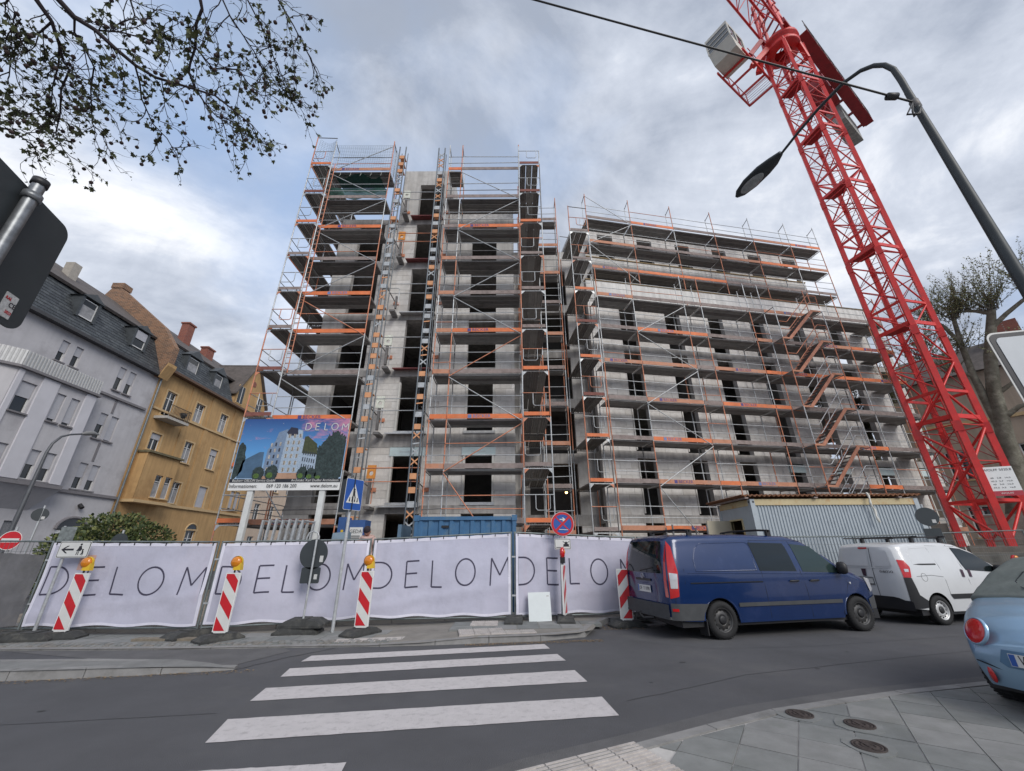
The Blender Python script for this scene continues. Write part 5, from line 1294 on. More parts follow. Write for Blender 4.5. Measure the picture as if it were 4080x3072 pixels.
b.add(vs, [(i, i + 1, i + 1 + n, i + n) for i in range(n - 1)] + [(2*n + i, 3*n + i, 3*n + i + 1, 2*n + i + 1) for i in range(n - 1)] + [(i, 2*n + i, 2*n + i + 1, i + 1) for i in range(n - 1)] + [(n + i, n + i + 1, 3*n + i + 1, 3*n + i) for i in range(n - 1)])
b.build('sheet', RUST, rf)
b = MB(); ys = [gy0 - .12 + (gy1 + .42 - gy0) * i / 60 for i in range(61)]
for i in range(0, 60, 2): b.tube((gx0 - .33, ys[i], 3.27), (gx0 - .28, ys[i], 3.33), .05, 6)
for xx in (gx0 - .2, 10.2, gx1 - .7): MB().box((xx, gy0 - .1, 3.19), (xx + .12, gy1 + .25, 3.235)).build('batten', WOODG, rf)
ws = thing('plastic_strip', 'twisted white plastic strip hanging from the cabin roof', 'plastic strip', (12.0, 13.85, 2.4))
MB().path([(11.98 + .01 * i + .03 * math.sin(i * 1.3), 13.86 + .015 * math.cos(i * 1.1), 3.36 - .095 * i) for i in range(11)], [.035 + .012 * math.sin(i * 2.2) for i in range(11)], 5).build('strip', M('white_plastic', (.68, .66, .6), .4, var=.1), ws)

# ================================================================ BILLBOARD
BX0, BX1, BZ0, BZ1, BY = -9.47, -5.76, 3.5, 5.98, 13.5
bb = thing('project_billboard', 'large printed project billboard on white posts behind the fence', 'billboard', (-7.6, 13.5, .03))
for xx in (-8.72, -6.33): MB().box((xx - .09, BY + .03, .03), (xx + .09, BY + .15, 5.6)).build('post', M('white_post', (.6, .61, .6), .6, var=.1), bb)
def bbm(name):                              # dusk sky print: deep blue above, pale towards the roofs, pink cloud
    m = bpy.data.materials.new(name); m.use_nodes = True; t = m.node_tree; L = t.links; bs_ = t.nodes['Principled BSDF']; bs_.inputs['Roughness'].default_value = .45
    g = t.nodes.new('ShaderNodeNewGeometry'); sp = t.nodes.new('ShaderNodeSeparateXYZ'); L.new(g.outputs['Position'], sp.inputs[0])
    mr = t.nodes.new('ShaderNodeMapRange'); mr.inputs[1].default_value = BZ0 + .6; mr.inputs[2].default_value = BZ1; L.new(sp.outputs['Z'], mr.inputs[0])
    r = t.nodes.new('ShaderNodeValToRGB'); L.new(mr.outputs[0], r.inputs[0]); c = r.color_ramp
    c.elements[0].color = (.36, .5, .68, 1); c.elements[1].color = (.02, .07, .24, 1); e_ = c.elements.new(.4); e_.color = (.09, .28, .58, 1); e_ = c.elements.new(.2); e_.color = (.14, .33, .58, 1)
    mp_ = t.nodes.new('ShaderNodeMapping'); mp_.inputs['Rotation'].default_value = (0, R(35), 0); mp_.inputs['Scale'].default_value = (1.3, 1, 2.6); L.new(g.outputs['Position'], mp_.inputs[0])
    n_ = t.nodes.new('ShaderNodeTexNoise'); n_.inputs['Scale'].default_value = 1.5; n_.inputs['Detail'].default_value = 9; n_.inputs['Roughness'].default_value = .65; n_.inputs['Distortion'].default_value = .6; L.new(mp_.outputs[0], n_.inputs['Vector'])
    mx_ = t.nodes.new('ShaderNodeMapRange'); mx_.inputs[1].default_value = -8.0; mx_.inputs[2].default_value = -6.2; L.new(sp.outputs['X'], mx_.inputs[0])
    mz_ = t.nodes.new('ShaderNodeMapRange'); mz_.inputs[1].default_value = 4.7; mz_.inputs[2].default_value = 5.8; L.new(sp.outputs['Z'], mz_.inputs[0])
    mu = t.nodes.new('ShaderNodeMath'); mu.operation = 'MULTIPLY'; L.new(mx_.outputs[0], mu.inputs[0]); L.new(mz_.outputs[0], mu.inputs[1])
    a_ = t.nodes.new('ShaderNodeMath'); a_.operation = 'MULTIPLY_ADD'; L.new(mu.outputs[0], a_.inputs[0]); a_.inputs[1].default_value = .28; L.new(n_.outputs['Fac'], a_.inputs[2])
    r2 = t.nodes.new('ShaderNodeValToRGB'); r2.color_ramp.elements[0].position = .6; r2.color_ramp.elements[0].color = (0, 0, 0, 1); r2.color_ramp.elements[1].position = .78; r2.color_ramp.elements[1].color = (.85, .85, .85, 1); L.new(a_.outputs[0], r2.inputs[0])
    mm = t.nodes.new('ShaderNodeMix'); mm.data_type = 'RGBA'; L.new(r2.outputs[0], mm.inputs['Factor']); L.new(r.outputs[0], mm.inputs['A']); mm.inputs['B'].default_value = (.56, .22, .32, 1)
    L.new(mm.outputs['Result'], bs_.inputs['Base Color']); return m
MB().box((BX0, BY, BZ0), (BX1, BY + .03, BZ1)).build('panel', WHITE, bb)
def bq(pts, name, mat, lay): return MB().prism([(BX0 + (BX1 - BX0) * u, BY - .0012 * lay, BZ0 + (BZ1 - BZ0) * v) for u, v in pts], (0, .0009, 0)).build(name, mat, bb)
bq([(0, .135), (1, .135), (1, 1), (0, 1)], 'sky_print', bbm('billboard_sky_print'), 1)
PBL = M('print_wall', (.32, .4, .5), .6, var=.25, scale=25); PBD = M('print_wall_side', (.17, .235, .34), .6, var=.25, scale=25); PRF = M('print_roof', (.02, .022, .045), .6); PTR = M('print_trees', (.02, .035, .035), .7, var=.8, scale=12, dirt=(.07, .1, .1), dirt_s=9, dirt_a=.7); PGR = M('print_green', (.07, .13, .025), .7, var=.6, scale=14)
PWN = M('print_lit_window', (.4, .36, .3), .6, var=.6, scale=22); PWD = M('print_window', (.03, .035, .055), .6); PGN = M('print_ground_glow', (.4, .24, .16), .6, var=.2); PHS = M('print_house', (.06, .12, .2), .6, var=.2); PMG = M('print_green_roof', (.05, .06, .025), .6, var=.4, scale=12)
PST = M('print_strip', (.02, .022, .03), .6)
bq([(.05, .16), (.07, .4), (.21, .52), (.25, .52), (.27, .16)], 'printed_house', PHS, 2)
random.seed(9)
def blob(cx, cy, rx, ry, n=26, seed=1):
    q = random.Random(seed); n *= 3; o = []
    for k in range(n): f = q.uniform(.88, 1.06); o.append((cx + rx * math.cos(2*math.pi*k/n) * f, cy + ry * math.sin(2*math.pi*k/n) * f))
    return o
bq([(max(.005, u), max(.14, v)) for u, v in blob(.03, .4, .06, .26, 12, 2)], 'printed_tree', PTR, 2)
bq([(min(.995, u), max(.14, min(.93, v))) for u, v in blob(.9, .45, .14, .36, 40, 3)], 'printed_tree', PTR, 2); bq([(u, max(.14, v)) for u, v in blob(.76, .36, .1, .24, 30, 4)], 'printed_tree', PTR, 3)
bq([(.6, .16), (.605, .72), (.74, .56), (.75, .16)], 'printed_wing', PBL, 4); bq([(.595, .5), (.605, .735), (.63, .745), (.73, .63), (.745, .48)], 'printed_wing_roof', PMG, 5)
bq([(.27, .16), (.28, .55), (.335, .68), (.35, .8), (.43, .85), (.44, .62), (.425, .16)], 'printed_side', PBD, 6)
bq([(.415, .16), (.43, .8), (.455, .76), (.52, .76), (.53, .84), (.575, .83), (.585, .7), (.605, .69), (.6, .16)], 'printed_front', PBL, 7)
bq([(.425, .8), (.455, .875), (.52, .86), (.535, .77), (.5, .75), (.45, .75)], 'printed_roof', PRF, 8)
bq([(.41, .14), (.6, .14), (.6, .23), (.41, .23)], 'printed_glow', PGN, 8); bq([(.2, .14), (.41, .14), (.41, .2), (.2, .18)], 'printed_wall', PGN, 7)
for r_ in range(6):
    for c in range(3): u, v = .447 + c * .05, .245 + r_ * .095; bq([(u, v), (u + .022, v), (u + .022, v + .055), (u, v + .055)], 'printed_window', PWN, 9); bq([(u + .008, v), (u + .013, v), (u + .013, v + .055), (u + .008, v + .055)], 'printed_mullion', PWD, 10)
    for c in range(3):
        u, v = .3 + c * .04, .255 + r_ * .085 + c * .006
        if r_ < 5: bq([(u, v), (u + .015, v), (u + .015, v + .05), (u, v + .05)], 'printed_window', PWD if (r_ + c) % 2 else PWN, 9)
for r_ in range(3):
    for c in range(6): u, v = .617 + c * .021, .3 + r_ * .09 - c * .006; bq([(u, v), (u + .009, v), (u + .009, v + .055), (u, v + .055)], 'printed_window', PWD, 9)
for (cx, cy, rx, ry, sd_) in ((.24, .22, .055, .1, 5), (.36, .23, .06, .11, 6), (.64, .22, .05, .1, 7), (.72, .21, .05, .09, 8), (.8, .2, .05, .07, 9)): bq([(u, max(.14, v)) for u, v in blob(cx, cy, rx, ry, 30, sd_)], 'printed_tree', PTR, 11); bq([(u, max(.14, v)) for u, v in blob(cx - .012, cy - .03, rx * .5, ry * .35, 22, sd_ + 20)], 'printed_tree', PGR, 12)
bq([(0, .105), (1, .105), (1, .15), (0, .15)], 'printed_strip', PST, 13)
bq([(.36, .935), (.375, .925), (.385, .937), (.378, .93), (.368, .93)], 'printed_moon', SIGNW, 13)
W_, H_ = BX1 - BX0, BZ1 - BZ0
def bl_txt(s, u, v): lettering(T_TXT[s], (BX0 + W_ * u, BY - .019, BZ0 + H_ * v), (1, 0, 0), (0, 0, 1), bb)
bl_txt('Informationen:', .135, .055); bl_txt('069 120 186 200', .48, .055); bl_txt('www.delom.eu', .86, .055); bl_txt('Bauherr: DELOM Service GmbH', .22, .128); bl_txt('Architekt: Karl Dudler Architekten', .77, .128)
for ch, u0 in (('D', .595), ('E', .69), ('L', .775), ('O', .84), ('M', .94)):
    m = MB()
    for st_ in LET[ch]:
        for k in range(len(st_) - 1):
            p = (BX0 + W_ * u0 + st_[k][0] * .245, BY - .018, BZ0 + H_ * .83 + st_[k][1] * .24); q = (BX0 + W_ * u0 + st_[k+1][0] * .245, BY - .018, BZ0 + H_ * .83 + st_[k+1][1] * .24)
            m.beam(p, q, .004, .026, up=(0, 1, 0)) if False else m.beam(p, q, .026, .003, up=(0, -1, 0))
    m.build('letter', SIGNW, bb)

# ================================================================ SITE CLUTTER
# hoist cage
hc = thing('hoist_cage', 'blue hoist control cage with a white name plate behind the worker', 'hoist', (-5.4, 14.6, .03))
HBL = M('hoist_blue', (.035, .09, .25), .5, var=.12)
MB().box((-5.75, 14.5, .03), (-5.1, 15.1, 2.62)).build('cabinet', HBL, hc); MB().box((-6.05, 14.55, .03), (-5.77, 15.0, 2.72)).build('side_cabinet', HBL, hc)
MB().box((-5.92, 14.53, 1.9), (-5.84, 14.549, 2.3)).build('warning_strip', YELL, hc)
MB().box((-5.6, 14.48, 1.95), (-5.15, 14.499, 2.38)).build('name_plate', SIGNW, hc); lettering(T_TXT['GEDA'], (-5.38, 14.476, 2.24), (1, 0, 0), (0, 0, 1), hc)
for k in range(2): MB().box((-5.55, 14.477, 2.02 + k * .06), (-5.22, 14.479, 2.05 + k * .06)).build('print_line', SIGNK, hc)
# stacked galvanised frames leaning together
for k in range(7):
    xx = -7.6 + k * .19; ln = .1 + .01 * k
    fr_ = thing('galvanised_rack', ['first', 'second', 'third', 'fourth', 'fifth', 'sixth', 'last'][k] + ' leaning galvanised frame from the billboard post under the print', 'steel frame', (xx, 13.0, .03), 0, 'galvanised frames leaning under the billboard')
    m = MB(); m.beam((xx, 12.6, .05), (xx + ln, 12.6, 2.5 + .02 * (k % 3)), .05, .09); m.beam((xx, 13.3, .05), (xx + ln, 13.3, 2.5 + .02 * (k % 3)), .05, .09); m.build('upright', GALV, fr_)
    for z in (.5, 1.2, 1.9, 2.47): bar('crossbar', (xx + ln * z / 2.5, 12.6, z), (xx + ln * z / 2.5, 13.3, z), .028, GALV, fr_)
# pump cylinder and small tank behind the fence
MB().path([(-5.1 - .18 + .15 * math.cos(a), 12.6, 2.0 + .2 * math.sin(a)) for a in [math.pi * t / 10 for t in range(11)]], .022, 8)
pc = thing('steel_hoop', 'bent chrome hoop rail left of the worker', 'rail', (-5.8, 12.5, .03)); MB().path([(-6.05, 12.5, .03), (-6.05, 12.5, 2.0), (-6.0, 12.5, 2.12), (-5.88, 12.5, 2.17), (-5.75, 12.5, 2.12), (-5.7, 12.5, 2.02), (-5.7, 12.5, .03)], .025, 8).build('hoop', GALV, pc)
tk = thing('machine_cover', 'small blue-grey machine hood left of the worker', 'machine', (-5.2, 12.9, .03)); MB().hexa([(-5.5, 12.7, .03), (-4.95, 12.7, .03), (-4.95, 13.2, .03), (-5.5, 13.2, .03), (-5.42, 12.75, 2.13), (-5.02, 12.75, 2.16), (-5.02, 13.15, 2.16), (-5.42, 13.15, 2.13)]).build('hood', M('hood_grey_blue', (.2, .27, .33), .5, var=.15), tk)
# pipes and steel tubes stacked beside the cabin
for k in range(10):
    r_ = k // 5; xx = 5.2 + (k % 5) * .085 + r_ * .04
    o = bar('scaffold_tube', (xx, 13.1, 1.95 + r_ * .08), (xx + .9, 16.4, 1.95 + r_ * .08), .035, GALV); tag(o, 'galvanised tube in the bundle beside the cream door', 'tube', 'bundle of tubes beside the grey cabin')
tr = thing('tube_rack', 'steel trestle carrying the tube bundle beside the cabin', 'rack', (5.5, 14, .03))
for yy in (13.5, 15.8):
    for xx in (5.0, 6.1): bar('leg', (xx + (yy - 13.1) * .27, yy, .03), (xx + (yy - 13.1) * .27, yy, 2.35), .03, GALVD, tr)
    bar('crossbar', (5.0 + (yy - 13.1) * .27, yy, 1.89), (6.1 + (yy - 13.1) * .27, yy, 1.89), .025, GALVD, tr)
# barrier with red lamp at the right
br = thing('site_barrier', 'red and white barrier board with a glowing red lamp by the crane', 'barrier', (16.0, 13.7, .05))
mw = frame_of(16.0, 13.6, .8, .2)
plate(br, mw, [(-1.3, -.14), (1.3, -.14), (1.3, .14), (-1.3, .14)], 'board', SIGNW, 0, .03)
for k in range(5): x_ = -1.25 + k * .55; plate(br, mw, [(x_, -.135), (x_ + .26, -.135), (x_ + .1, .135), (x_ - .05, .135)] if k else [(x_, -.135), (x_ + .26, -.135), (x_ + .1, .135), (x_, .135)], 'red_stripe', SIGNR, -.004, .003)
for x_ in (-1.0, 1.0): link(bpy.data.objects.new('leg', MB().box((x_ - .03, .03, -.77), (x_ + .03, .08, .3)).xf(mw).mesh('leg', WHITE)), br)
link(bpy.data.objects.new('lamp', MB().lathe([(.0001, -.07), (.08, -.06), (.12, -.02), (.12, .03), (.07, .07), (.0001, .08)], (0, 0, 0), 20, 'Y').xf(mw @ Matrix.Translation((-.42, 0, .45)) @ Matrix.Scale(1.2, 4, (0, 0, 1))).mesh('lamp', REDL)), br)
link(bpy.data.objects.new('lamp_lens', MB().lathe([(.0001, -.085), (.05, -.082), (.085, -.065), (.085, -.05)], (0, 0, 0), 20, 'Y').xf(mw @ Matrix.Translation((-.42, 0, .5))).mesh('lamp_lens', AMBER)), br)
link(bpy.data.objects.new('lamp_case', MB().box((-.5, -.03, .13), (-.34, .04, .36)).xf(mw).mesh('lamp_case', REDL)), br)
# ================================================================ PERSON BEHIND THE FENCE
pal = thing('timber_stack', 'low stack of boards the worker stands on behind the fence', 'timber', (-4.05, 12.0, .03))
for k in range(4): MB().box((-4.7, 11.65 + .2 * k, .04), (-3.4, 11.83 + .2 * k, .5)).build('board', WOODG, pal)
def skin_body(name, verts, edges, radii, mat, parent=None, sub=2):
    me = bpy.data.meshes.new(name); me.from_pydata(verts, edges, []); me.materials.append(mat)
    o = bpy.data.objects.new(name, me); link(o, parent)
    sk = o.modifiers.new('skin', 'SKIN'); sk.use_smooth_shade = True
    for i, r_ in enumerate(radii):
        v = me.skin_vertices[0].data[i]; v.radius = r_ if isinstance(r_, tuple) else (r_, r_)
    me.skin_vertices[0].data[0].use_root = True
    s_ = o.modifiers.new('sub', 'SUBSURF'); s_.levels = sub; s_.render_levels = sub
    return o
PX, PY, PZ = -4.08, 12.0, .5
V = lambda x, y, z: (PX + x, PY + y, PZ + z)
per = thing('person', 'worker in a pale pink hooded top and dark cap looking down behind the fence', 'person', (PX, PY, PZ))
body_v = [V(0, .05, .95), V(0, .03, 1.12), V(0, -.02, 1.3), V(0, -.06, 1.43), V(0, -.09, 1.52), V(.1, .04, .9), V(.12, .02, .5), V(.12, .06, .1), V(.13, -.08, .05), V(-.1, .04, .9), V(-.12, .02, .5), V(-.12, .06, .1), V(-.13, -.08, .05),
          V(.19, -.05, 1.4), V(.29, -.08, 1.16), V(.22, -.26, .98), V(-.19, -.05, 1.4), V(-.29, -.08, 1.16), V(-.2, -.26, .98)]
body_e = [(0, 1), (1, 2), (2, 3), (3, 4), (0, 5), (5, 6), (6, 7), (7, 8), (0, 9), (9, 10), (10, 11), (11, 12), (3, 13), (13, 14), (14, 15), (3, 16), (16, 17), (17, 18)]
PINK = M('pink_hoodie', (.52, .36, .32), .9, var=.15, scale=12, bump=.3, bscale=40); SKINM = M('skin', (.42, .22, .16), .6, var=.08, scale=20); CAP = M('dark_knit_cap', (.03, .022, .026), .95, var=.2, scale=30)
skin_body('body', body_v, body_e, [(.17, .12), (.18, .13), (.2, .14), (.17, .12), (.075, .075), .1, .075, .055, .045, .1, .075, .055, .045, .085, .06, .045, .085, .06, .045], PINK, per)
hd = MB().lathe([(.0001, -.125), (.045, -.118), (.07, -.085), (.083, -.03), (.088, .02), (.085, .07), (.06, .11), (.0001, .125)], (0, 0, 0), 18)
HM = Matrix.Translation(V(0, -.15, 1.63)) @ Matrix.Rotation(.55, 4, 'X') @ Matrix.Scale(1.15, 4, (0, 1, 0))
hd.xf(HM); hd.build('head', SKINM, per)
nk = MB().lathe([(.0001, .02), (.012, .0), (.018, -.03), (.0001, -.035)], (0, -.085, -.02), 10).xf(HM).build('nose', SKINM, per)
for s in (-1, 1): MB().lathe([(.0001, .03), (.018, .015), (.022, 0), (.015, -.025), (.0001, -.03)], (s * .087, .0, -.01), 8).xf(HM).build('ear', SKINM, per); MB().lathe([(.0001, .008), (.012, 0), (.0001, -.008)], (s * .032, -.082, .02), 8).xf(HM).build('eye', BLACK, per)
MB().box((-.028, -.088, -.07), (.028, -.075, -.06)).xf(HM).build('mouth', M('lips', (.3, .1, .09), .6), per)
MB().lathe([(.0945, .012), (.096, .04), (.092, .085), (.068, .125), (.03, .145), (.0001, .15)], (0, 0, 0), 20).xf(HM).build('cap', CAP, per)
MB().path([V(.15 * math.cos(a), -.06 + .12 * math.sin(a), 1.475 + .03 * math.sin(a)) for a in [2 * math.pi * t / 16 for t in range(17)]], .05, 8).build('hood', PINK, per)
for s in (-1, 1):
    hb = V(s * .21, -.3, .95)
    skin_body('hand', [hb, (hb[0] - s * .02, hb[1] - .07, hb[2] - .04)] + [(hb[0] - s * .02 + (k - 1.5) * .022, hb[1] - .12 - .01 * (k in (1, 2)), hb[2] - .08) for k in range(4)] + [(hb[0] - s * .02 + (k - 1.5) * .022, hb[1] - .13, hb[2] - .125 - .008 * (k in (1, 2))) for k in range(4)] + [(hb[0] - s * .06, hb[1] - .06, hb[2] - .06)],
              [(0, 1)] + [(1, 2 + k) for k in range(4)] + [(2 + k, 6 + k) for k in range(4)] + [(0, 10)], [.03, .034] + [.01] * 4 + [.008] * 4 + [.011], SKINM, per, 1)

# ================================================================ HOUSES ON THE LEFT
FH = Fr((-28, 28.87), 91.7)
def brickmat(name, c1, c2, mo, sc=1.0):
    m = bpy.data.materials.new(name); m.use_nodes = True; t = m.node_tree; L = t.links; b = t.nodes['Principled BSDF']; b.inputs['Roughness'].default_value = .9
    g = t.nodes.new('ShaderNodeNewGeometry'); sp = t.nodes.new('ShaderNodeSeparateXYZ'); L.new(g.outputs['Position'], sp.inputs[0])
    ad_ = t.nodes.new('ShaderNodeMath'); ad_.operation = 'ADD'; L.new(sp.outputs['X'], ad_.inputs[0]); L.new(sp.outputs['Y'], ad_.inputs[1])
    cb = t.nodes.new('ShaderNodeCombineXYZ'); L.new(ad_.outputs[0], cb.inputs[0]); L.new(sp.outputs['Z'], cb.inputs[1])
    br_ = t.nodes.new('ShaderNodeTexBrick'); br_.inputs['Scale'].default_value = 4.2 * sc; br_.inputs['Color1'].default_value = (*c1, 1); br_.inputs['Color2'].default_value = (*c2, 1); br_.inputs['Mortar'].default_value = (*mo, 1); br_.inputs['Mortar Size'].default_value = .025
    br_.inputs['Brick Width'].default_value = 1.0; br_.inputs['Row Height'].default_value = .34
    L.new(cb.outputs[0], br_.inputs['Vector']); L.new(br_.outputs['Color'], b.inputs['Base Color']); bp_ = t.nodes.new('ShaderNodeBump'); bp_.inputs['Strength'].default_value = .5; L.new(br_.outputs['Fac'], bp_.inputs['Height']); bp_.invert = True; L.new(bp_.outputs[0], b.inputs['Normal']); return m
BRK = brickmat('old_brick', (.26, .13, .07), (.13, .07, .045), (.36, .3, .23), .75); BRKR = brickmat('red_brick', (.27, .08, .05), (.2, .06, .045), (.25, .2, .17))
GREYW = M('lavender_grey_render', (.48, .468, .485), .9, var=.08, scale=.8, bump=.12, bscale=50, streak=.05, dirt=(.28, .265, .28), dirt_s=.5, dirt_a=.5)
GREYP = M('pale_pilaster_render', (.56, .55, .585), .85, var=.06, scale=1); GREYT = M('dark_trim_render', (.19, .18, .19), .85, var=.1)
OCHW = M('ochre_render', (.48, .3, .135), .9, var=.12, scale=.7, bump=.12, bscale=50, streak=.16, dirt=(.27, .15, .06), dirt_s=.45, dirt_a=.6); OCHT = M('pale_ochre_trim', (.52, .37, .2), .85, var=.1)
SLATE = [M('slate_%d' % i, c, .55, var=.25, scale=3) for i, c in enumerate([(.055, .062, .068), (.07, .077, .082), (.045, .05, .056)])]
TILE = M('dark_roof_tile', (.1, .085, .078), .8, var=.3, scale=2.5, bump=.6, bscale=7); WFR = M('window_white', (.66, .66, .65), .4, var=.05); BLD = M('roller_blind', (.42, .42, .45), .6, var=.06); BLDO = M('dim_pane_curtain', (.3, .3, .31), .7, var=.3, scale=3)
ZINC = M('zinc', (.2, .22, .23), .45, .6, var=.2)
def wall_grid(root, fr, s0, s1, z0, z1, ops, mat, d=0.0, rev=.2, name='wall', back=None):
    S = sorted({s0, s1} | {v for o in ops for v in o[:2]}); Z = sorted({z0, z1} | {v for o in ops for v in o[2:4]}); b = MB()
    for i in range(len(S) - 1):
        for j in range(len(Z) - 1):
            cs, cz = (S[i] + S[i+1]) / 2, (Z[j] + Z[j+1]) / 2
            if any(o[0] < cs < o[1] and o[2] < cz < o[3] for o in ops): continue
            b.add([fr.at(S[i], d, Z[j]), fr.at(S[i+1], d, Z[j]), fr.at(S[i+1], d, Z[j+1]), fr.at(S[i], d, Z[j+1])], [(0, 1, 2, 3)])
    for (a, c, e, f) in [o[:4] for o in ops]:
        for p, q in (((a, e), (c, e)), ((c, e), (c, f)), ((c, f), (a, f)), ((a, f), (a, e))):
            b.add([fr.at(p[0], d, p[1]), fr.at(q[0], d, q[1]), fr.at(q[0], d + rev, q[1]), fr.at(p[0], d + rev, p[1])], [(0, 1, 2, 3)])
    if back:
        for (p, q) in (((s0, d), (s0, back)), ((s0, back), (s1, back)), ((s1, back), (s1, d))):
            b.add([fr.at(p[0], p[1], z0), fr.at(q[0], q[1], z0), fr.at(q[0], q[1], z1), fr.at(p[0], p[1], z1)], [(0, 1, 2, 3)])
    return b.build(name, mat, root)
def window(root, fr, s0, s1, z0, z1, d=0.0, blind=0.0, mull=True, transom=True, sill=GREYT, curtain=False):
    dd = d + .12; f = .06; b = MB()
    for (a, c, e, g) in ((s0, s0 + f, z0, z1), (s1 - f, s1, z0, z1), (s0 + f, s1 - f, z0, z0 + f), (s0 + f, s1 - f, z1 - f, z1)): fr.box(a, c, dd, dd + .07, e, g, b)
    if mull and s1 - s0 > .75: fr.box((s0 + s1) / 2 - .035, (s0 + s1) / 2 + .035, dd, dd + .065, z0 + f, z1 - f, b)
    if transom: fr.box(s0 + f, s1 - f, dd + .003, dd + .06, z0 + (z1 - z0) * .7, z0 + (z1 - z0) * .7 + .05, b)
    w = b.build('window', WFR, root)
    fr.box(s0 + f * .5, s1 - f * .5, dd + .03, dd + .045, z0 + f * .5, z1 - f * .5).build('pane', GLASS, w)
    if blind: fr.box(s0 + .02, s1 - .02, dd - .035, dd - .01, z1 - (z1 - z0) * blind, z1 - .005).build('roller_blind', BLD, w)
    if curtain: fr.box(s0 + f, s1 - f, dd + .015, dd + .028, z0 + f, z0 + (z1 - z0) * .66).build('curtain', BLDO, w)
    if sill: fr.box(s0 - .08, s1 + .08, d - .12, d + .15, z0 - .09, z0 - .005).build('sill', sill, w)
    return w
def slates(root, fr, s0, s1, d0, z0, d1, z1, w=.34, h=.24, skip=(), name='slate_courses'):
    """overlapping slates up a steep slope; joined, too many and small to keep singly"""
    L = math.hypot(d1 - d0, z1 - z0); n = int(L / h); bs = [MB(), MB(), MB()]; k = int((s1 - s0) / w); nz, nd = (d1 - d0) / L, -(z1 - z0) / L
    for r_ in range(n):
        for i in range(-1, k + 1):
            a = s0 + (i + (.5 if r_ % 2 else 0)) * w; c = a + w - .012; a = max(a, s0); c = min(c, s1)
            if c - a < .03: continue
            f0, f1 = r_ / n, min(1, (r_ + 1.25) / n); mid = (a + c) / 2
            zz = z0 + (z1 - z0) * f0
            if any(q[0] < mid < q[1] and q[2] < zz < q[3] for q in skip): continue
            o0 = .022 + random.uniform(0, .006); dd0, dz0 = d0 + (d1 - d0) * f0, z0 + (z1 - z0) * f0; dd1, dz1 = d0 + (d1 - d0) * f1, z0 + (z1 - z0) * f1
            P = [fr.at(a, dd0 + nd * o0, dz0 + nz * o0), fr.at(c, dd0 + nd * o0, dz0 + nz * o0), fr.at(c, dd1, dz1), fr.at(a, dd1, dz1), fr.at(a, dd0, dz0), fr.at(c, dd0, dz0)]
            random.choice(bs).add(P, [(0, 1, 2, 3), (0, 4, 5, 1)])
    for j, b in enumerate(bs): tag(b.build(name, SLATE[j], root), kind='stuff')
def quad(root, name, mat, *p): return MB().add(p, [tuple(range(len(p)))]).build(name, mat, root)
def dormer(root, fr, s0, s1, z0, z1, d, hip=.5, blind=0):
    """window box out of the mansard with a small slated gable"""
    fr.box(s0 - .16, s0, d, d + 1.6, z0 - .1, z1 + .12).build('dormer_cheek', SLATE[0], root); fr.box(s1, s1 + .16, d, d + 1.6, z0 - .1, z1 + .12).build('dormer_cheek', SLATE[0], root)
    m = (s0 + s1) / 2
    MB().prism([fr.at(s0 - .28, d - .1, z1 + .12), fr.at(s1 + .28, d - .1, z1 + .12), fr.at(m, d - .1, z1 + .12 + hip)], fr.n * 1.9).build('dormer_roof', SLATE[1], root)
    window(root, fr, s0, s1, z0, z1, d - .05, blind, False, False, None, not blind)
random.seed(33)
gh = thing('grey_house', 'lavender grey tenement house with a bay window and slate mansard', 'house', tuple(FH.at(-7, 3, 0)))
ops = []
for (a, c) in ((-3.28, -2.72), (-2.45, -1.88)): ops += [(a, c, 5.4, 7.05), (a, c, 8.72, 10.45), (a + .05, c + .03, 12.2, 13.9)]
for (a, c) in ((-7.25, -6.78), (-6.38, -5.9)): ops += [(a, c, 12.5, 13.85)]
ops += [(-12.9, -12.3, 8.72, 10.45), (-12.9, -12.3, 5.4, 7.05)]
GA = (-3.15, -1.35, 0.15, 3.05); sh = [(-8.6, -7.85), (-7.3, -6.55), (-6.0, -5.3)]
gops = [GA] + [(a, c, .9, 3.3) for a, c in sh]
wall_grid(gh, FH, -15, 0, 0, 14.6, ops + gops, GREYW, 0, .22, 'wall', 9)
for o in ops: window(gh, FH, *o[:4], 0, random.choice([0, .45, .6, .95, .55]), False, True)
for (a, c) in sh: FH.box(a, c, .1, .16, .9, 3.3).build('roller_shutter', M('shutter_slats', (.2, .2, .21), .6, var=.3, scale=14), gh)
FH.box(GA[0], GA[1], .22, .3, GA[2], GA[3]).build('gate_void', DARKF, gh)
# arched gate: fan light ring and bars
ac = (GA[0] + GA[1]) / 2
arch = [FH.at(ac + .98 * math.cos(t), -.03, 3.0 + .72 * math.sin(t)) for t in [math.pi * k / 14 for k in range(15)]]
MB().prism([FH.at(ac + .9 * math.cos(t), .0, 3.0 + .66 * math.sin(t)) for t in [math.pi * k / 14 for k in range(15)]], FH.n * -.012).build('arch_light', GLASS, gh)
MB().path(arch, .09, 6).build('arch_trim', GREYT, gh); FH.box(GA[0], GA[1], .05, .15, 2.75, 2.95).build('gate_transom', WFR, gh)
for s in (-2.6, -1.95): FH.box(s, s + .1, .05, .14, .15, 2.75).build('gate_post', WFR, gh)
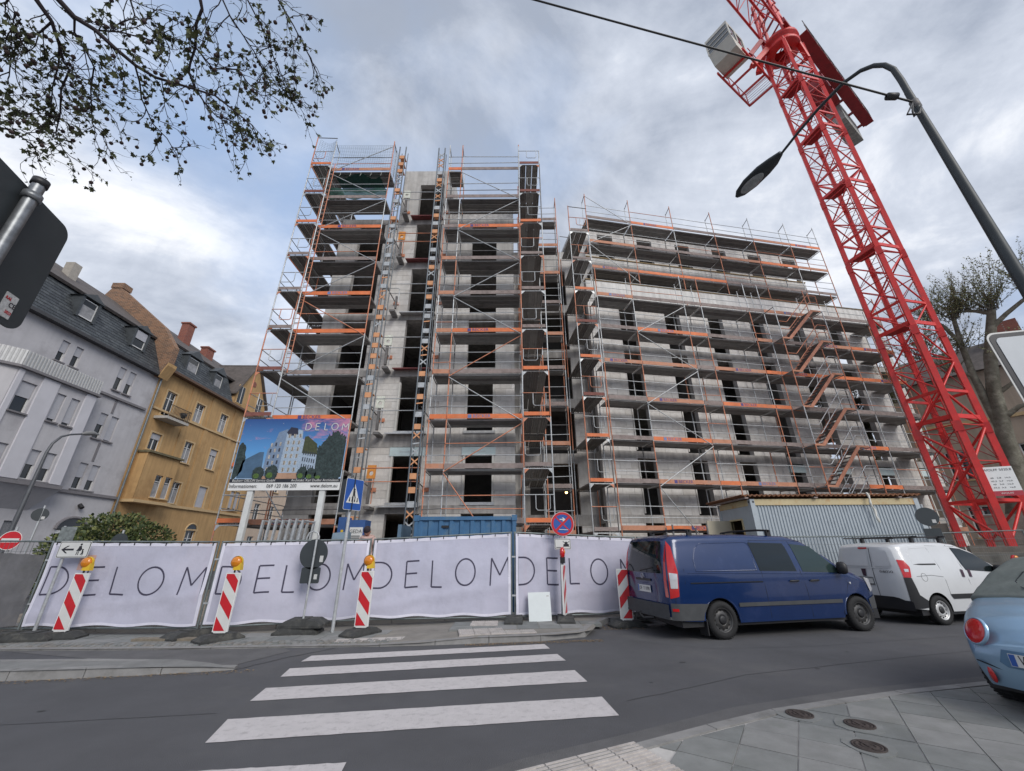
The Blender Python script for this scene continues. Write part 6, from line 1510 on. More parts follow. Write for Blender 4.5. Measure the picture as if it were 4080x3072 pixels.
# bay window: angled plan
def bay_seg(root, pa, pb, z0, z1, ops_, pil=()):
    A = FH.at(pa[0], pa[1], 0); B = FH.at(pb[0], pb[1], 0); f = Fr((A.x, A.y), math.degrees(math.atan2(B.y - A.y, B.x - A.x))); L = (B - A).length
    wall_grid(root, f, 0, L, z0, z1, ops_, GREYW, 0, .2, 'bay_wall')
    for o in ops_: window(root, f, *o[:4], 0, random.choice([.55, .62, .9, .5]), False, True, GREYT)
    return f, L
f1, L1 = bay_seg(gh, (-10.4, 0), (-9.35, -.9), 5.3, 11.0, [])
f2, L2 = bay_seg(gh, (-9.35, -.9), (-4.85, -.9), 5.3, 11.0, [(a + 9.35, c + 9.35, z0, z1) for (a, c) in ((-8.93, -8.15), (-7.02, -6.5), (-6.18, -5.64)) for (z0, z1) in ((5.4, 7.02), (8.72, 10.4))])
f3, L3 = bay_seg(gh, (-4.85, -.9), (-4.5, 0), 5.3, 11.0, [])
for (a, c) in ((-9.3, -9.05), (-8.05, -7.15), (-5.5, -4.87)): FH.box(a, c, -.98, -.9, 5.35, 10.95).build('pilaster', GREYP, gh)
MB().prism([FH.at(-10.5, 0, 5.1), FH.at(-9.4, -1.05, 5.1), FH.at(-4.75, -1.05, 5.1), FH.at(-4.35, 0, 5.1)], (0, 0, .2)).build('bay_floor', GREYT, gh)
MB().hexa([FH.at(-9.6, 0, 3.9), FH.at(-5.2, 0, 3.9), FH.at(-5.2, .1, 3.9), FH.at(-9.6, .1, 3.9), FH.at(-10.2, -.95, 5.1), FH.at(-4.7, -.95, 5.1), FH.at(-4.7, .1, 5.1), FH.at(-10.2, .1, 5.1)]).build('bay_corbel', GREYW, gh)
MB().prism([FH.at(-10.6, 0, 10.98), FH.at(-9.45, -1.12, 10.98), FH.at(-4.75, -1.12, 10.98), FH.at(-4.3, 0, 10.98)], (0, 0, .14)).build('bay_cornice', GREYT, gh)
cw = MB()
for (p, q) in (((-10.4, -.05), (-9.4, -1.0)), ((-9.4, -1.0), (-4.85, -1.0)), ((-4.85, -1.0), (-4.5, 0))):
    corr(cw, FH.at(p[0], p[1], 0), FH.at(q[0], q[1], 0), 11.12, 12.0, .05, .17, -FH.n)
cw.build('balcony_screen', M('corrugated_screen', (.46, .46, .46), .5, .2, var=.1), gh)
for (a, c) in ((-4.4, 0), (-15, -10.4)): FH.box(a, c, -.14, .0, 5.1, 5.28).build('cornice', GREYT, gh)
FH.box(-4.0, -.3, -.16, 0, 11.6, 11.75).build('string_course', GREYT, gh); FH.box(-15, -9, -.16, 0, 11.6, 11.75).build('string_course', GREYT, gh)
for z in (7.3, 10.7):
    for a in (-3.6, -1.75): pass
for (z0, z1) in ((7.25, 8.5), (10.6, 11.6)): FH.box(-2.66, -2.5, -.03, 0, z0, z1).build('panel_strip', GREYT, gh)
# mansard, upper roof, dormers
FH.box(-15.2, .0, -.45, .1, 14.45, 14.65).build('eaves', M('eaves_dark', (.06, .06, .065), .7), gh)
quad(gh, 'mansard_underlay', SLATE[2], FH.at(-15.2, -.36, 14.6), FH.at(0, -.36, 14.6), FH.at(0, 1.1, 17.7), FH.at(-15.2, 1.1, 17.7))
DOR = [(-7.15, -6.2, 15.75, 17.0), (-3.1, -2.15, 15.75, 17.05)]
slates(gh, FH, -15.2, 0, -.38, 14.62, 1.1, 17.7, .36, .25, [(a - .1, b_ + .1, z0 - .1, 18) for a, b_, z0, z1 in DOR])
for a, b_, z0, z1 in DOR: dormer(gh, FH, a, b_, z0, z1, -.02, .45, .0 if a < -5 else .5)
MB().hexa([FH.at(-15.2, .9, 17.6), FH.at(0, .9, 17.6), FH.at(0, 5.4, 21.0), FH.at(-15.2, 5.4, 21.0), FH.at(-15.2, .8, 17.75), FH.at(0, .8, 17.75), FH.at(0, 5.4, 21.2), FH.at(-15.2, 5.4, 21.2)]).build('upper_roof', TILE, gh)
quad(gh, 'rear_roof', TILE, FH.at(-15.2, 5.4, 21.1), FH.at(0, 5.4, 21.1), FH.at(0, 9.2, 14.6), FH.at(-15.2, 9.2, 14.6))
ch = FH.box(-6.4, -5.85, 2.8, 3.4, 18.4, 20.5).build('chimney', M('rendered_chimney', (.36, .33, .29), .9, var=.15), gh)
# brick party wall between the houses
pw = MB().prism([FH.at(-.5, -.35, 14.7), FH.at(-.5, -.75, 15.4), FH.at(-.5, -.75, 17.0), FH.at(-.5, .7, 18.9), FH.at(-.5, 5.4, 22.6), FH.at(-.5, 6.2, 22.6), FH.at(-.5, 9.3, 17), FH.at(-.5, 9.3, 14.2), FH.at(-.5, .2, 14.2)], FH.e * .55).build('fire_wall', BRK, gh)
MB().prism([FH.at(-.56, -.4, 14.3), FH.at(.32, -.4, 14.3), FH.at(.32, -.8, 15.3), FH.at(-.56, -.8, 15.3)], (0, 0, .25)).build('fire_wall_corbel', OCHW, gh)
FH.box(-.55, .3, 5.3, 6.3, 22.6, 23.1).build('fire_wall_chimney', BRK, gh)
bar('downpipe', FH.at(.02, -.2, 0), FH.at(.02, -.2, 14.6), .065, ZINC, gh); bar('wall_lamp', FH.at(-2.3, -.25, 4.3), FH.at(-2.3, -.02, 4.5), .12, BLACK, gh)

oh = thing('ochre_house', 'ochre tenement house with balcony, dormers and a gable', 'house', tuple(FH.at(7, 3, 0)))
EO = 15.25
oo = [(1.2, 2.2, 11.8, 13.85), (4.5, 5.58, 12.28, 14.0), (7.8, 8.88, 12.3, 14.1), (1.05, 2.05, 9.0, 10.3), (4.58, 5.55, 8.72, 10.5), (7.76, 8.8, 8.76, 10.6), (4.52, 5.52, 5.38, 7.05), (7.7, 8.8, 5.35, 7.15), (12.2, 12.85, 5.55, 7.35), (13.0, 13.65, 5.55, 7.35), (7.6, 8.75, 1.2, 3.4), (2.3, 3.2, 1.2, 3.3)]
wall_grid(oh, FH, .03, 14.6, 0, EO, oo, OCHW, 0, .22, 'wall', 9)
for i, o in enumerate(oo):
    window(oh, FH, *o[:4], 0, [0, 0, 0, .35, 0, .3, 0, .98, .9, .9, 0, 0][i], True, True, OCHT, i in (1, 2, 4, 5, 6))
    a, c, z0, z1 = o
    for (p, q, r_, s_) in ((a - .14, a, z0 - .1, z1 + .12), (c, c + .14, z0 - .1, z1 + .12), (a, c, z1, z1 + .12)): FH.box(p, q, -.03, 0, r_, s_).build('window_trim', OCHT, oh)
for z in (3.45, 3.35):
    pass
MB().path([FH.at(8.17 + .72 * math.cos(t), -.02, 3.35 + .62 * math.sin(t)) for t in [math.pi * k / 12 for k in range(13)]], .07, 6).build('arch_trim', OCHT, oh)
MB().prism([FH.at(8.17 + .62 * math.cos(t), 0, 3.38 + .55 * math.sin(t)) for t in [math.pi * k / 12 for k in range(13)]], FH.n * -.015).build('arch_light', GLASS, oh)
FH.box(.3, 14.6, -.12, 0, 12.05, 12.2).build('string_course', OCHT, oh); FH.box(3.9, 14.6, -.14, 0, 5.05, 5.25).build('cornice', OCHT, oh)
for a in (3.6, 6.2, 9.6): FH.box(a, a + .5, -.05, -.001, 5.25, EO - .2).build('lesene', OCHW, oh)
# oriel on the second floor and the balcony above
wall_grid(oh, Fr(tuple(FH.at(.5, -.75, 0).xy), 91.7), 0, 3.2, 5.2, 8.6, [(1.72 - .35, 2.1 - .05, 5.5, 7.15), (2.32, 3.0, 5.5, 7.15)], OCHW, 0, .2, 'oriel_wall')
FO = Fr(tuple(FH.at(.5, -.75, 0).xy), 91.7)
for (a, c) in ((1.37, 2.05), (2.32, 3.0)): window(oh, FO, a, c, 5.5, 7.15, 0, 0, False, True, OCHT, True)
FH.box(3.65, 3.7, -.75, 0, 5.2, 8.6).build('oriel_side', OCHW, oh); FH.box(.5, .55, -.75, 0, 5.2, 8.6).build('oriel_side', OCHW, oh)
FH.box(.4, 3.85, -.95, .0, 8.6, 8.75).build('oriel_cap', M('mossy_ledge', (.14, .12, .07), .9, var=.3), oh); FH.box(.4, 3.85, -.95, 0, 5.0, 5.2).build('oriel_foot', OCHT, oh)
FH.box(.7, 3.0, -1.05, 0, 11.35, 11.55).build('balcony_slab', M('balcony_concrete', (.42, .4, .37), .9, var=.15), oh)
for k in range(18): bar('baluster', FH.at(.75 + k * .131, -1.0, 11.55), FH.at(.75 + k * .131, -1.0, 12.5), .014, BLACK, oh)
for k in range(7): bar('baluster', FH.at(2.98, -1.0 + k * .15, 11.55), FH.at(2.98, -1.0 + k * .15, 12.5), .014, BLACK, oh)
bar('balcony_rail', FH.at(.72, -1.0, 12.5), FH.at(3.0, -1.0, 12.5), .025, BLACK, oh); bar('balcony_rail', FH.at(2.98, -1.0, 12.5), FH.at(2.98, 0, 12.5), .025, BLACK, oh)
MB().lathe([(.0001, 0), (.16, 0), (.22, .35), (.2, .36), (.0001, .3)], tuple(FH.at(2.5, -.8, 11.9)), 12).build('planter', BLACK, oh)
# ochre roof
FH.box(.35, 14.6, -.5, .1, EO - .05, EO + .15).build('eaves', M('gutter_brown', (.12, .07, .045), .7), oh)
quad(oh, 'mansard_underlay', SLATE[2], FH.at(.3, -.4, EO + .1), FH.at(8.3, -.4, EO + .1), FH.at(8.3, .8, 18.1), FH.at(.3, .8, 18.1))
DOO = [(2.1, 3.3, 16.0, 17.4), (5.6, 6.6, 16.0, 17.35)]
slates(oh, FH, .3, 8.3, -.42, EO + .12, .8, 18.1, .36, .25, [(a - .1, b_ + .1, z0 - .1, 19) for a, b_, z0, z1 in DOO])
for a, b_, z0, z1 in DOO: dormer(oh, FH, a, b_, z0, z1, -.1, .7, 0)
MB().hexa([FH.at(.25, .7, 18.0), FH.at(14, .7, 18.0), FH.at(14, 5.4, 21.6), FH.at(.25, 5.4, 21.6), FH.at(.25, .6, 18.15), FH.at(14, .6, 18.15), FH.at(14, 5.4, 21.8), FH.at(.25, 5.4, 21.8)]).build('upper_roof', TILE, oh)
quad(oh, 'rear_roof', TILE, FH.at(.3, 5.4, 21.7), FH.at(14.6, 5.4, 21.7), FH.at(14.6, 9.2, 15), FH.at(.3, 9.2, 15))
MB().prism([FH.at(8.4, -.25, EO), FH.at(14.2, -.25, EO), FH.at(13.9, -.25, 16.6), FH.at(11.6, -.25, 20.0), FH.at(10.6, -.25, 20.2), FH.at(8.9, -.25, 17.2)], FH.n * .4).build('gable_wall', OCHW, oh)
for (p, q) in (((8.35, 16.4), (10.7, 20.4)), ((11.5, 20.2), (14.1, 16.5)), ((10.6, 20.4), (11.6, 20.25))): MB().hexa([FH.at(p[0], -.5, p[1]), FH.at(q[0], -.5, q[1]), FH.at(q[0], 5, q[1]), FH.at(p[0], 5, p[1]), FH.at(p[0], -.5, p[1] + .2), FH.at(q[0], -.5, q[1] + .2), FH.at(q[0], 5, q[1] + .2), FH.at(p[0], 5, p[1] + .2)]).build('gable_roof', TILE, oh)
for (a, c, z0, z1) in ((8.95, 9.8, 15.75, 17.5), (12.2, 13.1, 15.8, 17.4)):
    FH.box(a - .12, c + .12, -.29, -.25, z0 - .1, z1 + .12).build('window_trim', OCHT, oh); FH.box(a, c, -.31, -.29, z0, z1).build('gable_pane', GLASS, oh); FH.box((a + c) / 2 - .03, (a + c) / 2 + .03, -.33, -.31, z0, z1).build('gable_mullion', WFR, oh)
MB().disc(FH.at(11.1, -.26, 18.5), FH.n, .32, 18, .04).build('oculus', BRKR, oh)
FH.box(4.6, 5.4, 3.2, 3.9, 19.0, 22.2).build('chimney', BRKR, oh); FH.box(4.52, 5.48, 3.12, 3.98, 22.2, 22.35).build('chimney_cap', BRKR, oh)
FH.box(7.7, 8.7, 3.2, 3.9, 19, 21.2).build('chimney', BRKR, oh); FH.box(7.62, 8.78, 3.12, 3.98, 21.2, 21.35).build('chimney_cap', BRKR, oh)
# pale house further along
FH3 = Fr(tuple(FH.at(15.2, -.2, 0).xy), 91.7)
ph = thing('cream_house', 'pale cream house further down the street behind the scaffold', 'house', tuple(FH3.at(8, 3, 0)))
po = [(1.2 + 3 * k, 2.3 + 3 * k, z, z + 1.8) for k in range(5) for z in (1.4, 4.8, 8.2)]
wall_grid(ph, FH3, 0, 16, 0, 11.5, po, M('cream_pink_render', (.56, .44, .34), .9, var=.08, streak=.08), 0, .2, 'wall', 9)
for o in po: window(ph, FH3, *o, 0, 0, True, True, OCHT)
MB().hexa([FH3.at(-.2, -.4, 11.5), FH3.at(16, -.4, 11.5), FH3.at(16, 5, 11.5), FH3.at(-.2, 5, 11.5), FH3.at(-.2, 1.2, 14.6), FH3.at(16, 1.2, 14.6), FH3.at(16, 5, 16.5), FH3.at(-.2, 5, 16.5)]).build('roof', M('grey_slate_roof', (.19, .19, .195), .7, var=.25, scale=3, bump=.4, bscale=9), ph)
# beige building at the right
FR_ = Fr((27.2, 27.6), -52)
rh = thing('beige_house', 'beige rendered house wall behind the bare tree and the crane', 'house', tuple(FR_.at(10, 4, 0)))
BEI = M('beige_render', (.4, .32, .25), .92, var=.14, scale=.6, bump=.15, streak=.15, dirt=(.3, .24, .19), dirt_s=.5, dirt_a=.6)
ro = [(2.0 + 3.2 * k, 3.2 + 3.2 * k, z, z + 1.8) for k in range(3) for z in (2.2, 5.6)]
wall_grid(rh, FR_, 0, 24, 0, 12.2, ro, BEI, 0, .2, 'wall', 9)
for o in ro: window(rh, FR_, *o, 0, 0, True, True, OCHT)
MB().hexa([FR_.at(-.4, -.4, 12.2), FR_.at(24, -.4, 12.2), FR_.at(24, 9.4, 12.2), FR_.at(-.4, 9.4, 12.2), FR_.at(1.5, 2, 14.6), FR_.at(22, 2, 14.6), FR_.at(22, 6, 14.6), FR_.at(1.5, 6, 14.6)]).build('roof', TILE, rh)
FR_.box(6.5, 7.6, 1.0, 1.9, 12.6, 15.4).build('chimney', BRKR, rh)
FR_.box(0, 24, -.1, 0, 9.0, 9.2).build('string_course', OCHT, rh)

# ================================================================ TREES
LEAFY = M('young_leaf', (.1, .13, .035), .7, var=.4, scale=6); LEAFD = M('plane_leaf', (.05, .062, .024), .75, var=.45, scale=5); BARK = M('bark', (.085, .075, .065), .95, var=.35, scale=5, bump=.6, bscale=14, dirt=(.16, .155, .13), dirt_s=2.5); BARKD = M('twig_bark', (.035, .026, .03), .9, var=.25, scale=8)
SEED = M('seed_ball', (.05, .032, .03), .95, var=.3, scale=60)
def leaf(b, c, d, up, s, shape):
    d = d.normalized(); r_ = d.cross(up)
    if r_.length < .05: r_ = d.cross(Vector((1, 0, .2)))
    r_.normalize(); nn = r_.cross(d)
    k = len(b.v)
    b.v += [tuple(c + d * (y * s) + r_ * (x * s) + nn * (-.25 * s * x * x)) for x, y in shape]; b.f.append(tuple(range(k, k + len(shape)))); b.sm.append(False)
MAPLE = [(0, 0), (.22, .06), (.5, .0), (.36, .26), (.58, .5), (.26, .5), (.2, .68), (0, 1), (-.2, .68), (-.26, .5), (-.58, .5), (-.36, .26), (-.5, 0), (-.22, .06)]
OVAL = [(0, 0), (.3, .3), (.26, .7), (0, 1), (-.26, .7), (-.3, .3)]
rt_ = random.Random(77)
def rv(): 
    v = Vector((rt_.gauss(0, 1), rt_.gauss(0, 1), rt_.gauss(0, 1))); return v.normalized()
# overhanging plane tree: trunk out of view at the left, limbs over the road
tr1 = thing('plane_tree', 'plane tree whose budding branches hang over the road from above', 'tree', (-7.6, -.9, .02))
LIMB = {
'a': [(-4.86, 2.19, 6.9), (-4.85, 2.24, 6.84), (-4.83, 2.39, 6.78), (-4.9, 2.55, 6.72), (-4.98, 2.7, 6.66), (-4.93, 2.74, 6.6)],
'b': [(-4.77, 2.2, 7.0), (-4.71, 2.28, 6.94), (-4.64, 2.4, 6.88), (-4.48, 2.48, 6.82), (-4.37, 2.62, 6.76), (-4.24, 2.76, 6.7), (-4.07, 2.85, 6.64), (-3.81, 2.89, 6.58), (-3.59, 2.92, 6.52), (-3.4, 2.94, 6.46), (-3.27, 3.04, 6.4), (-3.1, 3.21, 6.34)],
'c': [(-3.42, 2.35, 7.3), (-3.42, 2.42, 7.24), (-3.42, 2.47, 7.18), (-3.54, 2.57, 7.12), (-3.68, 2.77, 7.06), (-3.82, 2.9, 7.0), (-3.87, 2.97, 6.94), (-3.88, 3.12, 6.88), (-3.84, 3.25, 6.82), (-3.77, 3.35, 6.76), (-3.59, 3.49, 6.7), (-3.32, 3.63, 6.64)],
'd': [(-4.27, 2.4, 7.4), (-4.26, 2.45, 7.34), (-4.29, 2.57, 7.28), (-4.19, 2.65, 7.22), (-4.03, 2.74, 7.16)],
'e': [(-3.35, 2.47, 7.6), (-3.34, 2.55, 7.54), (-3.32, 2.67, 7.48), (-3.22, 3.01, 7.42), (-3.22, 3.38, 7.36), (-2.93, 3.55, 7.3)],
'f': [(-3.02, 2.43, 7.5), (-3.0, 2.5, 7.44), (-2.95, 2.86, 7.38), (-3.04, 3.38, 7.32)],
'g': [(-2.82, 2.53, 7.7), (-2.74, 2.59, 7.64), (-2.66, 2.81, 7.58), (-2.59, 3.16, 7.52), (-2.56, 3.25, 7.46)],
'h': [(-4.85, 2.4, 6.8), (-5.01, 2.46, 6.74), (-5.3, 2.53, 6.68), (-5.48, 2.64, 6.62), (-5.63, 2.78, 6.56)],
'i': [(-4.97, 2.59, 6.8), (-5.13, 2.76, 6.74), (-5.4, 2.97, 6.68), (-5.65, 3.21, 6.62)],
'j': [(-4.66, 2.41, 6.9), (-4.74, 2.51, 6.84), (-4.71, 2.59, 6.78), (-4.74, 2.78, 6.72), (-4.95, 2.98, 6.66), (-5.27, 3.35, 6.6), (-5.21, 3.46, 6.54)],
'k': [(-4.41, 2.86, 6.9), (-4.47, 3.02, 6.84), (-4.55, 3.16, 6.78), (-4.62, 3.44, 6.72), (-4.54, 3.59, 6.66), (-4.54, 3.77, 6.6)],
'l': [(-4.63, 2.57, 7.0), (-4.32, 2.56, 6.94), (-4.07, 2.59, 6.88), (-3.87, 2.6, 6.82)],
'm': [(-5.95, 2.75, 6.4), (-5.75, 2.81, 6.3), (-5.63, 2.82, 6.24), (-5.57, 2.89, 6.18), (-5.39, 2.94, 6.12)],
'n': [(-5.95, 2.9, 6.2), (-5.85, 2.97, 6.1), (-5.75, 3.01, 6.04), (-5.58, 3.02, 5.98), (-5.47, 3.13, 5.92), (-5.45, 3.18, 5.86)],
'o': [(-5.03, 2.8, 6.7), (-5.28, 2.97, 6.64), (-5.53, 3.22, 6.58), (-5.77, 3.42, 6.52), (-5.84, 3.61, 6.46)],
'p': [(-4.94, 2.14, 6.8), (-5.12, 2.23, 6.74), (-5.03, 2.32, 6.68), (-5.21, 2.4, 6.62)],
'q': [(-3.84, 2.89, 7.3), (-3.75, 3.09, 7.24), (-3.4, 3.07, 7.18), (-3.34, 3.19, 7.12), (-3.23, 3.3, 7.06)]}
MB().path([(-7.6, -.9, .02), (-7.55, -.85, 2), (-7.4, -.6, 4), (-7.0, -.2, 5.6)], [.42, .34, .3, .24], 12).build('trunk', BARK, tr1)
MB().path([(-7.0, -.2, 5.55), (-6.2, .9, 6.5), (-5.4, 1.6, 6.95), (-4.9, 2.05, 6.98), (-4.8, 2.19, 6.95)], [.16, .1, .06, .035, .024], 8).build('limb', BARKD, tr1)
MB().path([(-7.0, -.2, 5.55), (-5.8, .9, 6.8), (-4.6, 1.6, 7.35), (-3.7, 2.1, 7.45), (-3.3, 2.4, 7.5)], [.15, .1, .06, .04, .025], 8).build('limb', BARKD, tr1)
MB().path([(-4.6, 1.6, 7.35), (-4.3, 2.2, 7.42), (-4.27, 2.4, 7.4)], [.04, .025, .018], 6).build('limb', BARKD, tr1)
MB().path([(-3.7, 2.1, 7.45), (-3.1, 2.25, 7.6), (-2.82, 2.53, 7.7)], [.035, .025, .018], 6).build('limb', BARKD, tr1); MB().path([(-6.2, .9, 6.5), (-6.3, 2.2, 6.45), (-5.95, 2.8, 6.3)], [.05, .03, .02], 6).build('limb', BARKD, tr1)
crown = MB(); leaves = [MB(), MB()]; seeds = MB()
def twig(p, d, L, r_, lv):
    n = 5; pts = [p]
    for k in range(n):
        d = (d + rv() * .38 + Vector((0, .05, -.05))).normalized(); pts.append(pts[-1] + d * L / n)
    crown.path(pts, r_, 4, r_ * .45)
    for k in range(1, n + 1):
        if lv == 0 and rt_.random() < .8: twig(pts[k], (d + rv() * .9).normalized(), L * rt_.uniform(.35, .6), r_ * .55, 1)
        if rt_.random() < (.26 if lv == 0 else .46):
            for _ in range(rt_.choice((1, 1, 1, 2) if k < n else (1, 2, 3))):
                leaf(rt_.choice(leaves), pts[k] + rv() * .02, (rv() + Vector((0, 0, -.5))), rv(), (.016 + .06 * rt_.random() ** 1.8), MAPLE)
    if rt_.random() < .16:
        q = pts[-1] + Vector((rt_.uniform(-.02, .02), rt_.uniform(-.02, .02), -rt_.uniform(.05, .13))); crown.path([pts[-1], q], .002, 3)
        seeds.lathe([(.0001, -.022), (.015, -.017), (.023, 0), (.015, .017), (.0001, .022)], tuple(q), 8)
for key, pts in LIMB.items():
    P = [Vector(p) for p in pts]; L = sum((P[i+1] - P[i]).length for i in range(len(P) - 1))
    thick = {'a': .026, 'b': .028, 'c': .02}.get(key, .011)
    crown.path(P, thick, 6, max(.005, thick * .25))
    st = max(.055, .08 if key in 'ab' else .065)
    for i in range(len(P) - 1):
        seg = P[i+1] - P[i]; m = max(1, int(seg.length / st)); d = seg.normalized()
        for k in range(m):
            f = (k + rt_.random()) / m
            if i == 0 and key in 'abc': continue
            twig(P[i] + seg * f, (d * .7 + rv() * .8).normalized(), rt_.uniform(.16, .55), .006, 0)
    twig(P[-1], (P[-1] - P[-2]).normalized(), .25, .006, 0)
crown.build('branches', BARKD, tr1)
cn = tag(leaves[0].build('crown', LEAFD, tr1), kind='stuff'); tag(leaves[1].build('crown', M('plane_leaf_pale', (.075, .085, .03), .75, var=.45, scale=5), tr1), kind='stuff'); tag(seeds.build('seed_balls', SEED, tr1), kind='stuff')  # second, paler leaf colour, mixed in at random

# pollarded tree at the right
def pollard(label, base, limbs, heads, hgt, dens, seed, leafm):
    rt_.seed(seed)
    t = thing('pollarded_tree', label, 'tree', base, 0, 'pollarded street trees')
    for pts, r0, r1 in limbs: MB().path(pts, [r0 + (r1 - r0) * i / (len(pts) - 1) for i in range(len(pts))], 9).build('limb' if r0 < .3 else 'trunk', PBARK, t)
    br_ = MB(); lf = [MB(), MB()]
    for (h, n_, L0) in heads:
        h = Vector(h)
        for _ in range(int(n_ * 2.4)):
            d = Vector((rt_.gauss(0, .6), rt_.gauss(0, .6), 1)).normalized(); L = L0 * rt_.uniform(.5, 1.2); pts = [h + Vector((rt_.gauss(0, .15), rt_.gauss(0, .15), 0))]
            for k in range(5): d = (d + rv() * .09 + Vector((0, 0, .06))).normalized(); pts.append(pts[-1] + d * L / 5)
            br_.path(pts, .016, 3, .004)
            for k in range(int(L * dens)):
                f = rt_.uniform(.12, 1); i = min(4, int(f * 5)); p = pts[i] + (pts[i+1] - pts[i]) * (f * 5 - i)
                leaf(rt_.choice(lf), p + rv() * .05, rv() + Vector((0, 0, .4)), rv(), rt_.uniform(.05, .1), OVAL)
    br_.build('twigs', PBARK, t); 
    for j, b in enumerate(lf): tag(b.build('crown', leafm[j], t), kind='stuff')
    return t
LG = [M('spring_leaf', (.24, .26, .11), .7, var=.35, scale=3), M('spring_leaf_dull', (.18, .18, .09), .7, var=.35, scale=3)]
PBARK = M('mottled_plane_bark', (.2, .19, .15), .95, var=.3, scale=3, bump=.8, bscale=6, c2=(.085, .075, .055), dirt=(.3, .29, .23), dirt_s=2.2, dirt_a=.7)
pollard('pollarded tree with fresh twigs rising behind the red crane', (23.0, 19.4, .03),
  [([(22.9, 19.5, .03), (23.02, 19.23, 2.47), (23.48, 18.67, 5.2), (23.57, 18.56, 6.4), (23.78, 18.29, 8.7), (24.04, 17.95, 10.5), (24.34, 17.54, 12), (24.49, 17.33, 12.8)], .42, .16),
   ([(23.57, 18.56, 6.6), (23.54, 18.59, 8.3), (23.54, 18.6, 9.7), (23.61, 18.51, 11.5), (23.71, 18.38, 12.97)], .2, .09), ([(23.61, 18.51, 11.5), (23.43, 18.74, 12.7), (23.3, 19.0, 13.3)], .1, .06), ([(24.48, 17.34, 12.6), (24.2, 17.7, 13.0), (24.0, 18.0, 13.2)], .11, .07),
   ([(24.3, 17.5, 11.9), (24.71, 17.02, 12.4), (25.07, 16.48, 12.8), (25.4, 16.0, 13.1)], .12, .07), ([(23.73, 18.35, 8.5), (24.22, 17.7, 9.0), (24.6, 17.2, 9.9)], .12, .06), ([(23.6, 18.44, 7.3), (24.08, 17.89, 7.8), (24.8, 17.0, 8.0)], .14, .07), ([(23.5, 18.6, 9.7), (23.1, 19.2, 10.4), (22.7, 19.7, 11.2)], .1, .05)],
  [((23.71, 18.38, 12.9), 22, 2.3), ((23.3, 19.0, 13.2), 20, 2.0), ((24.49, 17.33, 12.8), 30, 2.7), ((24.0, 18.0, 13.2), 20, 2.2), ((25.4, 16.0, 13.1), 22, 2.6), ((24.6, 17.2, 9.9), 10, 1.8), ((24.8, 17.0, 8.0), 8, 1.6), ((22.7, 19.7, 11.2), 22, 2.6), ((23.6, 18.5, 11.2), 14, 2.0), ((23.2, 19.2, 10.2), 12, 1.8)], 15, 15, 5, LG)
pollard('second pollarded tree half hidden behind the crane mast', (22.2, 24.4, .03),
  [([(22.2, 24.4, .03), (22.2, 24.4, 4), (22.3, 24.3, 7), (22.2, 24.2, 9.5)], .4, .2), ([(22.3, 24.3, 7), (23.2, 23.8, 8.6), (23.8, 23.4, 10.2)], .18, .08), ([(22.3, 24.3, 7.5), (21.5, 24.9, 9), (21.0, 25.2, 10.5)], .18, .08)],
  [((22.2, 24.2, 9.3), 30, 3.0), ((23.8, 23.4, 10.0), 26, 2.8), ((21.0, 25.2, 10.3), 26, 2.8), ((22.8, 23.9, 8.0), 20, 2.4), ((21.8, 24.6, 7.0), 18, 2.2), ((23.0, 24.0, 5.5), 18, 2.2)], 14, 16, 6, LG)
# evergreen bush in front of the grey house
bu = thing('evergreen_bush', 'big green bush above the fence in front of the houses', 'bush', (-16.9, 18, 0))
rt_.seed(12); lf = [MB(), MB(), MB()]; cl = [(-18.6, 18.0, 1.6, .9), (-17.6, 18.2, 2.2, 1.0), (-16.6, 18.0, 2.1, 1.05), (-15.6, 18.1, 1.8, .95), (-17.2, 17.6, 1.4, 1.1), (-15.9, 17.6, 1.3, 1.0), (-18.3, 17.6, 1.0, .9), (-14.9, 17.9, 1.3, .8)]
for (x, y, z, r_) in cl:
    for _ in range(1500):
        v = rv(); p = Vector((x, y, z)) + v * r_ * rt_.uniform(.72, 1.06)
        if p.z < .05: continue
        leaf(lf[0 if rt_.random() < .35 else rt_.choice((1, 2))], p, (v + rv() * .7), rv(), rt_.uniform(.09, .17), OVAL)
for j, m_ in enumerate((M('bush_leaf_pale', (.16, .175, .06), .6, var=.3), M('bush_leaf', (.06, .085, .028), .6, var=.35), M('bush_leaf_deep', (.04, .06, .02), .6, var=.3))): tag(lf[j].build('foliage', m_, bu), kind='stuff')
for (x, y, z, r_) in cl: bar('stem', (-16.9 + (x + 16.9) * .3, 18, .0), (x, y, z), .04, BARK, bu)
# ================================================================ STREET LAMPS AND CABLE
LMP = M('lamp_post_paint', (.036, .042, .046), .5, .25, var=.2, scale=4, dirt=(.06, .065, .065), dirt_s=3)
sl = thing('street_lamp', 'dark street lamp with a curved arm reaching over the road', 'street lamp', (4.2, 2.7, .03))
MB().path([(4.2, 2.7, .03), (4.2, 2.7, 1.2), (4.2, 2.7, 3.0), (4.2, 2.7, 6.05)], [.058, .058, .046, .03], 16).build('pole', LMP, sl)
MB().path([(4.2, 2.7, 5.95), (4.205, 2.7, 6.25), (4.2, 2.705, 6.45), (4.175, 2.735, 6.58), (4.13, 2.79, 6.67), (4.08, 2.88, 6.74), (4.04, 3.06, 6.82), (4.0, 3.4, 6.88), (3.96, 3.75, 6.9), (3.92, 4.12, 6.9)], [.0285, .028, .027, .026, .025, .023, .021, .019, .018, .017], 12).build('arm', LMP, sl)
MB().lathe([(.03, 0), (.038, .01), (.038, .1), (.03, .11)], (4.2, 2.7, 5.8), 16).build('collar', GALVD, sl)
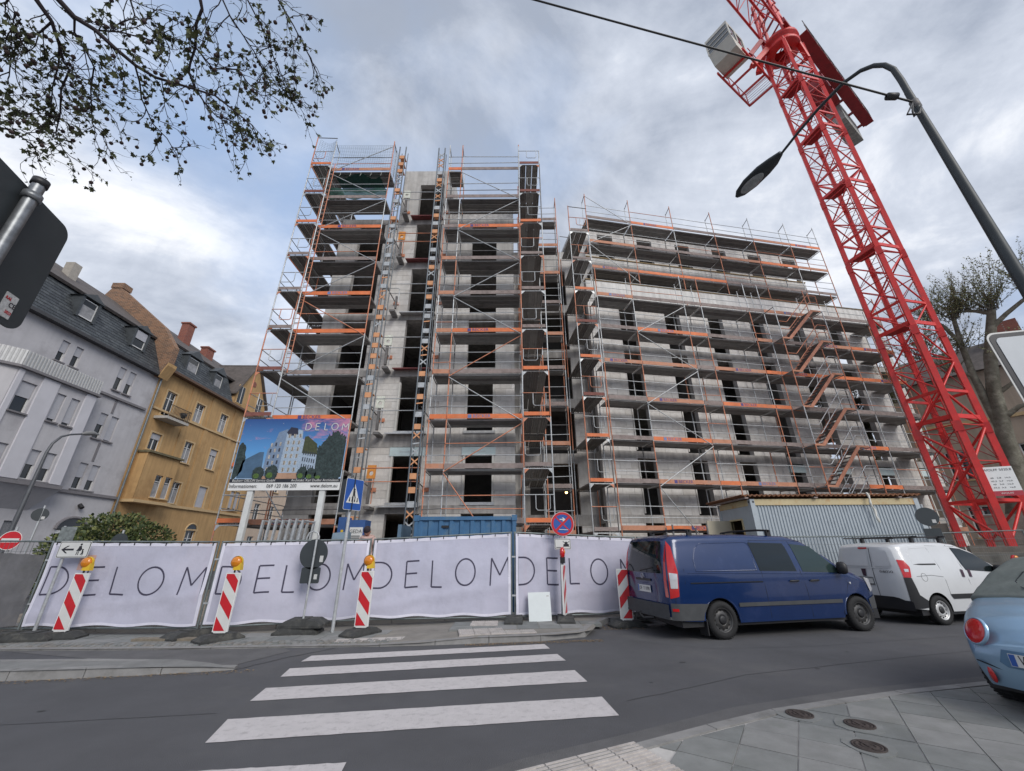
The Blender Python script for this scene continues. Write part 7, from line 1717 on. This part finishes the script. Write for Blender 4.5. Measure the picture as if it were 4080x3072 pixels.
hp = [Vector((3.93, 4.05, 6.91)), Vector((3.9, 4.2, 6.92)), Vector((3.85, 4.35, 6.925)), Vector((3.77, 4.58, 6.92)), Vector((3.71, 4.75, 6.91)), Vector((3.68, 4.82, 6.905))]
b = MB(); hd_ = (hp[-1] - hp[0]).normalized(); hr = hd_.cross(Vector((0, 0, 1))).normalized()
prof = [(.035, .045), (.1, .075), (.135, .09), (.14, .085), (.095, .06), (.025, .025)]; n = 14
rings = []
for p, (w, h) in zip(hp, prof):
    rings += [p + hr * w * math.cos(2*math.pi*k/n) + Vector((0, 0, 1)) * (h * math.sin(2*math.pi*k/n) if math.sin(2*math.pi*k/n) > 0 else .35 * h * math.sin(2*math.pi*k/n)) for k in range(n)]
b.add(rings, [(i*n+k, (i+1)*n+k, (i+1)*n+(k+1) % n, i*n+(k+1) % n) for i in range(5) for k in range(n)], True); b.add(rings, [tuple(range(n)), tuple(range(6*n-1, 5*n-1, -1))])
b.build('lamp_head', LMP, sl)
c = (hp[2] + hp[4]) / 2; b = MB(); m = Matrix((hr, hd_, Vector((0, 0, 1)))).transposed().to_4x4(); m.translation = c + Vector((0, 0, -.028))
b.lathe([(.0001, -.02), (.6, -.016), (.9, -.006), (1.0, .004)], (0, 0, 0), 22); b.v = [(x * .1, y * .2, z) for x, y, z in b.v]; b.xf(m); b.build('lamp_glass', M('lamp_cover', (.26, .27, .27), .25, var=.2, scale=12), sl)
cb = thing('overhead_cable', 'black overhead cable running from the lamp post out of the picture', 'cable', (4.13, 2.7, 5.9))
P0, P1 = Vector((4.165, 2.69, 5.88)), Vector((.29, 2.52, 7.5)); dd_ = P1 - P0
MB().path([P0 + dd_ * t + Vector((0, 0, -.06 * math.sin(min(1, t / 2.6) * math.pi))) for t in [i * .13 for i in range(21)]], .011, 6).build('cable', BLACK, cb)
MB().lathe([(.012, -.06), (.035, -.05), (.035, .05), (.012, .06)], (0, 0, 0), 10, 'X').xf(Matrix.Translation((3.98, 2.682, 5.953))).build('clamp', BLACK, cb)
for k in range(2): MB().path([(4.165, 2.69, 5.86), (4.07, 2.66, 5.74 - .05 * k), (3.98 + .06 * k, 2.65, 5.62 - .03 * k), (4.08, 2.63, 5.6 + .02 * k), (4.16, 2.64, 5.74)], .009, 5).build('loop', BLACK, cb)
FL = Fr((-22, 22), 91.7)
fl = thing('street_lamp', 'slim grey street lamp in front of the grey house', 'street lamp', tuple(FL.at(-3.6, 0, 0)))
MB().path([FL.at(-3.62, 0, 0), FL.at(-3.6, 0, 3), FL.at(-3.58, 0, 6.0), FL.at(-3.5, 0, 6.45), FL.at(-3.25, 0, 6.85), FL.at(-2.9, 0, 7.05), FL.at(-2.3, 0, 7.25)], [.1, .09, .06, .055, .05, .045, .04], 10).build('pole', M('far_lamp_paint', (.1, .105, .115), .5, .3), fl)
MB().path([FL.at(-2.4, 0, 7.22), FL.at(-2.2, 0, 7.3), FL.at(-1.9, 0, 7.4), FL.at(-1.55, 0, 7.42)], [.05, .11, .13, .04], 10).build('lamp_head', M('far_lamp_head', (.2, .2, .2), .5), fl)

# ================================================================ VEHICLES
def interp(pts, x):
    if x <= pts[0][0]: return pts[0][1]
    for (a, b), (c, d) in zip(pts, pts[1:]):
        if x <= c:
            f = (x - a) / (c - a); f = f * f * (3 - 2 * f) * .35 + f * .65; return b + (d - b) * f
    return pts[-1][1]
class Car:
    """car shell: columns of a rounded profile from rear (x=0) to nose (x=L); y>0 is the left side"""
    def __init__(self, root, mw, L, up, lo, w, rx, r_top=.12, crown=.04, arches=(), ar=.39, az=.33):
        self.root, self.mw, self.L, self.up, self.lo, self.w, self.rx, self.rt, self.crown, self.arches, self.ar, self.az = root, mw, L, up, lo, w, rx, r_top, crown, arches, ar, az
    def low(self, x):
        z = interp(self.lo, x)
        for a in self.arches:
            if abs(x - a) < self.ar: z = max(z, self.az + math.sqrt(self.ar ** 2 - (x - a) ** 2))
        return z
    def half(self, x, z): return self.w(x, z)
    def prof(self, x):
        lo, up = self.low(x), interp(self.up, x); r_ = min(self.rt, (up - lo) * .45); out_ = []
        ns = 12
        for i in range(ns + 1):
            z = lo + (up - r_ - lo) * i / ns; out_.append((self.half(x, z), z))
        w0 = self.half(x, up - r_)
        for i in range(1, 6):
            t = math.pi / 2 * i / 5; out_.append((w0 - r_ * (1 - math.cos(t)) * .9, up - r_ + r_ * math.sin(t)))
        w1 = out_[-1][0]
        for f in (.66, .33, 0): out_.append((w1 * f, up + self.crown * (1 - f * f)))
        return out_
    def X(self, x, z):
        k = max(0, 1 - x / 1.2); return x + self.rx(z) * k
    def build(self, name, mat, x0=0, x1=None, n=120):
        x1 = x1 or self.L; b = MB(); xs = sorted(set([x0 + (x1 - x0) * i / n for i in range(n + 1)] + [a + s * self.ar * c for a in self.arches for s in (-1, 1) for c in (.9999, .97, .9) if x0 < a + s * self.ar * c < x1] + [x0 + .01, x0 + .03, x1 - .01, x1 - .03]))
        P = [self.prof(x) for x in xs]; m = len(P[0])
        for side in (1, -1):
            vs = [(self.X(x, z), side * y, z) for x, pr in zip(xs, P) for (y, z) in pr]
            b.add(vs, [(i*m+j, (i+1)*m+j, (i+1)*m+j+1, i*m+j+1) for i in range(len(xs) - 1) for j in range(m - 1)], True)
        for i0 in (0, len(xs) - 1):              # end faces
            x = xs[i0]; vs = []
            for (y, z) in P[i0]:
                for f in (-1, -.5, 0, .5, 1): vs.append((self.X(x, z) + (-.03 if i0 == 0 else .03) * (1 - f * f), y * f, z))
            b.add(vs, [(j*5+k, j*5+k+1, (j+1)*5+k+1, (j+1)*5+k) for j in range(m - 2) for k in range(4)], True)
        bm = bmesh.new(); me = bpy.data.meshes.new(name); b.v = [tuple(self.mw @ Vector(p)) for p in b.v]; me.from_pydata(b.v, [], b.f); bm.from_mesh(me)
        bmesh.ops.remove_doubles(bm, verts=bm.verts[:], dist=.0008); bmesh.ops.recalc_face_normals(bm, faces=bm.faces[:]); bm.to_mesh(me); bm.free()
        me.materials.append(mat); me.polygons.foreach_set('use_smooth', [True] * len(me.polygons)); return link(bpy.data.objects.new(name, me), self.root)
    def _scan(self, poly, nx, nz):
        x0, x1 = min(p[0] for p in poly), max(p[0] for p in poly); cols = []
        for i in range(nx + 1):
            x = x0 + (x1 - x0) * (i + (.001 if i == 0 else -.001 if i == nx else 0)) / nx; zs = []
            for k in range(len(poly)):
                (a, b), (c, d) = poly[k], poly[(k + 1) % len(poly)]
                if (a <= x < c) or (c <= x < a): zs.append(b + (d - b) * (x - a) / (c - a))
            if len(zs) >= 2: cols.append((x, min(zs), max(zs)))
        return cols
    def side(self, poly, name, mat, s=-1, off=.006, parent=None, nx=26, nz=8):
        cols = self._scan(poly, nx, nz); vs = []
        for (x, a, c) in cols:
            for j in range(nz + 1):
                z = a + (c - a) * j / nz; vs.append(self.mw @ Vector((self.X(x, z), s * (self.half(x, z) + off), z)))
        b = MB().add(vs, [(i*(nz+1)+j, (i+1)*(nz+1)+j, (i+1)*(nz+1)+j+1, i*(nz+1)+j+1) for i in range(len(cols)-1) for j in range(nz)], True)
        return b.build(name, mat, parent or self.root)
    def line(self, pts, name, mat, s=-1, wd=.006, off=.004):
        P = [self.mw @ Vector((self.X(x, z), s * (self.half(x, z) + off), z)) for x, z in pts]; return MB().path(P, wd, 5).build(name, mat, self.root)
    def rear(self, poly, name, mat, off=.006, parent=None, nx=14, nz=10):
        cols = self._scan(poly, nx, nz); vs = []
        for (y, a, c) in cols:
            for j in range(nz + 1):
                z = a + (c - a) * j / nz; f = y / max(.05, self.half(0, z)); vs.append(self.mw @ Vector((self.X(0, z) - .03 * (1 - f * f) - off, y, z)))
        b = MB().add(vs, [(i*(nz+1)+j, (i+1)*(nz+1)+j, (i+1)*(nz+1)+j+1, i*(nz+1)+j+1) for i in range(len(cols)-1) for j in range(nz)], True)
        return b.build(name, mat, parent or self.root)
    def box(self, lo, hi, name, mat, parent=None): return link(bpy.data.objects.new(name, MB().box(lo, hi).xf(self.mw).mesh(name, mat)), parent or self.root)
    def bend(self, pts, r_, name, mat, n=8, parent=None): return MB().path([self.mw @ Vector(p) for p in pts], r_, n).build(name, mat, parent or self.root)
TYRE = M('tyre', (.016, .016, .017), .85, var=.2, scale=20, bump=.3, bscale=30); RIMB = M('steel_rim_dark', (.06, .06, .062), .5, .5, var=.25, scale=9, dirt=(.14, .12, .1), dirt_s=12); RIMW = M('steel_rim_pale', (.5, .5, .5), .4, .4, var=.15); HOLE = M('rim_hole', (.008, .008, .008), .9)
def wheel(car, x, y, r_, w, rim, hub=BLACK, spare=True):
    s = 1 if y > 0 else -1; mw = car.mw @ Matrix.Translation((x, y, r_)) @ Matrix.Rotation(R(-90 * s), 4, 'X')
    root = link(bpy.data.objects.new('wheel', MB().lathe([(r_ * .62, -w * .5), (r_ * .8, -w * .5), (r_ * .95, -w * .45), (r_, -w * .3), (r_, w * .3), (r_ * .95, w * .45), (r_ * .82, w * .52), (r_ * .66, w * .5), (r_ * .64, w * .4), (r_ * .62, -w * .5)], (0, 0, 0), 40).xf(mw).mesh('tyre', TYRE)), car.root)
    tr = MB()
    for k in range(40):
        a = 2 * math.pi * k / 40
        for z0, z1 in ((-w * .42, -w * .05), (w * .03, w * .42)): tr.hexa([(1.0 * r_ * math.cos(a + d), r_ * math.sin(a + d), z) for z in (z0, z1) for d in (0, .06)][:2] + [((r_ + .006) * math.cos(a + d), (r_ + .006) * math.sin(a + d), z0) for d in (.06, 0)] + [(r_ * math.cos(a + d), r_ * math.sin(a + d), z1) for d in (0, .06)] + [((r_ + .006) * math.cos(a + d), (r_ + .006) * math.sin(a + d), z1) for d in (.06, 0)])
    link(bpy.data.objects.new('tread', tr.xf(mw).mesh('tread', TYRE)), root)
    link(bpy.data.objects.new('rim', MB().lathe([(r_ * .655, w * .46), (r_ * .64, w * .48), (r_ * .58, w * .38), (r_ * .54, w * .22), (r_ * .44, w * .3), (r_ * .33, w * .36), (r_ * .25, w * .36), (r_ * .22, w * .28), (.0001, w * .28)], (0, 0, 0), 36).xf(mw).mesh('rim', rim)), root)
    for k in range(12):
        a = 2 * math.pi * k / 12; c = Vector((r_ * .49 * math.cos(a), r_ * .49 * math.sin(a), w * .265)); link(bpy.data.objects.new('rim_hole', MB().disc((0, 0, 0), (0, 0, 1), r_ * .055, 10, .012).xf(mw @ Matrix.Translation(c)).mesh('rim_hole', HOLE)), root)
    link(bpy.data.objects.new('hub', MB().lathe([(r_ * .24, w * .3), (r_ * .23, w * .42), (r_ * .14, w * .46), (.0001, w * .47)], (0, 0, 0), 20).xf(mw).mesh('hub', hub)), root)
    return root
def plate_eu(car, x, y, z, w, h, txt, ty=-.02):
    pl_ = car.box((x - .008, y - w / 2, z - h / 2), (x, y + w / 2, z + h / 2), 'number_plate', SIGNW)
    car.box((x - .0095, y + w / 2 - .05, z - h / 2 + .004), (x - .0082, y + w / 2 - .004, z + h / 2 - .004), 'euro_band', SIGNB, pl_)
    link(bpy.data.objects.new('lettering', T_TXT[txt]), pl_, car.mw @ Matrix.Translation((x - .0095, y + ty, z)) @ Matrix.Rotation(R(-90), 4, 'Z') @ Matrix.Rotation(R(90), 4, 'X'))
    return pl_
# ---- blue van
VB = M('blue_van_paint', (.005, .023, .095), .25, .1, var=.08, scale=1.2, coat=.7, dirt=(.03, .05, .14), dirt_s=2); CLAD = M('grey_cladding', (.055, .058, .062), .7, var=.15, scale=6); VGL = M('van_glass', (.008, .012, .013), .05, var=0, spec=.5); SEAM = M('panel_gap', (.006, .007, .012), .9)
van = thing('blue_van', 'dark blue panel van with roof bars parked along the fence', 'van', (4.0, 9.5, 0))
vm = Matrix.Translation((2.86, 9.6, 0)) @ Matrix.Rotation(.226, 4, 'Z')
VL = 5.3
def vw(x, z):
    w = .95 - (.15 * ((z - 1.08) / .8) ** 1.35 if z > 1.08 else .035 * ((1.08 - z) / .8) ** 2)
    if x < .22: w -= .10 * (1 - x / .22) ** 2
    if x > 4.35: w -= .30 * ((x - 4.35) / .95) ** 2.2
    return w
vr = lambda z: .0 if z < 1.05 else .16 * ((z - 1.05) / .83) ** 1.6
vup = [(0, 1.82), (.12, 1.86), (.5, 1.885), (2.0, 1.9), (3.1, 1.87), (3.45, 1.78), (3.9, 1.5), (4.3, 1.22), (4.5, 1.14), (4.9, 1.02), (5.15, .88), (5.28, .68), (5.3, .6)]
vlo = [(0, .36), (.3, .33), (1.4, .27), (4.0, .27), (4.8, .3), (5.3, .35)]
C = Car(van, vm, VL, vup, vlo, vw, vr, .13, .03, (1.05, 4.45), .40, .33)
C.build('body', VB)
C.box((.2, -.86, .22), (5.0, .86, .4), 'underbody', BLACK); C.box((.3, -.62, .3), (4.95, .62, 1.0), 'chassis', BLACK)
SEAT = M('seat_fabric', (.03, .03, .035), .9)
C.side([(2.13, 1.19), (3.05, 1.17), (2.96, 1.72), (2.06, 1.74)], 'side_window', VGL); C.side([(3.2, 1.16), (4.2, 1.12), (4.16, 1.17), (3.62, 1.66), (3.12, 1.71)], 'door_window', M('door_glass', (.025, .042, .04), .05, var=0, spec=.5)); C.side([(4.22, 1.13), (4.42, 1.11), (4.2, 1.2)], 'quarter_window', VGL)
C.side([(2.13, 1.19), (3.05, 1.17), (2.96, 1.72), (2.06, 1.74)], 'side_window', VGL, 1); C.side([(3.2, 1.16), (4.2, 1.12), (3.62, 1.66), (3.12, 1.71)], 'door_window', VGL, 1)
# pressed panel outline instead of a rear side window
C.line([(.62, 1.2), (.6, 1.4), (.68, 1.62), (.82, 1.72), (1.98, 1.745), (2.05, 1.7), (2.06, 1.2), (.62, 1.2)], 'panel_press', VB, -1, .012, -.002)
for pts in ([(2.1, 1.78), (2.16, 1.15), (2.18, .8), (2.2, .33)], [(3.1, 1.76), (3.14, 1.15), (3.2, .8), (3.22, .3)], [(4.25, 1.2), (4.3, .9), (4.0, .33)], [(2.1, 1.78), (3.6, 1.77)], [(.33, .98), (.34, 1.25)]): C.line(pts, 'seam', SEAM, -1, .004, .001)
C.line([(.45, .985), (2.14, .985)], 'door_track', SEAM, -1, .014, -.004); C.line([(.42, 1.17), (4.2, 1.1)], 'belt_crease', VB, -1, .01, -.003)
C.side([(1.47, .55), (4.03, .55), (4.03, .62), (1.47, .62)], 'rub_strip', CLAD, -1, .018)
for s in (-1, 1):
    C.side([(.005, .35), (.64, .34), (.64, .42), (.78, .62), (.005, .64)], 'bumper_side', CLAD, s, .014); C.side([(4.86, .36), (5.2, .4), (5.2, .66), (4.82, .6)], 'front_bumper', CLAD, s, .014)
C.rear([(-.86, .36), (.86, .36), (.86, .62), (-.86, .62)], 'rear_bumper', CLAD, .05); C.box((-.06, -.84, .36), (.06, .84, .4), 'bumper_step', CLAD)
rwn = C.rear([(-.72, 1.16), (.72, 1.16), (.7, 1.7), (.6, 1.78), (-.6, 1.78), (-.7, 1.7)], 'rear_window', VGL, .008)
C.rear([(-.3, 1.0), (.3, 1.0), (.3, 1.045), (-.3, 1.045)], 'plate_lamp_bar', BLACK, .02)
C.bend([(.0, .1, 1.16), (-.03, .1, 1.19), (-.02, -.38, 1.26)], .012, 'wiper', BLACK, 6)
pl_ = plate_eu(C, -.045, -.02, .85, .5, .13, 'OF  Y 1090')
em = C.bend([(-.055, .05 * math.cos(a), 1.09 + .05 * math.sin(a)) for a in [2 * math.pi * k / 16 for k in range(17)]], .006, 'emblem', M('chrome', (.5, .5, .52), .2, .9, var=0), 6)
for k in range(3):
    a = math.pi / 2 + 2 * math.pi * k / 3; C.bend([(-.055, 0, 1.09), (-.055, .05 * math.cos(a), 1.09 + .05 * math.sin(a))], .005, 'spoke', MATS['chrome'], 5, em)
C.line([(.09, .64), (.1, 1.15)], 'tailgate_seam', SEAM, -1, .004, .001)
for s in (-1, 1):
    C.side([(.01, .72), (.16, .76), (.19, 1.2), (.1, 1.66), (.015, 1.78)], 'tail_light', REDL, s, .012); C.side([(.03, .9), (.15, .9), (.17, 1.16), (.03, 1.18)], 'reverse_lens', CLEARL, s, .02)
    C.rear([(s * .74, .74), (s * .84, .74), (s * .82, 1.5), (s * .76, 1.74)] if s > 0 else [(-.84, .74), (-.74, .74), (-.76, 1.74), (-.82, 1.5)], 'tail_light', REDL, .004)
C.side([(.02, .5), (.12, .5), (.12, .55), (.02, .55)], 'reflector', REDL, -1, .022)
for x in (2.9, 3.42): C.bend([(x - .1, -.965, .985), (x - .07, -.985, .99), (x + .08, -.985, .99), (x + .12, -.965, .985)], .016, 'door_handle', BLACK)
mm_ = MB().lathe([(.0001, -.5), (.3, -.46), (.46, -.3), (.5, 0), (.46, .3), (.3, .46), (.0001, .5)], (0, 0, 0), 16); mm_.v = [(4.13 + x * .17, -1.06 + y * .22, 1.22 + z * .25) for x, y, z in mm_.v]; mm_.xf(C.mw).build('mirror', BLACK, van)
C.bend([(4.18, -.93, 1.12), (4.15, -1.0, 1.12)], .02, 'mirror_arm', BLACK); MB().disc(C.mw @ Vector((4.35, -.955, .92)), C.mw.to_3x3() @ Vector((0, 1, 0)), .02, 10, .02).build('side_marker', CLEARL, van)
for x in (.75, 2.75):
    C.bend([(x, -.78, 1.985), (x, -.4, 2.01), (x, .4, 2.01), (x, .78, 1.985)], .022, 'roof_bar', BLACK, 8)
    for s in (-1, 1): C.box((x - .05, s * .72 - .03, 1.84), (x + .05, s * .72 + .03, 1.99), 'bar_foot', BLACK)
C.bend([(-.02, -.25, .33), (-.15, -.05, .3), (-.2, 0, .36), (-.2, 0, .42)], .028, 'tow_bar', BLACK)
C.box((.68, -.93, .08), (.7, -.68, .36), 'mud_flap', BLACK)
C.side([(5.0, .72), (5.2, .76), (5.1, .98), (4.85, 1.02)], 'head_light', CLEARL, -1, .012)
for x in (1.05, 4.45):
    for y in (-.84, .84): wheel(C, x, y, .33, .215, RIMB)
    for s in (-1, 1): C.bend([(x + .4 * math.cos(t), s * (vw(x + .4 * math.cos(t), .5) - .01), .33 + .4 * math.sin(t)) for t in [math.pi * k / 16 for k in range(17)]], .022, 'arch_lip', VB, 6)
# ---- white van
WP = M('white_van_paint', (.6, .61, .62), .3, var=.05, scale=1.2, coat=.5, dirt=(.56, .565, .57), dirt_s=1.4, dirt_a=.4)
wv = thing('white_van', 'small white delivery van parked ahead of the blue van', 'van', (10.5, 11.3, 0))
wm = Matrix.Translation((8.87, 11.0, 0)) @ Matrix.Rotation(.22, 4, 'Z')
def ww(x, z):
    w = .86 - (.15 * ((z - .95) / .75) ** 1.4 if z > .95 else .04 * ((.95 - z) / .7) ** 2)
    if x < .25: w -= .1 * (1 - x / .25) ** 2
    if x > 3.1: w -= .32 * ((x - 3.1) / .86) ** 2
    return w
wup = [(0, 1.64), (.1, 1.69), (.5, 1.73), (1.6, 1.74), (2.0, 1.7), (2.4, 1.56), (2.8, 1.3), (3.1, 1.1), (3.4, 1.0), (3.75, .88), (3.9, .7), (3.96, .55)]
C = Car(wv, wm, 3.96, wup, [(0, .34), (1, .26), (3.2, .26), (3.96, .3)], ww, lambda z: 0 if z < .95 else .1 * ((z - .95) / .75) ** 1.5, .13, .02, (.72, 3.23), .36, .3)
C.build('body', WP)
C.box((.2, -.78, .2), (3.7, .78, .38), 'underbody', BLACK); C.box((.25, -.56, .3), (3.6, .56, .9), 'chassis', BLACK)
C.rear([(-.8, .34), (.8, .34), (.8, .5), (.62, .5), (.55, .56), (-.55, .56), (-.62, .5), (-.8, .5)], 'rear_bumper', BLACK, .03); C.rear([(-.84, .3), (.84, .3), (.84, .48), (-.84, .48)], 'bumper_skirt', BLACK, .045)
for s in (-1, 1):
    C.side([(.005, .33), (.36, .36), (.4, .5), (.2, .62), (.14, .98), (.005, .98)], 'bumper_corner', BLACK, s, .012); C.side([(.01, .98), (.14, .98), (.2, 1.2), (.13, 1.34), (.01, 1.36)], 'tail_light', REDL, s, .014)
    C.side([(.06, 1.1), (.13, 1.1), (.14, 1.16), (.06, 1.16)], 'reverse_lens', CLEARL, s, .02)
C.line([(.12, 1.25), (.6, 1.25), (1.05, 1.25)], 'door_track', BLACK, -1, .02, -.006); C.side([(1.15, .52), (2.85, .52), (2.85, .62), (1.12, .62)], 'rub_strip', BLACK, -1, .014)
C.side([(1.88, 1.12), (2.95, 1.05), (2.86, 1.18), (2.45, 1.47), (2.12, 1.59), (1.82, 1.62)], 'door_window', VGL, -1, .008); C.side([(2.06, 1.12), (2.98, 1.04), (2.5, 1.46), (2.0, 1.6)], 'door_window', VGL, 1, .008)
C.line([(.35, 1.3), (.35, 1.52), (.45, 1.6), (1.0, 1.62)], 'panel_press', WP, -1, .01, -.003)
GAP = M('grey_panel_gap', (.12, .125, .13), .9)
for pts in ([(1.05, 1.66), (1.12, 1.2), (1.13, .9), (1.14, .62)], [(1.74, 1.68), (1.82, 1.2), (1.86, .9), (1.9, .3)], [(2.9, 1.15), (3.0, .9), (2.95, .4)], [(1.05, 1.66), (2.0, 1.64)], [(.3, 1.0), (.75, 1.02), (1.1, .98)]): C.line(pts, 'seam', GAP, -1, .005, 0)
C.rear([(-.165, .56), (-.15, .56), (-.15, 1.62), (-.165, 1.62)], 'door_gap', GAP, .007); C.rear([(-.56, 1.16), (.68, 1.16), (.68, 1.18), (-.56, 1.18)], 'door_crease', WP, .012)
for poly in ([(-.1, 1.2), (.6, 1.2), (.58, 1.52), (.5, 1.56), (-.1, 1.56)], [(-.6, 1.2), (-.22, 1.2), (-.22, 1.56), (-.54, 1.56)]): C.rear(poly, 'blank_window', WP, .014)
C.rear([(.02, .98), (.1, .98), (.12, 1.14), (.0, 1.14)], 'door_handle', M('plum_handle', (.05, .02, .04), .5), .02); C.rear([(-.12, 1.6), (.1, 1.6), (.1, 1.635), (-.12, 1.635)], 'brake_light', REDL, .012)
pl_ = plate_eu(C, -.05, .14, .87, .5, .11, 'B'); C.rear([(-.12, .78), (.4, .78), (.4, .96), (-.12, .96)], 'plate_recess', M('plate_recess', (.2, .205, .21), .6), .012)
link(bpy.data.objects.new('lettering', T_TXT['nemo']), wv, wm @ Matrix.Translation((-.045, -.48, 1.1)) @ Matrix.Rotation(R(-90), 4, 'Z') @ Matrix.Rotation(R(90), 4, 'X'))
for x in (1.74, 1.97): C.side([(x - .05, .98), (x + .02, .96), (x + .05, 1.12), (x - .02, 1.14)], 'door_handle', MATS['plum_handle'], -1, .014)
mm_ = MB().lathe([(.0001, -.5), (.3, -.46), (.46, -.3), (.5, 0), (.46, .3), (.3, .46), (.0001, .5)], (0, 0, 0), 16); mm_.v = [(2.84 + x * .16, -.94 + y * .2, 1.13 + z * .19) for x, y, z in mm_.v]; mm_.xf(C.mw).build('mirror', BLACK, wv)
C.bend([(.5, .34 + .09 * math.cos(a) * 0 - .87, 0) for a in (0, 1)], .001, 'seam', GAP) if False else None
C.line([(.52 + .085 * math.cos(a), 1.0 - .02 + .085 * math.sin(a)) for a in [2 * math.pi * k / 16 for k in range(17)]], 'fuel_flap', GAP, -1, .004, .0)
for y in (-.6, .6): C.bend([(.3, y, 1.86), (2.0, y, 1.86)], .018, 'roof_rail', BLACK, 6)
for x in (.9, 1.8):
    C.bend([(x, -.75, 1.87), (x, .75, 1.87)], .02, 'roof_bar', BLACK, 6)
    for y in (-.6, .6): C.box((x - .04, y - .03, 1.7), (x + .04, y + .03, 1.86), 'bar_foot', BLACK)
for x in (.72, 3.23):
    for y in (-.76, .76): wheel(C, x, y, .3, .19, RIMW)
C.side([(3.5, .62), (3.85, .66), (3.7, .9), (3.45, .9)], 'head_light', CLEARL, -1, .012)
# ---- light blue convertible
LB_ = M('light_blue_paint', (.3, .46, .62), .28, .5, var=.06, scale=1.5, coat=.6); TOP = M('soft_top_cloth', (.15, .17, .16), .9, var=.15, scale=9, bump=.2, bscale=60)
bt = thing('light_blue_convertible', 'pale blue rounded convertible with grey soft top cut by the edge', 'car', (6.0, 5.0, .02))
bm_ = Matrix.Translation((5.16, 4.58, .01)) @ Matrix.Rotation(.27, 4, 'Z')
def bw(x, z):
    w = .86
    if x < 1.0: w *= math.sqrt(max(.05, 1 - .56 * ((1.0 - x) / 1.0) ** 2.2))
    if x > 3.1: w *= math.sqrt(max(.05, 1 - .6 * ((x - 3.1) / 1.0) ** 2))
    w -= .3 * max(0, (z - .78)) ** 1.5 + .28 * max(0, .5 - z) ** 1.6
    return max(.1, w)
brx = lambda z: .5 * max(0, z - .62) ** 1.6 + .55 * max(0, .55 - z) ** 1.6
bup = [(0, .66), (.06, .76), (.18, .88), (.38, .98), (.62, 1.05), (.8, 1.07), (2.2, 1.05), (3.0, 1.0), (3.5, .9), (3.95, .72), (4.08, .5)]
C = Car(bt, bm_, 4.08, bup, [(0, .26), (.4, .22), (3.6, .2), (4.08, .26)], bw, brx, .2, .05, (.76, 3.27), .36, .31)
C.build('body', LB_)
C.box((.3, -.7, .18), (3.7, .7, .36), 'underbody', BLACK)
def tw(x, z): return bw(max(x, .95), 1.0) * (.93 - .16 * max(0, z - 1.02))
TUP = [(.66, 1.06), (.8, 1.17), (1.05, 1.34), (1.4, 1.48), (1.9, 1.52), (2.4, 1.49), (2.7, 1.38), (2.95, 1.2), (3.1, 1.08)]
T = Car(bt, bm_, 3.1, TUP, [(.66, .98), (3.1, .98)], tw, lambda z: 0, .26, .05)
T.build('soft_top', TOP, .66, 3.1, 60)
T.side([(1.75, 1.1), (2.75, 1.06), (2.4, 1.36), (1.85, 1.38)], 'side_window', VGL, -1, .01); T.side([(1.15, 1.12), (1.7, 1.1), (1.8, 1.36), (1.4, 1.34)], 'quarter_window', VGL, 1, .01); T.side([(1.75, 1.1), (2.75, 1.06), (2.4, 1.36), (1.85, 1.38)], 'side_window', VGL, 1, .01)
b = MB(); vs = [bm_ @ Vector((.6 + .42 * f + .006 * 0, y, 1.16 + .24 * f)) for f in (0, 1) for y in (-.42, .42)]
rwp = [(-.4, .08), (-.3, .0), (.3, .0), (.4, .08), (.36, .2), (.28, .25), (-.28, .25), (-.36, .2)]
def trw(y, h):
    z = 1.14 + h * .85; x = .66
    for k in range(60):
        x = .66 + k * .02
        if interp(TUP, x) >= z: break
    return bm_ @ Vector((x - .035, y, z + .02))
MB().add([trw(y, h) for y, h in rwp], [tuple(range(8))]).build('rear_window', VGL, bt)
# lamps sit on the rounded corners
def on_rear(y, z, off=0.0):
    for k in range(200):
        x = k * .006
        if bw(x, z) >= abs(y): break
    return Vector((C.X(x, z) - off, y, z))
for s in (1, -1):
    c = on_rear(s * .5, .76, .0); nrm = Vector((-.86, s * .38, .34)).normalized()
    tl = MB(); m4 = nrm.to_track_quat('Z', 'Y').to_matrix().to_4x4(); m4.translation = c - nrm * .03
    rg = MB().lathe([(.14, .0), (.138, .022), (.126, .03), (.122, .022)], (0, 0, 0), 30).xf(C.mw @ m4).build('lamp_rim', LB_, bt)
    ln = MB().lathe([(.125, .022), (.11, .036), (.06, .046), (.0001, .05)], (0, 0, 0), 30).xf(C.mw @ m4).build('tail_light', REDL, bt)
    c2 = on_rear(s * .5, .36, .0); m5 = Vector((-.85, s * .5, -.15)).normalized().to_track_quat('Z', 'Y').to_matrix().to_4x4(); m5.translation = c2
    fg = MB().lathe([(.06, .0), (.055, .012), (.0001, .018)], (0, 0, 0), 20); fg.v = [(x * .8, y * 1.3, z) for x, y, z in fg.v]; fg.xf(C.mw @ m5).build('rear_reflector', REDL, bt)
C.rear([(-.34, .46), (.34, .46), (.36, .5), (.34, .62), (-.34, .62), (-.36, .5)], 'plate_recess', M('recess_blue', (.1, .2, .32), .4), .008)
plate_eu(C, -.045, 0, .54, .52, .11, 'W', .14); 
C.bend([on_rear(.56, .48, .01), on_rear(.3, .4, .01), on_rear(0, .39, .012), on_rear(-.3, .4, .01), on_rear(-.56, .48, .01)], .006, 'bumper_crease', SEAM, 5)
for x in (.76, 3.27):
    for y in (-.74, .74): wheel(C, x, y, .31, .2, RIMB)
